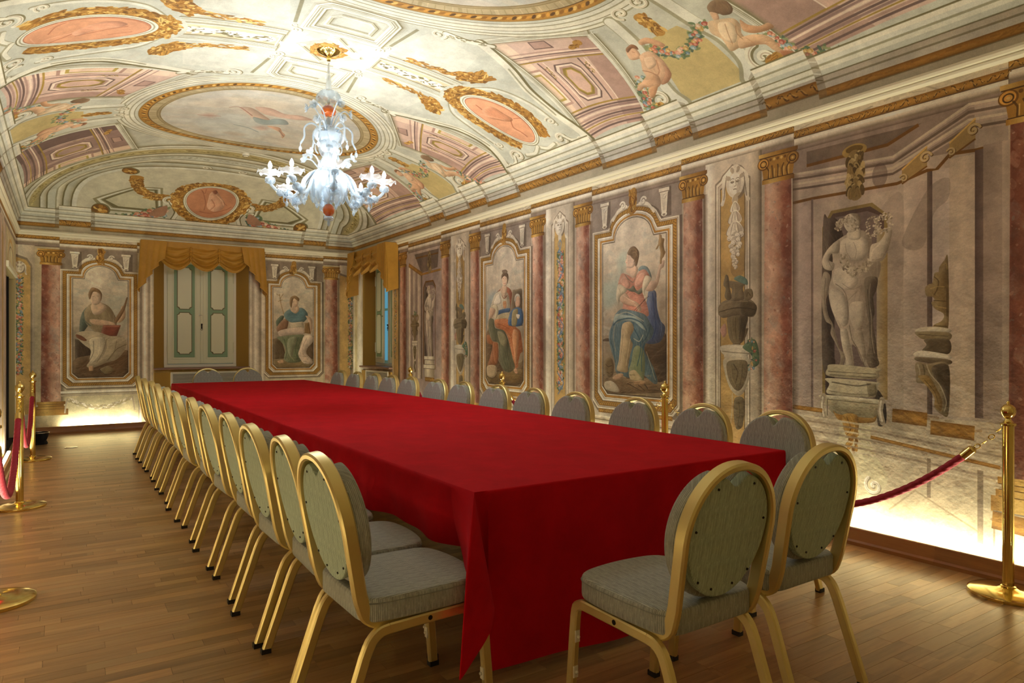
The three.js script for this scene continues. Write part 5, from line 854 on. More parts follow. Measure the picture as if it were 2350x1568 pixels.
function endCove(at) {   // at(t, p): p = distance from the middle line
  const A = (hw, h, t0 = 0.33, n = 40) => Array.from({ length: n + 1 }, (_, i) => { const k = PI * i / n; return at(t0 + (h - t0) * Math.sin(k) ** 0.82, -hw * Math.cos(k)); });
  const arch = (hw, h, c) => { if (c === K.edge) soft(0.03, () => poly(A(hw + 0.02, h + 0.03), '#9a9070')); poly(A(hw, h), c); };
  for (const [hw, h, c] of [[2.62, 2.95, K.edge], [2.59, 2.92, K.cream], [2.52, 2.84, K.shade], [2.49, 2.81, '#dcdac8'], [2.45, 2.76, '#b5a878'], [2.30, 2.52, K.edge], [2.28, 2.49, K.cream], [2.20, 2.38, K.edge], [2.18, 2.36, K.ground], [2.08, 2.20, K.shade], [2.06, 2.17, '#dcdac8'], [1.99, 2.06, K.edge], [1.97, 2.03, K.ground], [1.88, 1.90, K.edge], [1.86, 1.88, K.cream], [1.80, 1.82, '#c9c6b0']]) arch(hw, h, c);
  leaves(A(2.375, 2.64, 0.4, 60), 0.10, ['#94854a', '#cfc48c', '#b3a468', '#7d6f3c'], 420, 1.2); leaves(A(2.13, 2.28, 0.6, 60).slice(8, 52), 0.06, [K.cream, K.shade, K.edge], 200, 1.1);
  for (const s of [-1, 1]) {   // sunk panels and rosettes
    const pn = (i) => [[0.42 + i, 0.66 + i], [0.42 + i, 1.42 - i * 2], [0.62, 1.56 - i * 1.6], [1.02 - i, 1.06], [1.06 - i, 0.72 + i]].map(([t, p]) => at(t, s * p)); for (const [i, c] of [[-0.02, '#8f8868'], [0.012, K.cream], [0.04, K.shade], [0.052, K.edge], [0.085, '#c3c0a4']]) poly(pn(i), c);
    for (const [t, p, r] of [[0.40, 1.49, 0.115], [1.48, 1.16, 0.10]]) { const q = at(t, s * p); oval(q[0] + 0.012, q[1] - 0.012, r * 1.1, r * 1.1, K.edge); oval(q[0], q[1], r, r, C.goldLo); for (let i = 0; i < 14; i++) { const a = rr(0, 6.3); oval(q[0] + r * 0.55 * Math.cos(a), q[1] + r * 0.55 * Math.sin(a), r * 0.34, r * 0.18, golds[i % 6], a); } oval(q[0], q[1], r * 0.25, r * 0.25, C.goldHi); }
    leaves([at(1.28, s * 1.06), at(1.02, s * 1.03), at(0.82, s * 0.84), at(0.82, s * 0.62)], 0.17, golds, 330, 1.1, '#94692c'); { const q = at(1.32, s * 1.06); oval(q[0], q[1], 0.09, 0.05, C.gold); }
    const v = at(0.74, s * 0.58); volute(v[0], v[1], 0.14, 1, s, 0.34, '#dfddcb', K.edge); brush([at(0.70, s * 0.55), at(0.50, s * 0.46), at(0.34, s * 0.50)], K.edge, 0.07); brush([at(0.71, s * 0.55), at(0.51, s * 0.45), at(0.35, s * 0.49)], '#dcdac8', 0.05); const w = at(0.34, s * 0.20); volute(w[0], w[1], 0.13, 2, -s, 0.36, '#dfddcb', K.edge);
    posies([at(0.50, s * 0.66), at(0.36, s * 0.86), at(0.30, s * 1.05), at(0.22, s * 1.22)], 0.20, 90); blob([at(0.62, s * 0.60), at(0.52, s * 0.76), at(0.38, s * 0.82), at(0.40, s * 0.62)], '#a88066'); const w2 = at(1.93, s * 0.24); volute(w2[0], w2[1], 0.06, 0, s, 0.4, '#dfddcb', K.edge);
  }
  const W = []; for (let i = 0; i <= 48; i++) { const a = i / 48 * 2 * PI; W.push(at(0.84 + 0.47 * Math.sin(a), 0.455 * Math.cos(a))); } leaves(W, 0.22, golds, 640, 1.15, '#a06c24');
  const e = (k, c) => poly(Array.from({ length: 40 }, (_, i) => { const a = i / 40 * 2 * PI; return at(0.85 + 0.44 * k * Math.sin(a), 0.38 * k * Math.cos(a)); }), c); e(1.06, K.edge); e(1.04, '#dcdac8'); e(0.985, K.shade); e(0.96, K.cream); e(0.93, K.terraLo); e(0.91, K.terra);
}
function vaultPainting() {
  rnd = mulberry(61);
  rect(0, 0, CWm, CLm, K.ground);
  for (let i = 0; i < 900; i++) { const x = rr(0, CWm), y = rr(0, CLm), l = rr(0.05, 0.3); brush([[x, y], [x + rr(-l, l), y + rr(-l, l)], [x + rr(-l, l), y + rr(-l, l)]], ['#cfcfc0', '#b2b29e', '#b4b4a6', '#c9c8b4'][i % 4], rr(0.02, 0.1), 0.25); }
  const L = (c) => (t, d) => [t, c + d], Rr = (c) => (t, d) => [CWm - t, c + d];
  const mirror = (f) => (t, d) => f(t, -d);
  // ends
  for (const flip of [0, 1]) { const at = (t, p) => [MX + p, flip ? t : CLm - t]; endCove(at); if (!flip) figure(FIG.med_end); }
  // side coves
  for (const side of [L, Rr]) {
    for (const cz of [OZ, CLm - OZ]) for (const s of [-1, 1]) {
      const toEnd = (cz < MZ) === (s < 0), f = side(cz), at = s > 0 ? f : mirror(f);
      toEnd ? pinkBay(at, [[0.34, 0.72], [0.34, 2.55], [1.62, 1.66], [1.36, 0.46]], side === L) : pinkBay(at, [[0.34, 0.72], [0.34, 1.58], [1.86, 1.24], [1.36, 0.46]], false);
      if (!toEnd) { brush([at(1.86, 1.24), at(1.45, 1.40), at(1.12, 1.56), at(0.75, 1.60), at(0.36, 1.50)], K.edge, 0.10); brush([at(1.87, 1.25), at(1.46, 1.415), at(1.13, 1.575), at(0.76, 1.62), at(0.37, 1.52)], '#dcdac8', 0.075); brush([at(1.46, 1.42), at(1.13, 1.58), at(0.76, 1.625)], K.shade, 0.02); }
      else { brush([at(1.62, 1.66), at(1.15, 2.02), at(0.7, 2.28), at(0.36, 2.50)], K.edge, 0.05, 0.6); }
    }
  }
  // second pass over the ends so that the arches lie over the bays
  for (const cz of [OZ, CLm - OZ]) skyOval(cz, () => { if (cz === OZ) { g.save(); g.translate(0, CLm); g.scale(1, -1); figure(FIG.sky_figs, 0.6, 0, 0); g.restore(); } else figure(FIG.sky_figs, 0.6, 0, 0); });
  for (const side of [L, Rr]) for (const cz of [OZ, CLm - OZ]) puttiPier(side(cz), () => { g.save(); if (side === L) { g.translate(CWm, 0); g.scale(-1, 1); } g.translate(0, cz - OZ); figure(FIG.putto_far); g.restore(); }, () => { g.save(); if (side === L) { g.translate(CWm, 0); g.scale(-1, 1); } g.translate(0, cz - OZ); figure(FIG.putto_near); g.restore(); });
  // middle bay with the chandelier
  const H = 0.30;
  for (const s of [-1, 1]) {
    const y0 = MZ + s * 0.36, y1 = MZ + s * 0.80; const rc = (i) => [[MX - H + i, y0 + s * i], [MX + H - i, y0 + s * i], [MX + H - i, y1 - s * (i + 0.06)], [MX + H - i - 0.06, y1 - s * i], [MX - H + i + 0.06, y1 - s * i], [MX - H + i, y1 - s * (i + 0.06)]];
    mouldings(P2(rc(0)), 0.10); mouldings(P2(rc(0.12)), 0.035);
    for (const e of [-1, 1]) {   // long ornamented panels towards the medallions, cream fields either side
      const X = (q) => MX + e * q; poly([[X(0.42), MZ + s * 0.33], [X(1.10), MZ + s * 0.42], [X(1.05), MZ + s * 0.78], [X(0.55), MZ + s * 0.82]], '#c9c9ba');
      mouldings(P2([[X(0.40), MZ + s * 0.18], [X(1.22), MZ + s * 0.18]], false), 0.085); leaves([[X(0.62), MZ + s * 0.27], [X(0.95), MZ + s * 0.30], [X(1.20), MZ + s * 0.40], [X(1.26), MZ + s * 0.52]], 0.09, golds, 110, 1.2); leaves([[X(1.12), MZ + s * 0.34], [X(1.24), MZ + s * 0.44], [X(1.27), MZ + s * 0.54]], 0.17, golds, 80, 1.2);
      const v = [X(0.62), MZ + s * 0.86]; volute(v[0], v[1], 0.075, 0.6, e * s, 0.34, '#dfddcb', K.edge); brush([[X(0.66), MZ + s * 0.92], [X(0.86), MZ + s * 0.93], [X(1.05), MZ + s * 1.02]], K.edge, 0.06, 0.8); brush([[X(0.66), MZ + s * 0.915], [X(0.86), MZ + s * 0.92], [X(1.05), MZ + s * 1.01]], '#dfddcb', 0.045); leaves([[X(0.70), MZ + s * 0.90], [X(0.85), MZ + s * 0.93], [X(1.0), MZ + s * 1.0]], 0.06, ['#dfddcb', K.shade, K.edge], 30, 1);
      lines([[X(0.46), MZ + s * 0.82], [X(0.40), MZ + s * 0.40]], K.edge, 0.03, false, 0.7);
    }
  }
  for (const e of [-1, 1]) { const X = (q) => MX + e * q; poly([[X(0.42), MZ - 0.12], [X(1.20), MZ - 0.12], [X(1.20), MZ + 0.12], [X(0.42), MZ + 0.12]], '#cdbf9c'); mouldings(P2([[X(0.42), MZ - 0.12], [X(1.20), MZ - 0.12], [X(1.20), MZ + 0.12], [X(0.42), MZ + 0.12]]), 0.028); leaves([[X(0.48), MZ], [X(0.8), MZ + 0.01], [X(1.16), MZ]], 0.12, ['#f6f2e8', '#e3dcc8', K.edge, '#f6f2e8'], 120, 1); }
  poly([[MX - 0.26, MZ], [MX, MZ - 0.26], [MX + 0.26, MZ], [MX, MZ + 0.26]], '#d3cab2'); mouldings(P2([[MX - 0.26, MZ], [MX, MZ - 0.26], [MX + 0.26, MZ], [MX, MZ + 0.26]]), 0.04); const w = []; for (let i = 0; i <= 20; i++) { const a = i / 20 * 2 * PI; w.push([MX + 0.13 * Math.cos(a), MZ + 0.13 * Math.sin(a)]); } leaves(w, 0.075, golds, 90, 1.1, '#a87a30');
  for (const s of [-1, 1]) for (const e of [-1, 1]) { const x = MX + e * 0.36, y = MZ + s * 0.27; volute(x, y, 0.05, rr(0, 3), e, 0.35, '#dfddcb', K.edge); volute(x + e * 0.03, y + s * 0.08, 0.035, rr(0, 3), -e, 0.35, '#dfddcb', K.edge); }
  for (let i = 0; i < 26; i++) { const a = rr(0, 6.3), q = rr(0.16, 0.5), x = MX + q * Math.cos(a), y = MZ + q * Math.sin(a) * 0.9, r = rr(0.012, 0.05); blob(Array.from({ length: 9 }, (_, k) => { const b = k / 9 * 2 * PI, m = r * rr(0.4, 1.5); return [x + m * Math.cos(b), y + m * Math.sin(b)]; }), '#faf7f0', 0.95); }   // bare patches where the paint has flaked
  for (const [side, fig] of [[L, FIG.med_left], [Rr, FIG.med_right]]) medallion(side(MZ), () => figure(fig));
  for (const side of [L, Rr]) coveCornice(side(0), CLm, [[OZ - 0.78, OZ - 0.36], [OZ + 0.36, OZ + 0.78], [MZ - 0.72, MZ + 0.72], [CLm - OZ - 0.78, CLm - OZ - 0.36], [CLm - OZ + 0.36, CLm - OZ + 0.78]]);
  for (const flip of [0, 1]) { const at = (t, d) => [d, flip ? t : CLm - t]; clipTo(() => { const e = 0.345; g.moveTo(...at(-0.01, -0.01)); g.lineTo(...at(-0.01, CWm + 0.01)); g.lineTo(...at(0.6, CWm - 0.6)); g.lineTo(...at(0.6, 0.6)); g.closePath(); }, () => coveCornice(at, CWm, [[0.78, 1.20], [CWm - 1.20, CWm - 0.78]])); }
}
// one painted area -> texture and material
function painted(w, h, a0, a1, b0, b1, draw, bump, grain = 1.35) {
  const c = canvas(w, h), x = c.getContext('2d'); g = x; pxm = w / (a1 - a0); view = [w, h]; x.setTransform(w / (a1 - a0), 0, 0, -h / (b1 - b0), -a0 * w / (a1 - a0), h + b0 * h / (b1 - b0)); draw(); x.setTransform(1, 0, 0, 1, 0, 0);
  const im = x.getImageData(0, 0, w, h), d = im.data, px = (a1 - a0) / w, py = (b1 - b0) / h;   // brush grain, stains and the weave of old repairs
  const speck = mulberry(w * 31 + h);
  for (let j = 0; j < h; j++) for (let i = 0; i < w; i++) {
    const X = (a0 + i * px), Y = (b1 - j * py), o = (j * w + i) * 4;
    const n = 1 + grain * (0.20 * (nz(NG, X * 95, Y * 60) - 0.5) + 0.30 * (nz(NF, X * 26, Y * 21) - 0.5) + 0.26 * (nz(NG, X * 240, Y * 240) - 0.5) + 0.10 * (speck() - 0.5) + 0.05 * (nz(NF, X * 8, Y * 330) - 0.5)), s = nz(NF, X * 13 + 90, Y * 11 + 40), k = s > 0.60 ? 1 - (s - 0.60) * 0.55 : 1;
    d[o] = clamp8(d[o] * n * k); d[o + 1] = clamp8(d[o + 1] * n * k * (k < 1 ? 0.995 : 1)); d[o + 2] = clamp8(d[o + 2] * n * k * (k < 1 ? 0.985 : 1));
  }
  x.putImageData(im, 0, 0);
  const t = new THREE.CanvasTexture(c); t.colorSpace = THREE.SRGBColorSpace; t.anisotropy = 8; const b = plasterBump.clone(); b.repeat.set((a1 - a0) * 1.1, (b1 - b0) * 1.1); b.needsUpdate = true;
  return std({ map: t, roughness: 0.82, bumpMap: b, bumpScale: bump });
}
const SW = ZB - ZN;
const fresco = {
  right: [painted(1574, 820, 0, 5.70, 0, SPRING, rightWall, 0.0025), painted(1122, 1485, 5.70, 7.945, 0, SPRING, rightWall, 0.004), painted(1551, 1782, 7.945, 10.53, 0, SPRING, rightWall, 0.005), painted(320, 500, 10.53, SW, 0, SPRING, rightWall, 0.006)],
  back: painted(1400, 833, XL, XR, 0, SPRING, backWall, 0.003), left: painted(2048, 490, ZN, ZB, 0, SPRING, leftWall, 0.003),
  ceiling: [painted(1762, 2048, 0, CWm, 0, MZ, vaultPainting, 0.002, 0.85), painted(1762, 2048, 0, CWm, MZ, CLm, vaultPainting, 0.002, 0.85)],
};
// ---------------------------------------------------------------- the room
const WALL_T = 0.34;
// slabs: [a0, a1, y0, y1, material index, texture span a-from, a-to]; `at` maps (a, y, depth behind the face) to a world position
function wall(name, slabs, at, mats) {
  const list = [];
  for (const [a0, a1, y0, y1, mi, t0, t1] of slabs) {
    const g = new THREE.BoxGeometry(1, 1, 1), p = g.attributes.position, uv = g.attributes.uv;
    for (let i = 0; i < p.count; i++) {
      const a = p.getX(i) < 0 ? a0 : a1, y = p.getY(i) < 0 ? y0 : y1, q = p.getZ(i) < 0 ? WALL_T : 0, w = at(a, y, q);
      p.setXYZ(i, w.x, w.y, w.z); uv.setXY(i, (a - t0) / (t1 - t0), y / SPRING);
    }
    const h = g.toNonIndexed(); h.clearGroups(); h.computeVertexNormals(); h.userData.mi = mi; list.push(h);
  }
  const g = mergeGeometries(list, true); g.groups.forEach((q, i) => { q.materialIndex = list[i].userData.mi; });
  return struct(name, g, mats);
}
// right-hand wall: s runs from the far corner towards the camera
const rightAt = (s, y, q) => V(XR + q, y, ZB - s);
const W2 = { s0: 0.50, s1: 1.80, y0: 0.92, y1: 2.72 };          // window in the right-hand wall
const RT = [0, 5.70, 7.945, 10.53, ZB - ZN];
wall('wall_right', [
  [0, W2.s0, 0, SPRING, 0, RT[0], RT[1]], [W2.s0, W2.s1, 0, W2.y0, 0, RT[0], RT[1]], [W2.s0, W2.s1, W2.y1, SPRING, 0, RT[0], RT[1]], [W2.s1, RT[1], 0, SPRING, 0, RT[0], RT[1]],
  [RT[1], RT[2], 0, SPRING, 1, RT[1], RT[2]], [RT[2], RT[3], 0, SPRING, 2, RT[2], RT[3]], [RT[3], RT[4], 0, SPRING, 3, RT[3], RT[4]],
], rightAt, fresco.right);
// back wall: a = x
const W1 = { x0: 1.17, x1: 2.59, y0: 0.92, y1: 2.72 };
wall('wall_back', [
  [XL - WALL_T, XL, 0, SPRING, 1, XL, XR], [XR, XR + WALL_T, 0, SPRING, 1, XL, XR],
  [XL, W1.x0, 0, SPRING, 0, XL, XR], [W1.x1, XR, 0, SPRING, 0, XL, XR], [W1.x0, W1.x1, 0, W1.y0, 0, XL, XR], [W1.x0, W1.x1, W1.y1, SPRING, 0, XL, XR],
], (a, y, q) => V(a, y, ZB + q), [fresco.back, M.ochre]);
// left-hand wall: a = d, doorway near the far corner
const DR = { d0: 10.08, d1: 11.86, y1: 2.24 };
wall('wall_left', [
  [ZN, DR.d0, 0, SPRING, 0, ZN, ZB], [DR.d1, ZB, 0, SPRING, 0, ZN, ZB], [DR.d0, DR.d1, DR.y1, SPRING, 0, ZN, ZB],
], (a, y, q) => V(XL - q, y, a), [fresco.left]);
wall('wall_front', [[XL - WALL_T, XR + WALL_T, 0, SPRING, 0, XL, XR]], (a, y, q) => V(a, y, ZN - q), [M.plaster]);

// pavilion vault with an elliptical cove on all four sides
const ARC = (() => { const N = 2000, t = [0]; const pr = (d) => RISE * Math.sqrt(Math.max(0, 1 - (1 - d / HALF) ** 2)); for (let i = 0; i < N; i++) t.push(t[i] + Math.hypot(HALF / N, pr(HALF * (i + 1) / N) - pr(HALF * i / N))); return { N, t, L: t[N] }; })();
function arc(d) { if (d >= HALF) return ARC.L + d - HALF; const q = Math.max(0, d) / HALF * ARC.N, i = Math.min(ARC.N - 1, Math.floor(q)); return ARC.t[i] + (ARC.t[i + 1] - ARC.t[i]) * (q - i); }
const CW = 2 * ARC.L, CL = 2 * ARC.L + (ZB - ZN) - 2 * HALF;     // size of the unrolled vault
const unrollX = (x) => (x < XC ? arc(x - XL) : CW - arc(XR - x));
const unrollD = (d) => (d < ZN + HALF ? arc(d - ZN) : d > ZB - HALF ? CL - arc(ZB - d) : ARC.L + d - ZN - HALF);
const vaultY = (x, d) => { const q = Math.max(0, Math.min(HALF, x - XL, XR - x, d - ZN, ZB - d)); return SPRING + RISE * Math.sqrt(Math.max(0, 1 - (1 - q / HALF) ** 2)); };
{
  const knots = (w0, w1) => { const a = []; for (let i = 0; i <= 26; i++) a.push(HALF * (1 - Math.cos(i / 26 * PI / 2))); const r = a.map((q) => w0 + q), l = a.map((q) => w1 - q).reverse(); const gap = l[0] - r[r.length - 1], k = Math.max(0, Math.round(gap / 0.25)); const mid = []; for (let i = 1; i < k; i++) mid.push(r[r.length - 1] + gap * i / k); return gap > 1e-6 ? [...r, ...mid, ...l] : [...r, ...l.slice(1)]; };
  const xs = knots(XL, XR), ds = knots(ZN, ZB), half = (ZN + ZB) / 2;
  const sheet = (d0, d1, t0, t1) => {
    const dd = ds.filter((d) => d > d0 + 1e-4 && d < d1 - 1e-4); dd.unshift(d0); dd.push(d1);
    const pos = [], uv = [], idx = [], n = xs.length;
    for (const d of dd) for (const x of xs) { pos.push(x, vaultY(x, d), -d); uv.push(unrollX(x) / CW, (unrollD(d) - t0) / (t1 - t0)); }
    for (let j = 0; j < dd.length - 1; j++) for (let i = 0; i < n - 1; i++) {
      const a = j * n + i, b = a + 1, c = a + n, e = c + 1; 
      const xm = (xs[i] + xs[i + 1]) / 2, dm = (dd[j] + dd[j + 1]) / 2;   // split every cell along the groin direction
      ((xm < XC) === (dm < half)) ? idx.push(a, b, e, a, e, c) : idx.push(a, b, c, b, e, c);
    }
    const g = new THREE.BufferGeometry(); g.setAttribute('position', new THREE.Float32BufferAttribute(pos, 3)); g.setAttribute('uv', new THREE.Float32BufferAttribute(uv, 2)); g.setIndex(idx); g.computeVertexNormals(); return g.toNonIndexed();
  };
  const roof = box(XR - XL + 0.68, 0.2, ZB - ZN + 0.68, XC, 4.05, -half).toNonIndexed();
  const sides = merge([box(0.3, 1.0, ZB - ZN + 0.68, XL - 0.19, SPRING + 0.5, -half), box(0.3, 1.0, ZB - ZN + 0.68, XR + 0.19, SPRING + 0.5, -half), box(XR - XL + 0.6, 1.0, 0.3, XC, SPRING + 0.5, -(ZB + 0.19)), box(XR - XL + 0.6, 1.0, 0.3, XC, SPRING + 0.5, -(ZN - 0.19))]);
  const mid = unrollD(half), g = mergeGeometries([sheet(ZN, half, 0, mid), sheet(half, ZB, mid, CL), merge([roof, sides])], true);
  struct('ceiling', g, [fresco.ceiling[0], fresco.ceiling[1], M.plaster]);
}
// the real plaster moulding that divides wall and vault (a dark gap above it)
{
  const prof = [[0, 2.885], [0.018, 2.887], [0.03, 2.897], [0.034, 2.908], [0.03, 2.915], [0.046, 2.922], [0.054, 2.936], [0.052, 2.950], [0.040, 2.957], [0, 2.958]];
  const run = (name, at, l) => {
    const pos = [], idx = []; for (const a of [0, l]) for (const [q, y] of prof) { const p = at(a, y, q); pos.push(p.x, p.y, p.z); }
    const n = prof.length; for (let j = 0; j < n; j++) { const k = (j + 1) % n; idx.push(j, n + j, k, k, n + j, n + k); }
    const g = new THREE.BufferGeometry(); g.setAttribute('position', new THREE.Float32BufferAttribute(pos, 3)); g.setIndex(idx); struct(name, crease(g.toNonIndexed(), 0.5), M.moulding);
  };
  run('trim_1', (a, y, q) => V(XR - q, y, ZB - a), ZB - ZN);
  run('trim_2', (a, y, q) => V(XL + a, y, ZB - q), XR - XL);
  run('trim_3', (a, y, q) => V(XL + q, y, ZN + a), ZB - ZN);
}
// skirtings: a stepped board standing 9 cm off the wall, the LED strip lies in the trough behind it
function skirting(name, at, l) {
  const prof = [[0.075, 0], [0.118, 0], [0.118, 0.022], [0.108, 0.034], [0.104, 0.050], [0.100, 0.104], [0.096, 0.110], [0.080, 0.110], [0.078, 0.104], [0.075, 0.06]];
  const pos = [], uv = [], idx = [], n = prof.length;
  for (const a of [0, l]) for (const [q, y] of prof) { const p = at(a, y, q); pos.push(p.x, p.y, p.z); uv.push(a, y + q); }
  for (let j = 0; j < n; j++) { const k = (j + 1) % n; idx.push(j, n + j, k, k, n + j, n + k); }
  for (let j = 1; j < n - 1; j++) idx.push(0, j, j + 1, n, n + j + 1, n + j);
  const g = new THREE.BufferGeometry(); g.setAttribute('position', new THREE.Float32BufferAttribute(pos, 3)); g.setAttribute('uv', new THREE.Float32BufferAttribute(uv, 2)); g.setIndex(idx);
  return struct(name, crease(g.toNonIndexed(), 0.4), M.skirting);
}
skirting('baseboard_right', (a, y, q) => V(XR - q, y, ZN + a), ZB - 0.02 - ZN);
skirting('baseboard_back', (a, y, q) => V(XL + 0.02 + a, y, ZB - q), XR - XL - 0.14);
skirting('baseboard_left', (a, y, q) => V(XL + q, y, ZN + a), DR.d0 - ZN);
// LED strips: a glowing diffuser and an area light of the same size just above it
const stripGlow = std({ color: '#000000', emissive: STRIP_COLOR, emissiveIntensity: STRIP * 0.16, roughness: 0.6 });
function ledStrip(label, centre, length, alongX) {
  const t = thing('led_strip', label, 'light strip', [centre[0], centre[1], centre[2]], 0, 'LED strips behind the skirting boards');
  const w = alongX ? length : 0.03, l = alongX ? 0.03 : length;
  part('channel', box(w + 0.006, 0.012, l + 0.006, 0, -0.006, 0), M.white, t);
  part('diffuser', rbox(w, 0.010, l, 0.004, 0, 0.005, 0), stripGlow, t);
  const a = new THREE.RectAreaLight(STRIP_COLOR, STRIP, w, l); a.rotation.x = PI / 2; a.position.y = 0.013; a.name = 'glow'; t.add(a);
  return t;
}
ledStrip('long glowing strip behind the skirting of the right-hand wall', [XR - 0.042, 0.064, 5.2], 8.9, false);
ledStrip('long glowing strip behind the skirting of the left-hand wall by the rope barrier', [XL + 0.042, 0.064, 5.2], 9.2, false);
ledStrip('short glowing strip at the foot of the back wall under the lute player fresco', [0.47, 0.064, ZB - 0.042], 0.98, true);
ledStrip('short glowing strip at the foot of the back wall right of the radiator grille', [3.36, 0.064, ZB - 0.042], 0.98, true);

// parquet of narrow oak strips laid across the room
{
  const floor = struct('floor', box(XR - XL + 0.7, 0.2, ZB - ZN + 0.7, XC, -0.112, -(ZN + ZB) / 2), M.subfloor);
  const R = mulberry(77), rows = [], w = 0.0705, th = 0.0125;
  for (let d = ZN; d < ZB; d += w) { let x = XL - R() * 0.4; while (x < XR) { const l = 0.32 + R() * 0.42; rows.push([Math.max(XL, x), Math.min(XR, x + l), d, Math.min(ZB, d + w)]); x += l; } }
  const c33 = Math.cos(0.58016), s33 = Math.sin(0.58016);
  const geo = ([x0, x1, d0, d1]) => {
    const g = box(x1 - x0 - 0.0012, th, d1 - d0 - 0.0012, (x0 + x1) / 2, -th / 2 - R() * 0.0003, -(d0 + d1) / 2), p = g.attributes.position, k = 0.74 + 0.42 * R(), warm = R();
    const c = [0.46 * k, (0.285 + 0.02 * warm) * k, (0.135 + 0.022 * warm) * k], col = [], uv = [], ou = R() * 5, ov = R() * 5;
    for (let i = 0; i < p.count; i++) { col.push(...c); uv.push(p.getX(i) + ou, -p.getZ(i) + ov); }
    g.setAttribute('color', new THREE.Float32BufferAttribute(col, 3)); g.setAttribute('uv', new THREE.Float32BufferAttribute(uv, 2)); return g;
  };
  const scored = rows.map((r) => {   // how large a strip shows from where the photograph was taken
    const x = (r[0] + r[1]) / 2, d = (r[2] + r[3]) / 2, zc = x * s33 + d * c33, xr = x * c33 - d * s33, u = xr / zc * 1567 + 1175, v = 791 + 1567 * 1.305 / zc;
    const hidden = zc < 0.5 || u < -60 || u > 2410 || v > 1600 || (x > 1.3 && x < 3.3 && d > 2.3 && d < 10.8); return [hidden ? 0 : (r[1] - r[0]) / (zc ** 3), r];
  }).sort((a, b) => b[0] - a[0]);
  const rest = [];
  scored.forEach(([q, r], i) => { const g = geo(r); if (i < 300) part('plank', g, M.plank, floor); else rest.push(g.toNonIndexed()); });
  const far = part('far_planks', mergeGeometries(rest), M.plank, floor); far.userData.kind = 'stuff';
}
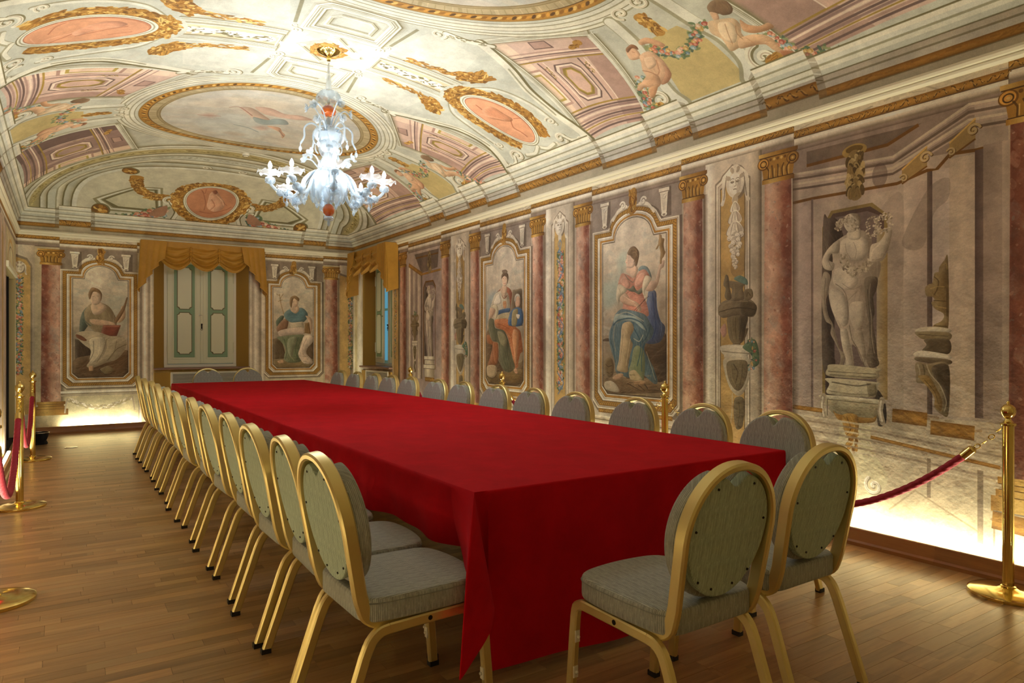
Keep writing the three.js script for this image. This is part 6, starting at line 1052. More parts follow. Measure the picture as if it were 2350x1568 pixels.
// ---------------------------------------------------------------- banquet chairs
// local frame: the sitter looks along +z, the origin is on the floor under the seat
function makeChair() {
  const c = new THREE.Group(), tube = rrect(0.027, 0.036, 0.005), hoopTube = rrect(0.025, 0.047, 0.006);
  const X = new THREE.Vector3(1, 0, 0);
  const capG = box(0.030, 0.020, 0.039, 0, 0.010, 0);
  for (const s of [-1, 1]) {
    const x = s * 0.207;
    const rail = [[x, 0.385, -0.115], [x, 0.388, 0.0], [x, 0.39, 0.18]].map((p) => new THREE.Vector3(...p));
    const rearP = [...spline([[x, 0.385, -0.115], [x, 0.380, -0.145], [x, 0.356, -0.175], [x, 0.306, -0.199]], 10), new THREE.Vector3(x * 1.02, 0.012, -0.300)];
    const frontP = [...spline([[x, 0.39, 0.18], [x, 0.388, 0.208], [x, 0.372, 0.236], [x, 0.335, 0.246]], 10), new THREE.Vector3(x * 1.02, 0.012, 0.272)];
    part('seat_rail', sweep(rail, tube, X), M.gold, c);
    const l1 = part('leg', sweep(rearP, tube, X), M.gold, c), l2 = part('leg', sweep(frontP, tube, X), M.gold, c);
    part('foot_cap', capG.clone().translate(x * 1.02, 0, -0.302), M.rubber, l1);
    part('foot_cap', capG.clone().translate(x * 1.02, 0, 0.273), M.rubber, l2);
    for (const y of [0.14, 0.27]) {
      const zf = 0.246 + (0.335 - y) / 0.323 * 0.026;
      const b = new THREE.ExtrudeGeometry(new THREE.Shape([[-0.007, -0.018], [0.007, -0.018], [0.007, 0.018], [-0.007, 0.018]].map((p) => new THREE.Vector2(...p))), { depth: 0.003, bevelEnabled: true, bevelSize: 0.003, bevelThickness: 0.002, bevelSegments: 2 }).rotateY(PI).translate(x * 1.015, y, zf - 0.018);
      const knob = new THREE.SphereGeometry(0.006, 8, 6).translate(x * 1.015, y, zf - 0.026);
      part('stacking_bumper', merge([b, knob]), M.bumper, l2);
    }
    part('bolt', merge([new THREE.CylinderGeometry(0.008, 0.009, 0.004, 12).rotateZ(PI / 2).translate(s * 0.2195, 0.389, 0.03)]), M.iron, c);
  }
  for (const z of [-0.09, 0.16]) part('crossbar', box(0.40, 0.024, 0.026, 0, 0.378, z), M.gold, c);
  // back hoop: up one side, round the top, down the other, the ends bent forward on to the seat rails
  const th = 0.18, up = (w, t) => new THREE.Vector3(w, 0.455 + t * Math.cos(th), -0.200 - t * Math.sin(th));
  const half = [];
  half.push(...spline([[0.186, 0.402, -0.03], [0.186, 0.403, -0.09], [0.187, 0.408, -0.145], [0.189, 0.432, -0.183], [0.191, 0.470, -0.199], up(0.192, 0.05)], 14).slice(0, -1));
  for (let i = 0; i <= 6; i++) half.push(up(0.192 + 0.010 * (i / 6), 0.05 + 0.215 * i / 6));
  for (let i = 1; i <= 16; i++) { const a = i / 16 * PI / 2; half.push(up(0.202 * Math.cos(a) ** 0.92, 0.265 + 0.218 * Math.sin(a))); }
  const other = half.slice(0, -1).reverse().map((p) => new THREE.Vector3(-p.x, p.y, p.z));
  part('back_frame', sweep([...half, ...other], hoopTube, X), M.gold, c);
  // upholstered pad in front of the hoop, notched at the top, and the panel screwed on behind
  const outline = (w, t0, t1, notch) => {
    const s = new THREE.Shape(), h = t1 - t0; s.moveTo(0, t1 - notch);
    s.bezierCurveTo(0.018, t1 - notch, 0.034, t1 - 0.004, 0.058, t1 - 0.002);
    s.bezierCurveTo(w * 0.66, t1 - 0.012, w, t1 - h * 0.20, w, t0 + h * 0.56);
    s.bezierCurveTo(w, t0 + h * 0.30, w * 0.62, t0, 0, t0);
    s.bezierCurveTo(-w * 0.62, t0, -w, t0 + h * 0.30, -w, t0 + h * 0.56);
    s.bezierCurveTo(-w, t1 - h * 0.20, -w * 0.66, t1 - 0.012, -0.058, t1 - 0.002);
    s.bezierCurveTo(-0.034, t1 - 0.004, -0.018, t1 - notch, 0, t1 - notch); return s;
  };
  const lay = (g, off) => g.translate(0, 0, off).rotateX(-th).translate(0, 0.455, -0.200);
  const padG = new THREE.ExtrudeGeometry(outline(0.196, 0.050, 0.442, 0.050), { depth: 0.022, bevelEnabled: true, bevelSize: 0.014, bevelThickness: 0.014, bevelSegments: 4, curveSegments: 14 });
  const pad = part('backrest', lay(padUV(padG), 0.034), M.seat, c);
  const bpG = new THREE.ExtrudeGeometry(outline(0.178, 0.060, 0.448, 0.034), { depth: 0.026, bevelEnabled: true, bevelSize: 0.005, bevelThickness: 0.005, bevelSegments: 2, curveSegments: 14 });
  const bp = part('back_panel', lay(padUV(bpG), -0.006), M.backPanel, pad); bp.userData.label = 'greener ribbed panel behind the pad';
  for (const [w, t] of [[0.085, 0.420], [-0.085, 0.420], [0.160, 0.295], [-0.160, 0.295], [0.118, 0.125], [-0.118, 0.125], [0.05, 0.09], [-0.05, 0.09]]) part('screw', lay(new THREE.CylinderGeometry(0.0042, 0.0042, 0.003, 8).rotateX(PI / 2).translate(w, t, 0), -0.0125), M.iron, pad);
  // seat cushion
  const ss = new THREE.Shape(), a = 0.205, b0 = -0.195, b1 = 0.248; ss.moveTo(-a + 0.07, b0); ss.lineTo(a - 0.07, b0); ss.bezierCurveTo(a - 0.02, b0, a + 0.002, b0 + 0.03, a + 0.004, b0 + 0.08); ss.bezierCurveTo(a + 0.012, 0.0, a + 0.012, 0.10, a + 0.004, b1 - 0.09); ss.bezierCurveTo(a, b1 - 0.03, a - 0.03, b1 - 0.012, a - 0.09, b1 - 0.004); ss.quadraticCurveTo(0, b1 + 0.014, -a + 0.09, b1 - 0.004); ss.bezierCurveTo(-a + 0.03, b1 - 0.012, -a, b1 - 0.03, -a - 0.004, b1 - 0.09); ss.bezierCurveTo(-a - 0.012, 0.10, -a - 0.012, 0, -a - 0.004, b0 + 0.08); ss.bezierCurveTo(-a - 0.002, b0 + 0.03, -a + 0.02, b0, -a + 0.07, b0);
  const sg = new THREE.ExtrudeGeometry(ss, { depth: 0.052, bevelEnabled: true, bevelSize: 0.012, bevelThickness: 0.014, bevelSegments: 4, curveSegments: 12 });
  // crown the top a little, lay the ribs front to back
  sg.rotateX(PI / 2).translate(0, 0.477, 0);
  const p = sg.attributes.position, uv = new Float32Array(p.count * 2), n = sg.attributes.normal;
  for (let i = 0; i < p.count; i++) { const x = p.getX(i), y = p.getY(i), z = p.getZ(i); if (y > 0.462) p.setY(i, y + 0.010 * (1 - (x / 0.22) ** 2) * (1 - ((z - 0.03) / 0.26) ** 2)); const side = Math.abs(n.getY(i)) < 0.6; uv[i * 2] = side ? (Math.abs(n.getX(i)) > 0.6 ? z : x) : x; uv[i * 2 + 1] = side ? y : z; }
  sg.setAttribute('uv', new THREE.BufferAttribute(uv, 2)); sg.computeVertexNormals();
  const seat = part('seat', crease(sg, 0.9), M.seat, c);
  const pipe = [...ss.getPoints(10)].map((q) => new THREE.Vector3(q.x * 1.05, 0.474, q.y * 1.045));
  part('piping', sweep(pipe, circle(0.0022, 5), new THREE.Vector3(0, 1, 0), { open: true }), M.seat, seat);
  return c;
}
const chairProto = makeChair();
function placeChair(x, d, turn, label, group) { const c = chairProto.clone(); c.name = numbered('banquet_chair'); c.position.set(x, 0, -d); c.rotation.y = turn; scene.add(c); return tag(c, label, 'chair', group); }
const ordinal = ['nearest', 'second', 'third', 'fourth', 'fifth', 'sixth', 'seventh', 'eighth', 'ninth', 'tenth', 'eleventh', 'twelfth', 'thirteenth'];
const leftRow = [2.285, 2.77, 3.28, 3.87, 4.49, 5.12, 5.77, 6.44, 7.07, 7.70, 8.33, 9.02];
leftRow.forEach((d, i) => placeChair(1.000 + [-0.010, 0.01, -0.005, 0.008, 0, 0.01, -0.01, 0.006, 0, 0.01, 0, -0.005][i], d, PI / 2 + [0.03, -0.02, 0.02, 0, 0.03, -0.02, 0.02, 0, -0.03, 0.02, 0.01, -0.02][i],
  i === 0 ? 'nearest chair of the left table side, its whole seat in view by the cloth corner' : i === leftRow.length - 1 ? 'farthest gold framed chair of the row along the left table side' : `gold framed chair seen from behind, ${ordinal[i]} from the camera along the left table side`, 'chairs along the left side of the table'));
const rightRow = [2.33, 2.86, 3.46, 4.10, 4.68, 5.26, 5.89, 6.44, 7.10, 7.66, 8.21, 8.83, 9.45];
rightRow.forEach((d, i) => placeChair(3.02 + [0.01, 0, 0.005, -0.01, 0, 0.01, 0, 0.005, -0.005, 0, 0.01, 0, 0][i], d, -PI / 2 + [0.02, 0, -0.02, 0.02, 0, 0.01, -0.02, 0.02, 0, 0.02, -0.02, 0, 0.02][i],
  i === 0 ? 'grey chair back nearest the camera behind the right edge of the red table' : i === rightRow.length - 1 ? 'farthest grey chair back beyond the right edge of the red table' : `grey chair back, ${ordinal[i]} from the camera behind the right edge of the red table`, 'chairs along the right side of the table'));
placeChair(1.735, 1.67, PI + 0.01, 'gold framed chair with its back to the camera, left one at the near table end', 'chairs at the near end of the table');
placeChair(2.325, 1.735, PI + 0.02, 'gold framed chair with its back to the camera, right one at the near table end', 'chairs at the near end of the table');
placeChair(1.83, 11.02, 0, 'chair at the far table end in front of the radiator grille', 'chairs at the far end of the table');
placeChair(2.41, 11.02, 0, 'chair at the far table end right of the radiator grille', 'chairs at the far end of the table');

// ---------------------------------------------------------------- tables under one red cloth
const T = { x0: 1.287, x1: 3.16, d0: 2.222, d1: 10.81, y: 0.75 };
{
  const n = 4, len = (T.d1 - T.d0 - 0.01) / n, names = ['nearest the camera', 'second from the camera', 'third from the camera', 'farthest from the camera'];
  for (let i = 0; i < n; i++) {
    const dc = T.d0 + 0.005 + len * (i + 0.5), t = thing('folding_table', `folding table on chrome legs under the red cloth, ${names[i]}`, 'table', [(T.x0 + T.x1) / 2, 0, dc], 0, 'tables pushed together under the red cloth');
    const w = T.x1 - T.x0 - 0.03, l = len - 0.004;
    part('table_top', rbox(w, 0.028, l, 0.006, 0, 0.7315, 0), M.tableTop, t);
    for (const e of [-1, 1]) for (const s of [-1, 1]) {
      const x = s * (w / 2 - 0.22), z = e * (l / 2 - 0.16);
      const leg = part('leg', sweep(bent([[x - s * 0.16, 0.71, z], [x - s * 0.02, 0.70, z], [x + s * 0.01, 0.02, z]], 0.10, 8), circle(0.0125, 10), new THREE.Vector3(0, 0, 1)), M.chrome, t);
      part('foot', lathe([[0, 0], [0.030, 0.001], [0.031, 0.006], [0.020, 0.013], [0.012, 0.018], [0.012, 0.030], [0, 0.030]], 18).translate(x + s * 0.01, 0, z), M.chrome, leg);
    }
  }
}
{ // the cloth: flat top, a short drop down the long sides, a long one at the near end, a folded corner
  const R = mulberry(5), t = thing('tablecloth', 'long red cloth draped over the conference table, reaching the floor at the near end', 'tablecloth', [0, 0, 0]);
  const yt = T.y, wob = (a, f, p) => Math.sin(a * f + p), wx = (x, d) => 0.0015 * wob(x, 3.1, d) * wob(d, 2.3, 1) + 0.001 * wob(d, 7, x * 2);
  part('top', grid(24, 90, (u, v) => { const x = T.x0 + (T.x1 - T.x0) * u, d = T.d0 + (T.d1 - T.d0) * v; return [x, yt + wx(x, d) * (u > 0 && u < 1 && v > 0 && v < 1 ? 1 : 0), -d, x, d]; }), M.redCloth, t);
  const c = 0.012;   // soft edge
  const drop = (v, L) => (v < 0.12 ? [c * Math.sin(v / 0.12 * PI / 2), -c * (1 - Math.cos(v / 0.12 * PI / 2))] : [c, -c - (v - 0.12) / 0.88 * (L - c)]);
  // left side: hem about level with the seats, gently waved and swinging inwards
  const d0 = T.d0 + 0.16;
  const leftPt = (d, v) => { const L = 0.255 + 0.022 * wob(d, 2.1, 0.4) + 0.012 * wob(d, 5.3, 1), [o, y] = drop(v, L), k = Math.max(0, v - 0.12) / 0.88; const wave = 0.016 * wob(d, 10.2, 0.3) + 0.012 * wob(d, 17.3, 2) + 0.010 * wob(d, 5.1, 1.2); return [T.x0 - o - wave * k - 0.014 * k + 0.05 * k * k * Math.max(0, 1 - (d - d0) / 1.2), yt + y, -d, d, v * 0.3]; };
  part('side_drop', grid(260, 12, (u, v) => leftPt(d0 + (T.d1 - d0) * u, v)), M.redCloth, t);
  part('side_drop', grid(200, 12, (u, v) => { const d = T.d0 + (T.d1 - T.d0) * u, L = 0.25 + 0.02 * wob(d, 2.4, 1), [o, y] = drop(v, L), k = Math.max(0, v - 0.12) / 0.88; return [T.x1 + Math.min(o, 0.008) + 0.004 * wob(d, 9, 0) * k, yt + y, -d, d, v * 0.3]; }), M.redCloth, t);
  // near end
  const x0 = T.x0 + 0.055;
  const frontPt = (x, v) => { const L = 0.695 + 0.010 * wob(x, 4, 0), [o, y] = drop(v, L), k = Math.max(0, v - 0.12) / 0.88; const wave = 0.012 * wob(x, 6.5, 0.8) + 0.006 * wob(x, 13, 1); return [x, yt + y, -(T.d0 - o - wave * k * k), x, v * 0.7]; };
  part('end_drop', grid(80, 24, (u, v) => frontPt(x0 + (T.x1 + 0.006 - x0) * u, v)), M.redCloth, t);
  part('end_drop', grid(40, 10, (u, v) => { const x = T.x0 + (T.x1 - T.x0) * u, [o, y] = drop(v, 0.26); return [x, yt + y, -(T.d1 + o), x, v * 0.3]; }), M.redCloth, t);
  // folded corner: hem points seen from the table corner
  const hemL = leftPt(d0, 1), hemF = frontPt(x0, 1), v3 = (p) => new THREE.Vector3(p[0], p[1], p[2]);
  const hem = new THREE.CatmullRomCurve3([v3(hemL), V(1.225, 0.430, 2.17), V(1.145, 0.29, 2.02), V(1.082, 0.205, 1.965), V(1.150, 0.250, 1.985), V(1.245, 0.305, 2.035), V(1.325, 0.335, 2.14), V(1.362, 0.26, 2.235), V(1.358, 0.13, 2.245), v3(hemF)], false, 'centripetal');
  const topEdge = (u) => (u < 0.32 ? V(T.x0, yt, d0 + (T.d0 - d0) * (u / 0.32)) : V(T.x0 + (x0 - T.x0) * Math.max(0, (u - 0.75) / 0.25), yt, T.d0));
  const ruled = (u, v) => topEdge(u).lerp(hem.getPoint(u), v);
  part('corner_fold', grid(84, 34, (u, v) => {
    const p = ruled(u, v), w0 = Math.max(0, 1 - u / 0.30) ** 2, w1 = Math.max(0, (u - 0.78) / 0.22) ** 2, m = Math.sin(PI * u);
    p.addScaledVector(v3(leftPt(d0, v)).sub(ruled(0, v)), w0).addScaledVector(v3(frontPt(x0, v)).sub(ruled(1, v)), w1);
    p.addScaledVector(new THREE.Vector3(-0.55, 0, 0.83), (0.012 * Math.min(1, v / 0.1) * (1 - v) + 0.090 * Math.sin(PI * v ** 0.8) * Math.exp(-(((u - 0.34) / 0.22) ** 2))) * m);
    return [p.x, p.y, p.z, u * 0.5, v * 0.7];
  }), M.redCloth, t);
}

// ---------------------------------------------------------------- rope barriers
function makeStanchion() {
  const c = new THREE.Group();
  part('base', lathe([[0, 0.002], [0.178, 0], [0.182, 0.008], [0.180, 0.018], [0.168, 0.024], [0.10, 0.030], [0.05, 0.034], [0.036, 0.040], [0, 0.040]], 48), M.brass, c);
  part('collar', lathe([[0.026, 0.036], [0.034, 0.038], [0.035, 0.046], [0.027, 0.050], [0.0265, 0.052]], 32), M.brass, c);
  const flute = Array.from({ length: 48 }, (_, i) => { const a = i / 48 * 2 * PI, r = 0.0245 + 0.0016 * Math.cos(a * 16); return [r * Math.cos(a), r * Math.sin(a)]; });
  part('pole', sweep([new THREE.Vector3(0, 0.03, 0), new THREE.Vector3(0, 0.45, 0), new THREE.Vector3(0, 0.885, 0)], flute, new THREE.Vector3(1, 0, 0), { crease: 1.2 }), M.brass, c);
  part('ring', lathe([[0.024, 0.880], [0.034, 0.882], [0.036, 0.888], [0.034, 0.896], [0.026, 0.898], [0.020, 0.905], [0.014, 0.914], [0.012, 0.922]], 32), M.brass, c);
  part('finial', lathe([[0, 0.918], [0.016, 0.920], [0.026, 0.930], [0.0335, 0.946], [0.035, 0.960], [0.031, 0.976], [0.020, 0.989], [0.008, 0.995], [0.006, 0.999], [0.008, 1.003], [0.005, 1.010], [0, 1.012]], 32), M.brass, c);
  return c;
}
const postProto = makeStanchion();
function placePost(x, d, label) { const c = postProto.clone(); c.name = numbered('barrier_post'); c.position.set(x, 0, -d); scene.add(c); return tag(c, label, 'barrier post', 'brass posts of the rope barriers'); }
const rightPosts = [1.56, 3.92, 6.30, 8.62], leftPosts = [4.31, 6.73, 9.42];
const rx = [4.117, 4.04, 4.00, 3.98];
['fluted brass post standing nearest the camera at the right-hand wall', 'fluted brass post in front of the woman holding up a statuette', 'fluted brass post in front of the seated woman with a portrait', 'farthest fluted brass post of the right-hand wall, by the small statue niche'].forEach((l, i) => placePost(rx[i], rightPosts[i], l));
['brass post at the left picture edge with only its base showing', 'fluted brass post with twisted red rope on the left, nearer of two', 'fluted brass post on the left by the dark doorway, the farther of two'].forEach((l, i) => placePost(-0.30, leftPosts[i], l));
function rope(ax, ad, bx, bd, sag, label) {
  const A = new THREE.Vector3(ax, 0.875, -ad), B = new THREE.Vector3(bx, 0.875, -bd), t = thing('barrier_rope', label, 'rope', [0, 0, 0], 0, 'twisted red ropes of the barriers');
  const dir = B.clone().sub(A).setY(0).normalize(), a0 = A.clone().addScaledVector(dir, 0.03), b0 = B.clone().addScaledVector(dir, -0.03);
  const L = a0.distanceTo(b0), at = (k) => { const p = a0.clone().lerp(b0, k); const q = 2 * k - 1; p.y -= sag * (1 - Math.abs(q) ** 2.0); return p; };
  const k0 = 0.075, pts = Array.from({ length: 81 }, (_, i) => at(k0 + (1 - 2 * k0) * i / 80));
  const lobes = Array.from({ length: 18 }, (_, i) => { const f = i / 18 * 2 * PI, r = 0.0185 + 0.0028 * Math.abs(Math.cos(f * 1.5)) ** 1; return [r * Math.cos(f), r * Math.sin(f)]; });
  part('cord', sweep(Array.from({ length: 241 }, (_, i) => at(k0 + (1 - 2 * k0) * i / 240)), lobes, new THREE.Vector3(0, 1, 0), { twist: 42, crease: 1.0 }), M.rope, t);
  for (const e of [0, 1]) {
    const p = at(e ? 1 - k0 : k0), q = at(e ? 1 - k0 * 0.42 : k0 * 0.42), pole = e ? B : A, dirE = q.clone().sub(p).normalize();
    const path = [p.clone().addScaledVector(dirE, -0.012), p.clone().addScaledVector(dirE, 0.052), p.clone().addScaledVector(dirE, 0.060)];
    part('end_ferrule', sweep(path, circle(0.0235, 18), new THREE.Vector3(0, 1, 0), { scale: (k) => (k > 0.9 ? 0.7 : 1) }), M.brass, t);
    const s = path[2], e2 = pole.clone().addScaledVector(dir, e ? -0.026 : 0.026); const links = 4;
    for (let i = 0; i < links; i++) {
      const m = s.clone().lerp(e2, (i + 0.5) / links); m.y -= 0.012 * Math.sin((i + 0.5) / links * PI);
      const g = new THREE.TorusGeometry(0.0115, 0.0026, 6, 14).scale(1.35, 1, 1); const along = e2.clone().sub(s).normalize();
      const mat = new THREE.Matrix4().makeBasis(along, new THREE.Vector3(0, 1, 0).applyAxisAngle(along, i % 2 ? PI / 2 : 0.3), new THREE.Vector3()); const y = new THREE.Vector3(0, 1, 0).applyAxisAngle(along, i % 2 ? PI / 2 : 0.3); y.addScaledVector(along, -y.dot(along)).normalize(); mat.makeBasis(along, y, along.clone().cross(y));
      part('chain_link', g.applyMatrix4(mat).translate(m.x, m.y, m.z), M.brass, t);
    }
  }
  return t;
}
rope(rx[0], rightPosts[0], rx[1], rightPosts[1], 0.62, 'twisted red rope hanging from the nearest brass post by the lit right-hand skirting');
rope(rx[1], rightPosts[1], rx[2], rightPosts[2], 0.60, 'red rope behind the chairs under the painted flower garland');
rope(rx[2], rightPosts[2], rx[3], rightPosts[3], 0.60, 'farthest red rope behind the chairs of the right table side');
rope(-0.30, leftPosts[0], -0.30, leftPosts[1], 0.535, 'thick twisted red rope hanging in the left foreground');
rope(-0.30, leftPosts[1], -0.30, leftPosts[2], 0.535, 'red rope between the two brass posts on the left');

// ---------------------------------------------------------------- windows with painted shutters
// local frame of a window: x across, y up, +z into the room, origin at the sill centre on the outer frame plane
function clipRect(w, h, c, cx, cy) { const s = new THREE.Shape(), a = w / 2, b = h / 2; s.moveTo(cx - a + c, cy - b); s.lineTo(cx + a - c, cy - b); s.absarc(cx + a, cy - b, c, PI, PI / 2, true); s.lineTo(cx + a, cy + b - c); s.absarc(cx + a, cy + b, c, -PI / 2, -PI, true); s.lineTo(cx - a + c, cy + b); s.absarc(cx - a, cy + b, c, 0, -PI / 2, true); s.lineTo(cx - a, cy - b + c); s.absarc(cx - a, cy - b, c, PI / 2, 0, true); return s; }
const ex = (s, depth, z, bev = 0.0015) => new THREE.ExtrudeGeometry(s, { depth, bevelEnabled: bev > 0, bevelSize: bev, bevelThickness: bev, bevelSegments: 1, curveSegments: 5 }).translate(0, 0, z);
function shutterLeaf(w, h, parent, hingeX, dirX, swing, mid) {
  const leaf = new THREE.Group(); leaf.name = 'shutter_leaf'; leaf.position.set(hingeX, 0, 0.012); leaf.rotation.y = swing; parent.add(leaf);
  const cx = dirX * w / 2;
  part('board', rbox(w - 0.006, h - 0.008, 0.026, 0.004, cx, h / 2, 0.013), M.cream, leaf);
  const fw = w - 0.20, y0 = 0.11, y1 = h - 0.06, gh = y1 - y0;
  part('green_field', ex(clipRect(fw, gh, 0.001, cx, (y0 + y1) / 2), 0.003, 0.0265), M.shutterGreen, leaf);
  const ph = (gh - 0.05 * 3) / 2;
  for (const k of [0, 1]) {
    const cy = y0 + 0.05 + ph / 2 + k * (ph + 0.05);
    const line = clipRect(fw - 0.085, ph, 0.034, cx, cy); part('panel_line', ex(line, 0.003, 0.0300), M.brownLine, leaf);
    part('panel', ex(clipRect(fw - 0.103, ph - 0.018, 0.034, cx, cy), 0.003, 0.0318), M.cream, leaf);
  }
  for (const x of [cx - fw / 2 - 0.022, cx + fw / 2 + 0.022]) part('bead', rbox(0.007, gh + 0.05, 0.008, 0.002, x, (y0 + y1) / 2, 0.029), M.cream, leaf);
  for (const y of [y0 - 0.028]) part('bead', rbox(fw + 0.05, 0.008, 0.008, 0.002, cx, y, 0.029), M.cream, leaf);
  for (const y of [0.27, h - 0.25]) for (const k of [0]) part('hinge', merge([new THREE.CylinderGeometry(0.008, 0.008, 0.15, 10).translate(dirX * 0.006, y, 0.030), new THREE.SphereGeometry(0.009, 8, 6).translate(dirX * 0.006, y + 0.078, 0.030), new THREE.SphereGeometry(0.009, 8, 6).translate(dirX * 0.006, y - 0.078, 0.030)]), M.cream, leaf);
  return leaf;
}
function windowUnit(name, place, w, h, swingL, swingR) {
  const g = new THREE.Group(); g.name = name; g.userData.kind = 'structure'; place(g); scene.add(g);
  part('window_frame', merge([rbox(0.06, h, 0.07, 0.006, -w / 2 + 0.03, h / 2, -0.03), rbox(0.06, h, 0.07, 0.006, w / 2 - 0.03, h / 2, -0.03), rbox(w, 0.06, 0.07, 0.006, 0, h - 0.03, -0.03), rbox(w, 0.05, 0.09, 0.006, 0, 0.025, -0.025)]), M.white, g);
  part('sash', merge([box(0.05, h - 0.1, 0.03, 0, h / 2, -0.05), box(w - 0.1, 0.04, 0.03, 0, h * 0.55, -0.05), box(w - 0.1, 0.05, 0.03, 0, 0.07, -0.05), box(w - 0.1, 0.05, 0.03, 0, h - 0.08, -0.05)]), M.white, g);
  for (const s of [-1, 1]) part('pane', box(w / 2 - 0.07, h - 0.14, 0.004, s * (w / 4 - 0.005), h / 2, -0.056), glassPane, g);
  const lw = w / 2 - 0.045;
  const a = shutterLeaf(lw, h - 0.10, g, -w / 2 + 0.045, 1, swingL, 0), b = shutterLeaf(lw, h - 0.10, g, w / 2 - 0.045, -1, swingR, 0);
  for (const l of [a, b]) l.position.y = 0.052;
  part('astragal', rbox(0.042, h - 0.11, 0.014, 0.005, -lw + 0.006, (h - 0.10) / 2, 0.034), M.cream, b);
  part('latch', merge([rbox(0.022, 0.085, 0.006, 0.002, -lw + 0.004, 0.62, 0.044), new THREE.SphereGeometry(0.013, 10, 8).translate(-lw + 0.004, 0.65, 0.052), new THREE.SphereGeometry(0.011, 10, 8).translate(-lw + 0.004, 0.60, 0.050), new THREE.TorusGeometry(0.014, 0.003, 6, 12).translate(-lw + 0.004, 0.57, 0.050)]), M.iron, b);
  part('turn_button', merge([new THREE.CylinderGeometry(0.012, 0.012, 0.012, 12).rotateX(PI / 2).translate(lw - 0.03, 0.80, 0.034), rbox(0.05, 0.008, 0.008, 0.003, lw - 0.012, 0.80, 0.042)]), M.chrome, a);
  return g;
}
const glassPane = phys({ color: '#ffffff', roughness: 0.02, transmission: 1, thickness: 0, ior: 1.5 });
const RECESS = 0.25;
windowUnit('window_1', (g) => g.position.copy(V((1.339 + 2.44) / 2, 0.935, ZB + RECESS)), 2.44 - 1.339, W1.y1 - 0.935, 0, 0);
windowUnit('window_2', (g) => { g.position.copy(V(XR + RECESS, 0.935, ZB - (W2.s0 + W2.s1) / 2)); g.rotation.y = -PI / 2; }, W2.s1 - W2.s0 - 0.02, W2.y1 - 0.935, -0.16, 0.0);
// splayed linings of the window in the back wall, straight ones on the right
{
  const quad = (a, b, c, d) => { const g = new THREE.BufferGeometry(); g.setAttribute('position', new THREE.Float32BufferAttribute([a, b, c, a, c, d].flatMap((p) => [p.x, p.y, p.z]), 3)); g.setAttribute('uv', new THREE.Float32BufferAttribute([0, 0, 0.25, 0, 0.25, 1.8, 0, 0, 0.25, 1.8, 0, 1.8], 2)); g.computeVertexNormals(); return g; };
  const y0 = W1.y0, y1 = W1.y1, i0 = 1.339, i1 = 2.44, zf = ZB - 0.001, zi = ZB + RECESS;
  const slab = (x0, x1, xi) => { const s = new THREE.Shape([[x0, 0], [xi, RECESS], [x1, RECESS], [x1, 0]].map((p) => new THREE.Vector2(...p))); return s; };
  struct('trim_4', merge([quad(V(W1.x0, y0, zf), V(i0, y0, zi), V(i0, y1, zi), V(W1.x0, y1, zf)), quad(V(W1.x0, y0, zi), V(i0, y0, zi), V(i0, y1, zi), V(W1.x0, y1, zi))]), M.ochre);
  struct('trim_5', merge([quad(V(W1.x1, y0, zf), V(i1, y0, zi), V(i1, y1, zi), V(W1.x1, y1, zf)), quad(V(W1.x1, y0, zi), V(i1, y0, zi), V(i1, y1, zi), V(W1.x1, y1, zi))]), M.ochre);
  struct('trim_6', merge([box(0.004, W2.y1 - W2.y0, RECESS + 0.05, 0, 0, 0).rotateY(PI / 2).translate(XR + RECESS / 2 + 0.02, (W2.y0 + W2.y1) / 2, -(ZB - W2.s0 - 0.003)), box(RECESS + 0.05, W2.y1 - W2.y0, 0.004, XR + RECESS / 2 + 0.02, (W2.y0 + W2.y1) / 2, -(ZB - W2.s1 + 0.003))]), M.ochre);
}
{ // marble sills
  const s = thing('window_sill', 'worn marble sill under the shuttered window of the back wall', 'sill', [(W1.x0 + W1.x1) / 2, W1.y0, ZB + 0.10]);
  part('slab', rbox(W1.x1 - W1.x0 + 0.02, 0.028, 0.32, 0.006, 0, 0.002, 0.01), M.marble, s);
  const q = thing('window_sill', 'marble sill of the window beside the far end of the right-hand wall', 'sill', [XR + 0.10, W2.y0, ZB - (W2.s0 + W2.s1) / 2]);
  part('slab', rbox(0.32, 0.028, W2.s1 - W2.s0 + 0.02, 0.006, -0.01, 0.002, 0), M.marble, q);
}
function radiator(label, place, w, group) {   // low ochre casing with a white slatted grille
  const t = thing('radiator_cover', label, 'radiator cover', [0, 0, 0]); place(t);
  part('casing', rbox(w, 0.86, 0.03, 0.004, 0, 0.43, 0.015), M.ochre, t);
  const gw = Math.min(1.07, w - 0.3), gh = 0.20, gx = 0.06, gy = 0.755;
  part('grille_frame', merge([rbox(gw, 0.022, 0.014, 0.003, gx, gy + gh / 2, 0.036), rbox(gw, 0.022, 0.014, 0.003, gx, gy - gh / 2, 0.036), rbox(0.03, gh, 0.014, 0.003, gx - gw / 2 + 0.015, gy, 0.036), rbox(0.03, gh, 0.014, 0.003, gx + gw / 2 - 0.015, gy, 0.036)]), M.white, t);
  part('grille_back', box(gw - 0.02, gh - 0.01, 0.002, gx, gy, 0.031), M.iron, t);
  for (let i = 0; i < 9; i++) part('slat', box(gw - 0.05, 0.010, 0.008, gx, gy - gh / 2 + 0.02 + i * 0.02, 0.037), M.white, t);
}
radiator('ochre casing with a white slatted grille below the shuttered back window', (t) => t.position.copy(V((W1.x0 + W1.x1) / 2, 0, ZB)), 1.42);
radiator('ochre casing with a grille below the window of the right-hand wall', (t) => { t.position.copy(V(XR, 0, ZB - (W2.s0 + W2.s1) / 2)); t.rotation.y = -PI / 2; }, 1.28);

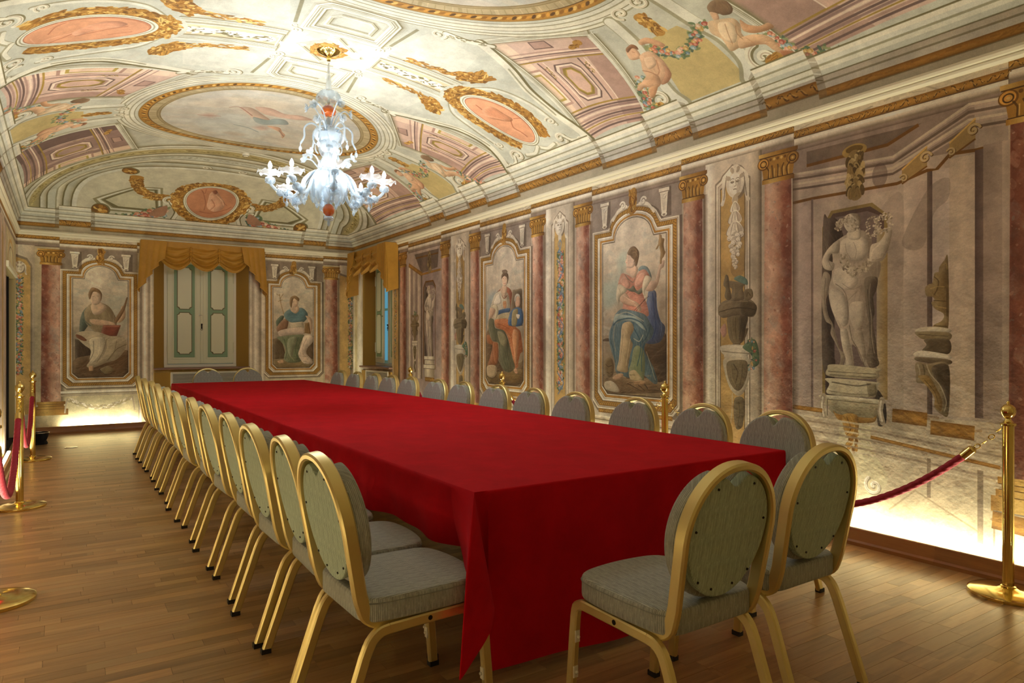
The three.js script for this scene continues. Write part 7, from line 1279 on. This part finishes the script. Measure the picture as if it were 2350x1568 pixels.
// ---------------------------------------------------------------- swagged valances
function valance(label, place, w, tailL, tailR) {
  const t = thing('valance', label, 'valance', [0, 0, 0]); place(t);
  const D = 0.17, tw = 0.36, sw = (w - 2 * tw + 0.16) / 3;
  part('pelmet_board', rbox(w - 0.01, 0.018, D, 0.003, 0, -0.010, D / 2), M.skirting, t);
  part('header', grid(60, 8, (u, v) => { const x = -w / 2 + w * u; return [x, -0.10 * v, D + 0.006 + 0.003 * Math.sin(x * 40) * v, x, v * 0.1]; }), M.drape, t);
  const drop = (u) => 0.265 + 0.075 * Math.sin(PI * u);
  for (let k = 0; k < 3; k++) {
    const x0 = -w / 2 + tw - 0.08 + k * sw;
    const f = (u, v) => {
      const b = Math.sin(PI * u), l = -0.085 - v * (0.20 + 0.155 * b ** 0.8), ph = v * 5.2 * PI - 1.2 * b;
      const fold = (0.014 + 0.030 * v) * Math.sin(ph) * Math.min(1, b * 1.6) + 0.004 * Math.sin(ph * 2.3 + u * 9);
      const pinch = 0.022 * Math.cos(u * PI * 2) * v, gather = 0.006 * Math.sin(v * 60) * Math.exp(-Math.min(u, 1 - u) * 26);
      return [x0 + sw * u, l, D + 0.014 + 0.055 * b * Math.sin(v * PI * 0.62) + fold - pinch * 0.6 + gather, sw * u, v * 0.4];
    };
    const s = part('swag', grid(64, 72, f), M.drape, t);
    part('fringe', sweep(Array.from({ length: 41 }, (_, i) => { const p = f(i / 40, 1); return new THREE.Vector3(p[0], p[1] - 0.004, p[2] + 0.002); }), circle(0.006, 6), new THREE.Vector3(0, 0, 1), { open: true }), M.fringe, s);
    if (k < 2) part('gathering_cord', sweep(Array.from({ length: 14 }, (_, i) => new THREE.Vector3(x0 + sw + 0.004 * Math.sin(i * 1.7), -0.07 - i * 0.0175, D + 0.022 + 0.010 * (i % 2))), circle(0.015, 8), new THREE.Vector3(0, 0, 1), { scale: (q) => 1 - 0.35 * q }), M.drape, t);
  }
  for (const s of [-1, 1]) {   // pleated tails, longest at the outside
    const len = s < 0 ? tailL : tailR;
    const f = (u, v) => {   // u = 0 inner edge, 1 outer edge; four pleats folded one behind the other
      const q = Math.min(3.9999, u * 4), k = Math.floor(q), r = q - k, L = 0.26 + (len - 0.26) * (0.85 * u + 0.15 * u * u);
      const xx = k * 0.082 + (r < 0.72 ? r / 0.72 * 0.114 : 0.114 - (r - 0.72) / 0.28 * 0.032), z = r < 0.72 ? 0.010 + 0.022 * Math.sin(r / 0.72 * PI) * (0.4 + 0.6 * v) : 0.010 - 0.026 * Math.sin((r - 0.72) / 0.28 * PI);
      const x = s * (w / 2 - tw * (1 - 0.06 * v) + xx * (tw / 0.36) * (1 + 0.05 * v) + 0.01 * v);
      return [x, -0.004 - v * L, D + 0.034 + z + 0.03 * v * (1 - u), u * tw * 1.8, v * L];
    };
    const tl = part('tail', grid(100, 30, f, s > 0), M.drape, t);
    part('fringe', sweep(Array.from({ length: 101 }, (_, i) => { const p = f(i / 100, 1); return new THREE.Vector3(p[0], p[1] - 0.004, p[2]); }), circle(0.0065, 6), new THREE.Vector3(0, 0, 1), { open: true }), M.fringe, tl);
    part('return', grid(6, 10, (u, v) => [s * (w / 2 + 0.016 * v), -0.004 - v * len * (0.92 + 0.08 * u), 0.004 + (D + 0.03) * u, u * 0.2, v * len], s < 0), M.drape, tl);
  }
  return t;
}
valance('ochre silk valance with three swags over the shuttered window of the back wall', (t) => t.position.copy(V(1.885, 2.915, ZB - 0.002)), 1.82, 0.80, 0.80);
valance('ochre silk valance over the window at the far end of the right-hand wall', (t) => { t.position.copy(V(XR - 0.002, 2.915, ZB - 1.17)); t.rotation.y = -PI / 2; }, 1.72, 0.78, 0.78);

// ---------------------------------------------------------------- doorway, small things
{
  const g = new THREE.Group(); g.name = 'door_1'; g.userData.kind = 'structure'; scene.add(g);
  const dm = (DR.d0 + DR.d1) / 2, w = DR.d1 - DR.d0;
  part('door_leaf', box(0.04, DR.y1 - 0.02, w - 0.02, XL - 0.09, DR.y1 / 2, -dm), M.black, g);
  part('door_edge', rbox(0.03, DR.y1 - 0.05, 0.05, 0.005, XL - 0.06, DR.y1 / 2, -(DR.d1 - 0.50)), M.iron, g);
  part('jamb', merge([box(0.34, DR.y1, 0.012, XL - 0.17, DR.y1 / 2, -(DR.d1 - 0.006)), box(0.34, 0.012, w, XL - 0.17, DR.y1 - 0.006, -dm)]), M.plaster, g);
  part('architrave', rbox(0.03, 0.07, w, 0.006, XL + 0.012, DR.y1 + 0.035, -dm), M.moulding, g);
}
{
  const t = thing('floor_socket', 'small round metal socket cover set in the parquet near the back wall', 'floor socket', [0.07, 0, 10.3]);
  part('cover', lathe([[0, 0.004], [0.066, 0.004], [0.075, 0.0025], [0.076, 0]], 36), M.chrome, t); part('hinge_line', box(0.11, 0.001, 0.003, 0, 0.0045, 0.01), M.iron, t);
  const p = thing('floor_spotlight', 'small black round lamp on the floor behind the far brass post', 'lamp', [-0.27, 0, 10.85]);
  part('housing', lathe([[0, 0.0], [0.085, 0.0], [0.088, 0.02], [0.072, 0.05], [0.092, 0.10], [0.102, 0.15], [0.098, 0.155], [0.09, 0.12], [0, 0.10]], 28), M.black, p);
  part('rim', new THREE.TorusGeometry(0.10, 0.006, 8, 28).rotateX(PI / 2).translate(0, 0.153, 0), M.chrome, p);
  const s = thing('smoke_detector', 'small white round detector on the vault below the far painted oval', 'detector', [2.02, vaultY(2.02, 9.55) - 0.0, 9.55]);
  part('housing', lathe([[0, -0.040], [0.03, -0.038], [0.045, -0.025], [0.052, -0.008], [0.052, 0.004], [0, 0.004]], 24), M.white, s); part('grille', new THREE.TorusGeometry(0.036, 0.003, 6, 20).rotateX(PI / 2).translate(0, -0.033, 0), M.iron, s);
}
// ---------------------------------------------------------------- blown-glass chandelier
{
  const glass = phys({ color: '#d3dce2', roughness: 0.06, transmission: 0.72, thickness: 0, ior: 1.5, specularIntensity: 1 });
  const milk = phys({ color: '#f0f4f6', roughness: 0.15, transmission: 0.66, thickness: 0, ior: 1.5 });
  const amber = phys({ color: '#b0521a', roughness: 0.06, transmission: 0.25, thickness: 0, ior: 1.5, clearcoat: 1 });
  const flame = std({ color: '#ffffff', emissive: new THREE.Color(1, 0.97, 0.92), emissiveIntensity: 14 });
  const c = thing('chandelier', 'large clear blown-glass chandelier with lit candle bulbs and amber glass balls', 'chandelier', [XC, 0, 5.82]);
  const top = vaultY(XC, 5.82);
  const place = (g, a, r = 0, y = 0) => g.translate(r, y, 0).rotateY(-a);
  part('ceiling_rose', lathe([[0, top - 0.045], [0.02, top - 0.05], [0.05, top - 0.035], [0.085, top - 0.02], [0.10, top - 0.004], [0.10, top + 0.004]], 28), M.brass, c);
  part('hook', lathe([[0, top - 0.09], [0.016, top - 0.085], [0.02, top - 0.065], [0.010, top - 0.045], [0, top - 0.045]], 14), M.brass, c);
  for (let i = 0; i < 9; i++) part('chain_link', new THREE.TorusGeometry(0.011, 0.0022, 6, 12).scale(0.8, 1.2, 1).rotateY(i % 2 ? PI / 2 : 0).translate(0, top - 0.10 - i * 0.0165, 0), M.chrome, c);
  part('rod_sleeve', lathe([[0.005, 3.735], [0.012, 3.68], [0.020, 3.60], [0.026, 3.53], [0.020, 3.515]], 16), milk, c);
  // scalloped bell at the top
  const bell = (r, h, n, dip) => grid(96, 14, (u, v) => { const a = u * 2 * PI, k = Math.sin(v * PI / 2), rr = 0.02 + (r - 0.02) * k, y = -h * v ** 1.6 - dip * (0.5 - 0.5 * Math.cos(a * n)) * v ** 3; return [rr * Math.cos(a) * (1 + 0.05 * Math.cos(a * n) * v), y, rr * Math.sin(a) * (1 + 0.05 * Math.cos(a * n) * v)]; });
  part('bell', bell(0.105, 0.085, 9, 0.028).translate(0, 3.515, 0), glass, c);
  part('stem', lathe([[0.008, 3.44], [0.014, 3.40], [0.010, 3.385], [0.010, 2.42], [0, 2.40]], 12), M.chrome, c);
  part('amber_knop', lathe([[0.012, 3.385], [0.040, 3.370], [0.060, 3.345], [0.064, 3.325], [0.054, 3.300], [0.030, 3.285], [0.012, 3.28]], 28), amber, c);
  part('column', lathe([[0.014, 3.27], [0.028, 3.24], [0.024, 3.20], [0.034, 3.16], [0.052, 3.145], [0.094, 3.135], [0.103, 3.128], [0.100, 3.118], [0.094, 3.085], [0.075, 3.055], [0.050, 3.040], [0.042, 3.028], [0.056, 3.015], [0.060, 3.0], [0.045, 2.985], [0.036, 2.965], [0.048, 2.94], [0.064, 2.90], [0.066, 2.87], [0.048, 2.845], [0.05, 2.835], [0.085, 2.825], [0.095, 2.81], [0.075, 2.79], [0.05, 2.78], [0.045, 2.70], [0.052, 2.66], [0.045, 2.60], [0.05, 2.55], [0.030, 2.53]], 32), glass, c);
  part('amber_ball', lathe([[0.012, 2.525], [0.030, 2.518], [0.044, 2.498], [0.050, 2.472], [0.046, 2.446], [0.030, 2.424], [0.012, 2.414]], 28), amber, c);
  part('crown_of_leaves', merge(Array.from({ length: 8 }, (_, i) => place(leafG(0.05, 0.016, 0.9), i / 8 * 2 * PI, 0.022, 2.415))), glass, c);
  function dropG(l) { return lathe([[0, 0], [0.0035, -0.004], [0.005, -l * 0.18], [0.003, -l * 0.24], [0.012, -l * 0.40], [0.0145, -l * 0.60], [0.011, -l * 0.80], [0.004, -l * 0.95], [0, -l]], 10); }
  function leafG(l, w, curl, ser = 7) {   // a ribbed leaf that rises and then falls outwards (x)
    return grid(10, 14, (u, v) => { const q = u - 0.5, half = w * Math.sin(PI * Math.min(1, v * 0.93 + 0.05)) ** 0.8 * (1 + 0.22 * Math.abs(Math.sin(v * ser * PI))), a = v * curl * PI, x = l * (Math.sin(a) / (curl * PI)) , y = -l * ((1 - Math.cos(a)) / (curl * PI)); return [x + 0.25 * w * Math.cos(q * PI) , y + 0.12 * w * Math.cos(u * 8 * PI), q * 2 * half]; });
  }
  part('finial_drop', dropG(0.075).translate(0, 2.40, 0), glass, c);
  // upper flowers on tall stems
  const flowerG = (r) => merge(Array.from({ length: 6 }, (_, i) => grid(6, 8, (u, v) => { const q = u - 0.5, w = r * 0.55 * Math.sin(PI * (0.12 + v * 0.80)); return [0.004 + r * v * 0.85, r * 0.75 * v * v * 0.8 + r * 0.1, q * 2 * w]; }).rotateY(i / 6 * 2 * PI)).concat([new THREE.SphereGeometry(r * 0.28, 10, 8).translate(0, r * 0.18, 0)]));
  for (let i = 0; i < 6; i++) {
    const a = i / 6 * 2 * PI + 0.35, H = 3.335 + 0.03 * (i % 2), r = 0.135 + 0.02 * (i % 3);
    const s = part('flower_stem', place(sweep(spline([[0.02, 3.13, 0], [0.045, 3.22, 0], [0.085, 3.30, 0], [r, H, 0], [r + 0.035, H - 0.02, 0]], 18), circle(0.0065, 8), new THREE.Vector3(0, 0, 1)), a), glass, c);
    part('flower', place(flowerG(0.042).rotateZ(-1.5), a, r + 0.035, H - 0.025), glass, s);
    part('small_leaf', place(leafG(0.10, 0.016, 0.7).rotateZ(1.05), a + 0.5, 0.035, 3.16), glass, c);
  }
  // canes that bend over and carry a drop
  for (let i = 0; i < 6; i++) {
    const a = i / 6 * 2 * PI + 0.15;
    const s = part('cane', place(sweep(spline([[0.05, 3.10, 0], [0.085, 3.175, 0], [0.145, 3.205, 0], [0.20, 3.165, 0], [0.205, 3.08, 0], [0.235, 3.02, 0]], 30), circle(0.0085, 8), new THREE.Vector3(0, 0, 1)), a), glass, c);
    part('drop', place(dropG(0.07), a, 0.237, 3.018), glass, s);
    part('plume', place(leafG(0.20, 0.030, 0.78, 9), a + 0.52, 0.055, 3.185), glass, c);
    part('plume', place(leafG(0.15, 0.028, 0.80, 9), a + 0.1, 0.05, 3.06), glass, c);
  }
  // flowers around the middle
  for (let i = 0; i < 6; i++) { const a = i / 6 * 2 * PI + 0.6, s = part('flower_stem', place(sweep(spline([[0.05, 2.80, 0], [0.10, 2.85, 0], [0.15, 2.905, 0], [0.19, 2.915, 0]], 14), circle(0.0065, 8), new THREE.Vector3(0, 0, 1)), a), glass, c); part('flower', place(flowerG(0.048).rotateZ(-1.1), a, 0.195, 2.91), glass, s); part('leaf', place(leafG(0.16, 0.030, 0.85, 8), a + 0.5, 0.05, 2.83), glass, c); }
  // eight arms with cups, bulbs, leaves and drops
  const cup = grid(72, 12, (u, v) => { const a = u * 2 * PI, n = 8, q = v * PI * 0.62, rr = 0.012 + 0.080 * Math.sin(q) ** 0.9 + 0.016 * v * v, y = 0.052 * (1 - Math.cos(q)) * 0.75 - 0.050 * Math.max(0, v - 0.62) / 0.38 * (0.4 + 0.6 * (0.5 + 0.5 * Math.cos(a * n))); return [rr * Math.cos(a), y, rr * Math.sin(a)]; });
  const candle = lathe([[0.0105, 0], [0.0105, 0.050], [0.008, 0.052], [0, 0.052]], 12);
  const bulb = lathe([[0.008, 0.050], [0.015, 0.062], [0.0175, 0.078], [0.014, 0.094], [0.007, 0.108], [0, 0.118]], 14);
  const A8 = 8;
  for (let i = 0; i < A8; i++) {
    const a = (i + 0.28) / A8 * 2 * PI, low = i % 2 === 1, R0 = low ? 0.45 : 0.475, yc = low ? 2.69 : 2.735;
    const pts = [[0.045, 2.79, 0], [0.11, 2.80, 0], [0.20, 2.71, 0], [0.27, 2.585, 0], [0.335, 2.555, 0], [0.415, 2.60, 0], [R0, 2.665, 0], [R0 + 0.004, yc, 0]];
    const s = part('arm', place(sweep(spline(pts, 46), circle(0.0135, 8), new THREE.Vector3(0, 0, 1)), a), glass, c);
    part('cup', place(cup.clone(), a, R0 + 0.004, yc), milk, s);
    part('candle_tube', place(candle.clone(), a, R0 + 0.004, yc), milk, s);
    const b = part('bulb', place(bulb.clone(), a, R0 + 0.004, yc), flame, s);
    const L = new THREE.PointLight(BULB_COLOR, BULB, 0, 2); L.position.set((R0 + 0.004) * Math.cos(a), yc + 0.082, (R0 + 0.004) * Math.sin(a)); L.castShadow = true; L.shadow.radius = 0.8; L.name = 'bulb_light'; c.add(L);
    part('collar_leaf', place(merge(Array.from({ length: 6 }, (_, k) => leafG(0.075, 0.022, 0.8, 4).rotateY(k / 6 * 2 * PI).translate(0.008 * Math.cos(k), 0, 0))), a, R0 + 0.004, yc - 0.018), glass, s);
    part('ruffle', place(merge(Array.from({ length: 7 }, (_, k) => leafG(0.080, 0.028, 0.75, 5).rotateX(k * 0.9).rotateZ(0.2 * k))), a, 0.335, 2.565), glass, s);
    part('ruffle', place(merge(Array.from({ length: 5 }, (_, k) => leafG(0.075, 0.022, 0.8, 4).rotateY(k / 5 * 2 * PI).rotateZ(-0.8))), a, 0.415, 2.612), glass, s);
    part('drop', place(dropG(0.072), a, 0.345, 2.545), glass, s);
    part('long_leaf', place(leafG(0.36, 0.052, 0.62, 11), a + PI / A8, 0.055, 2.80), glass, c);
    part('long_leaf', place(leafG(0.29, 0.046, 0.66, 10), a + 0.05, 0.05, 2.76), glass, c);
    part('hanging_leaf', place(leafG(0.22, 0.030, 0.60, 9).rotateZ(-0.5), a + PI / A8 * 0.5, 0.06, 2.70), glass, c);
    part('drop', place(dropG(0.060), a + PI / A8, 0.215, 2.575), glass, c);
  }
}
renderer.render(scene, camera);
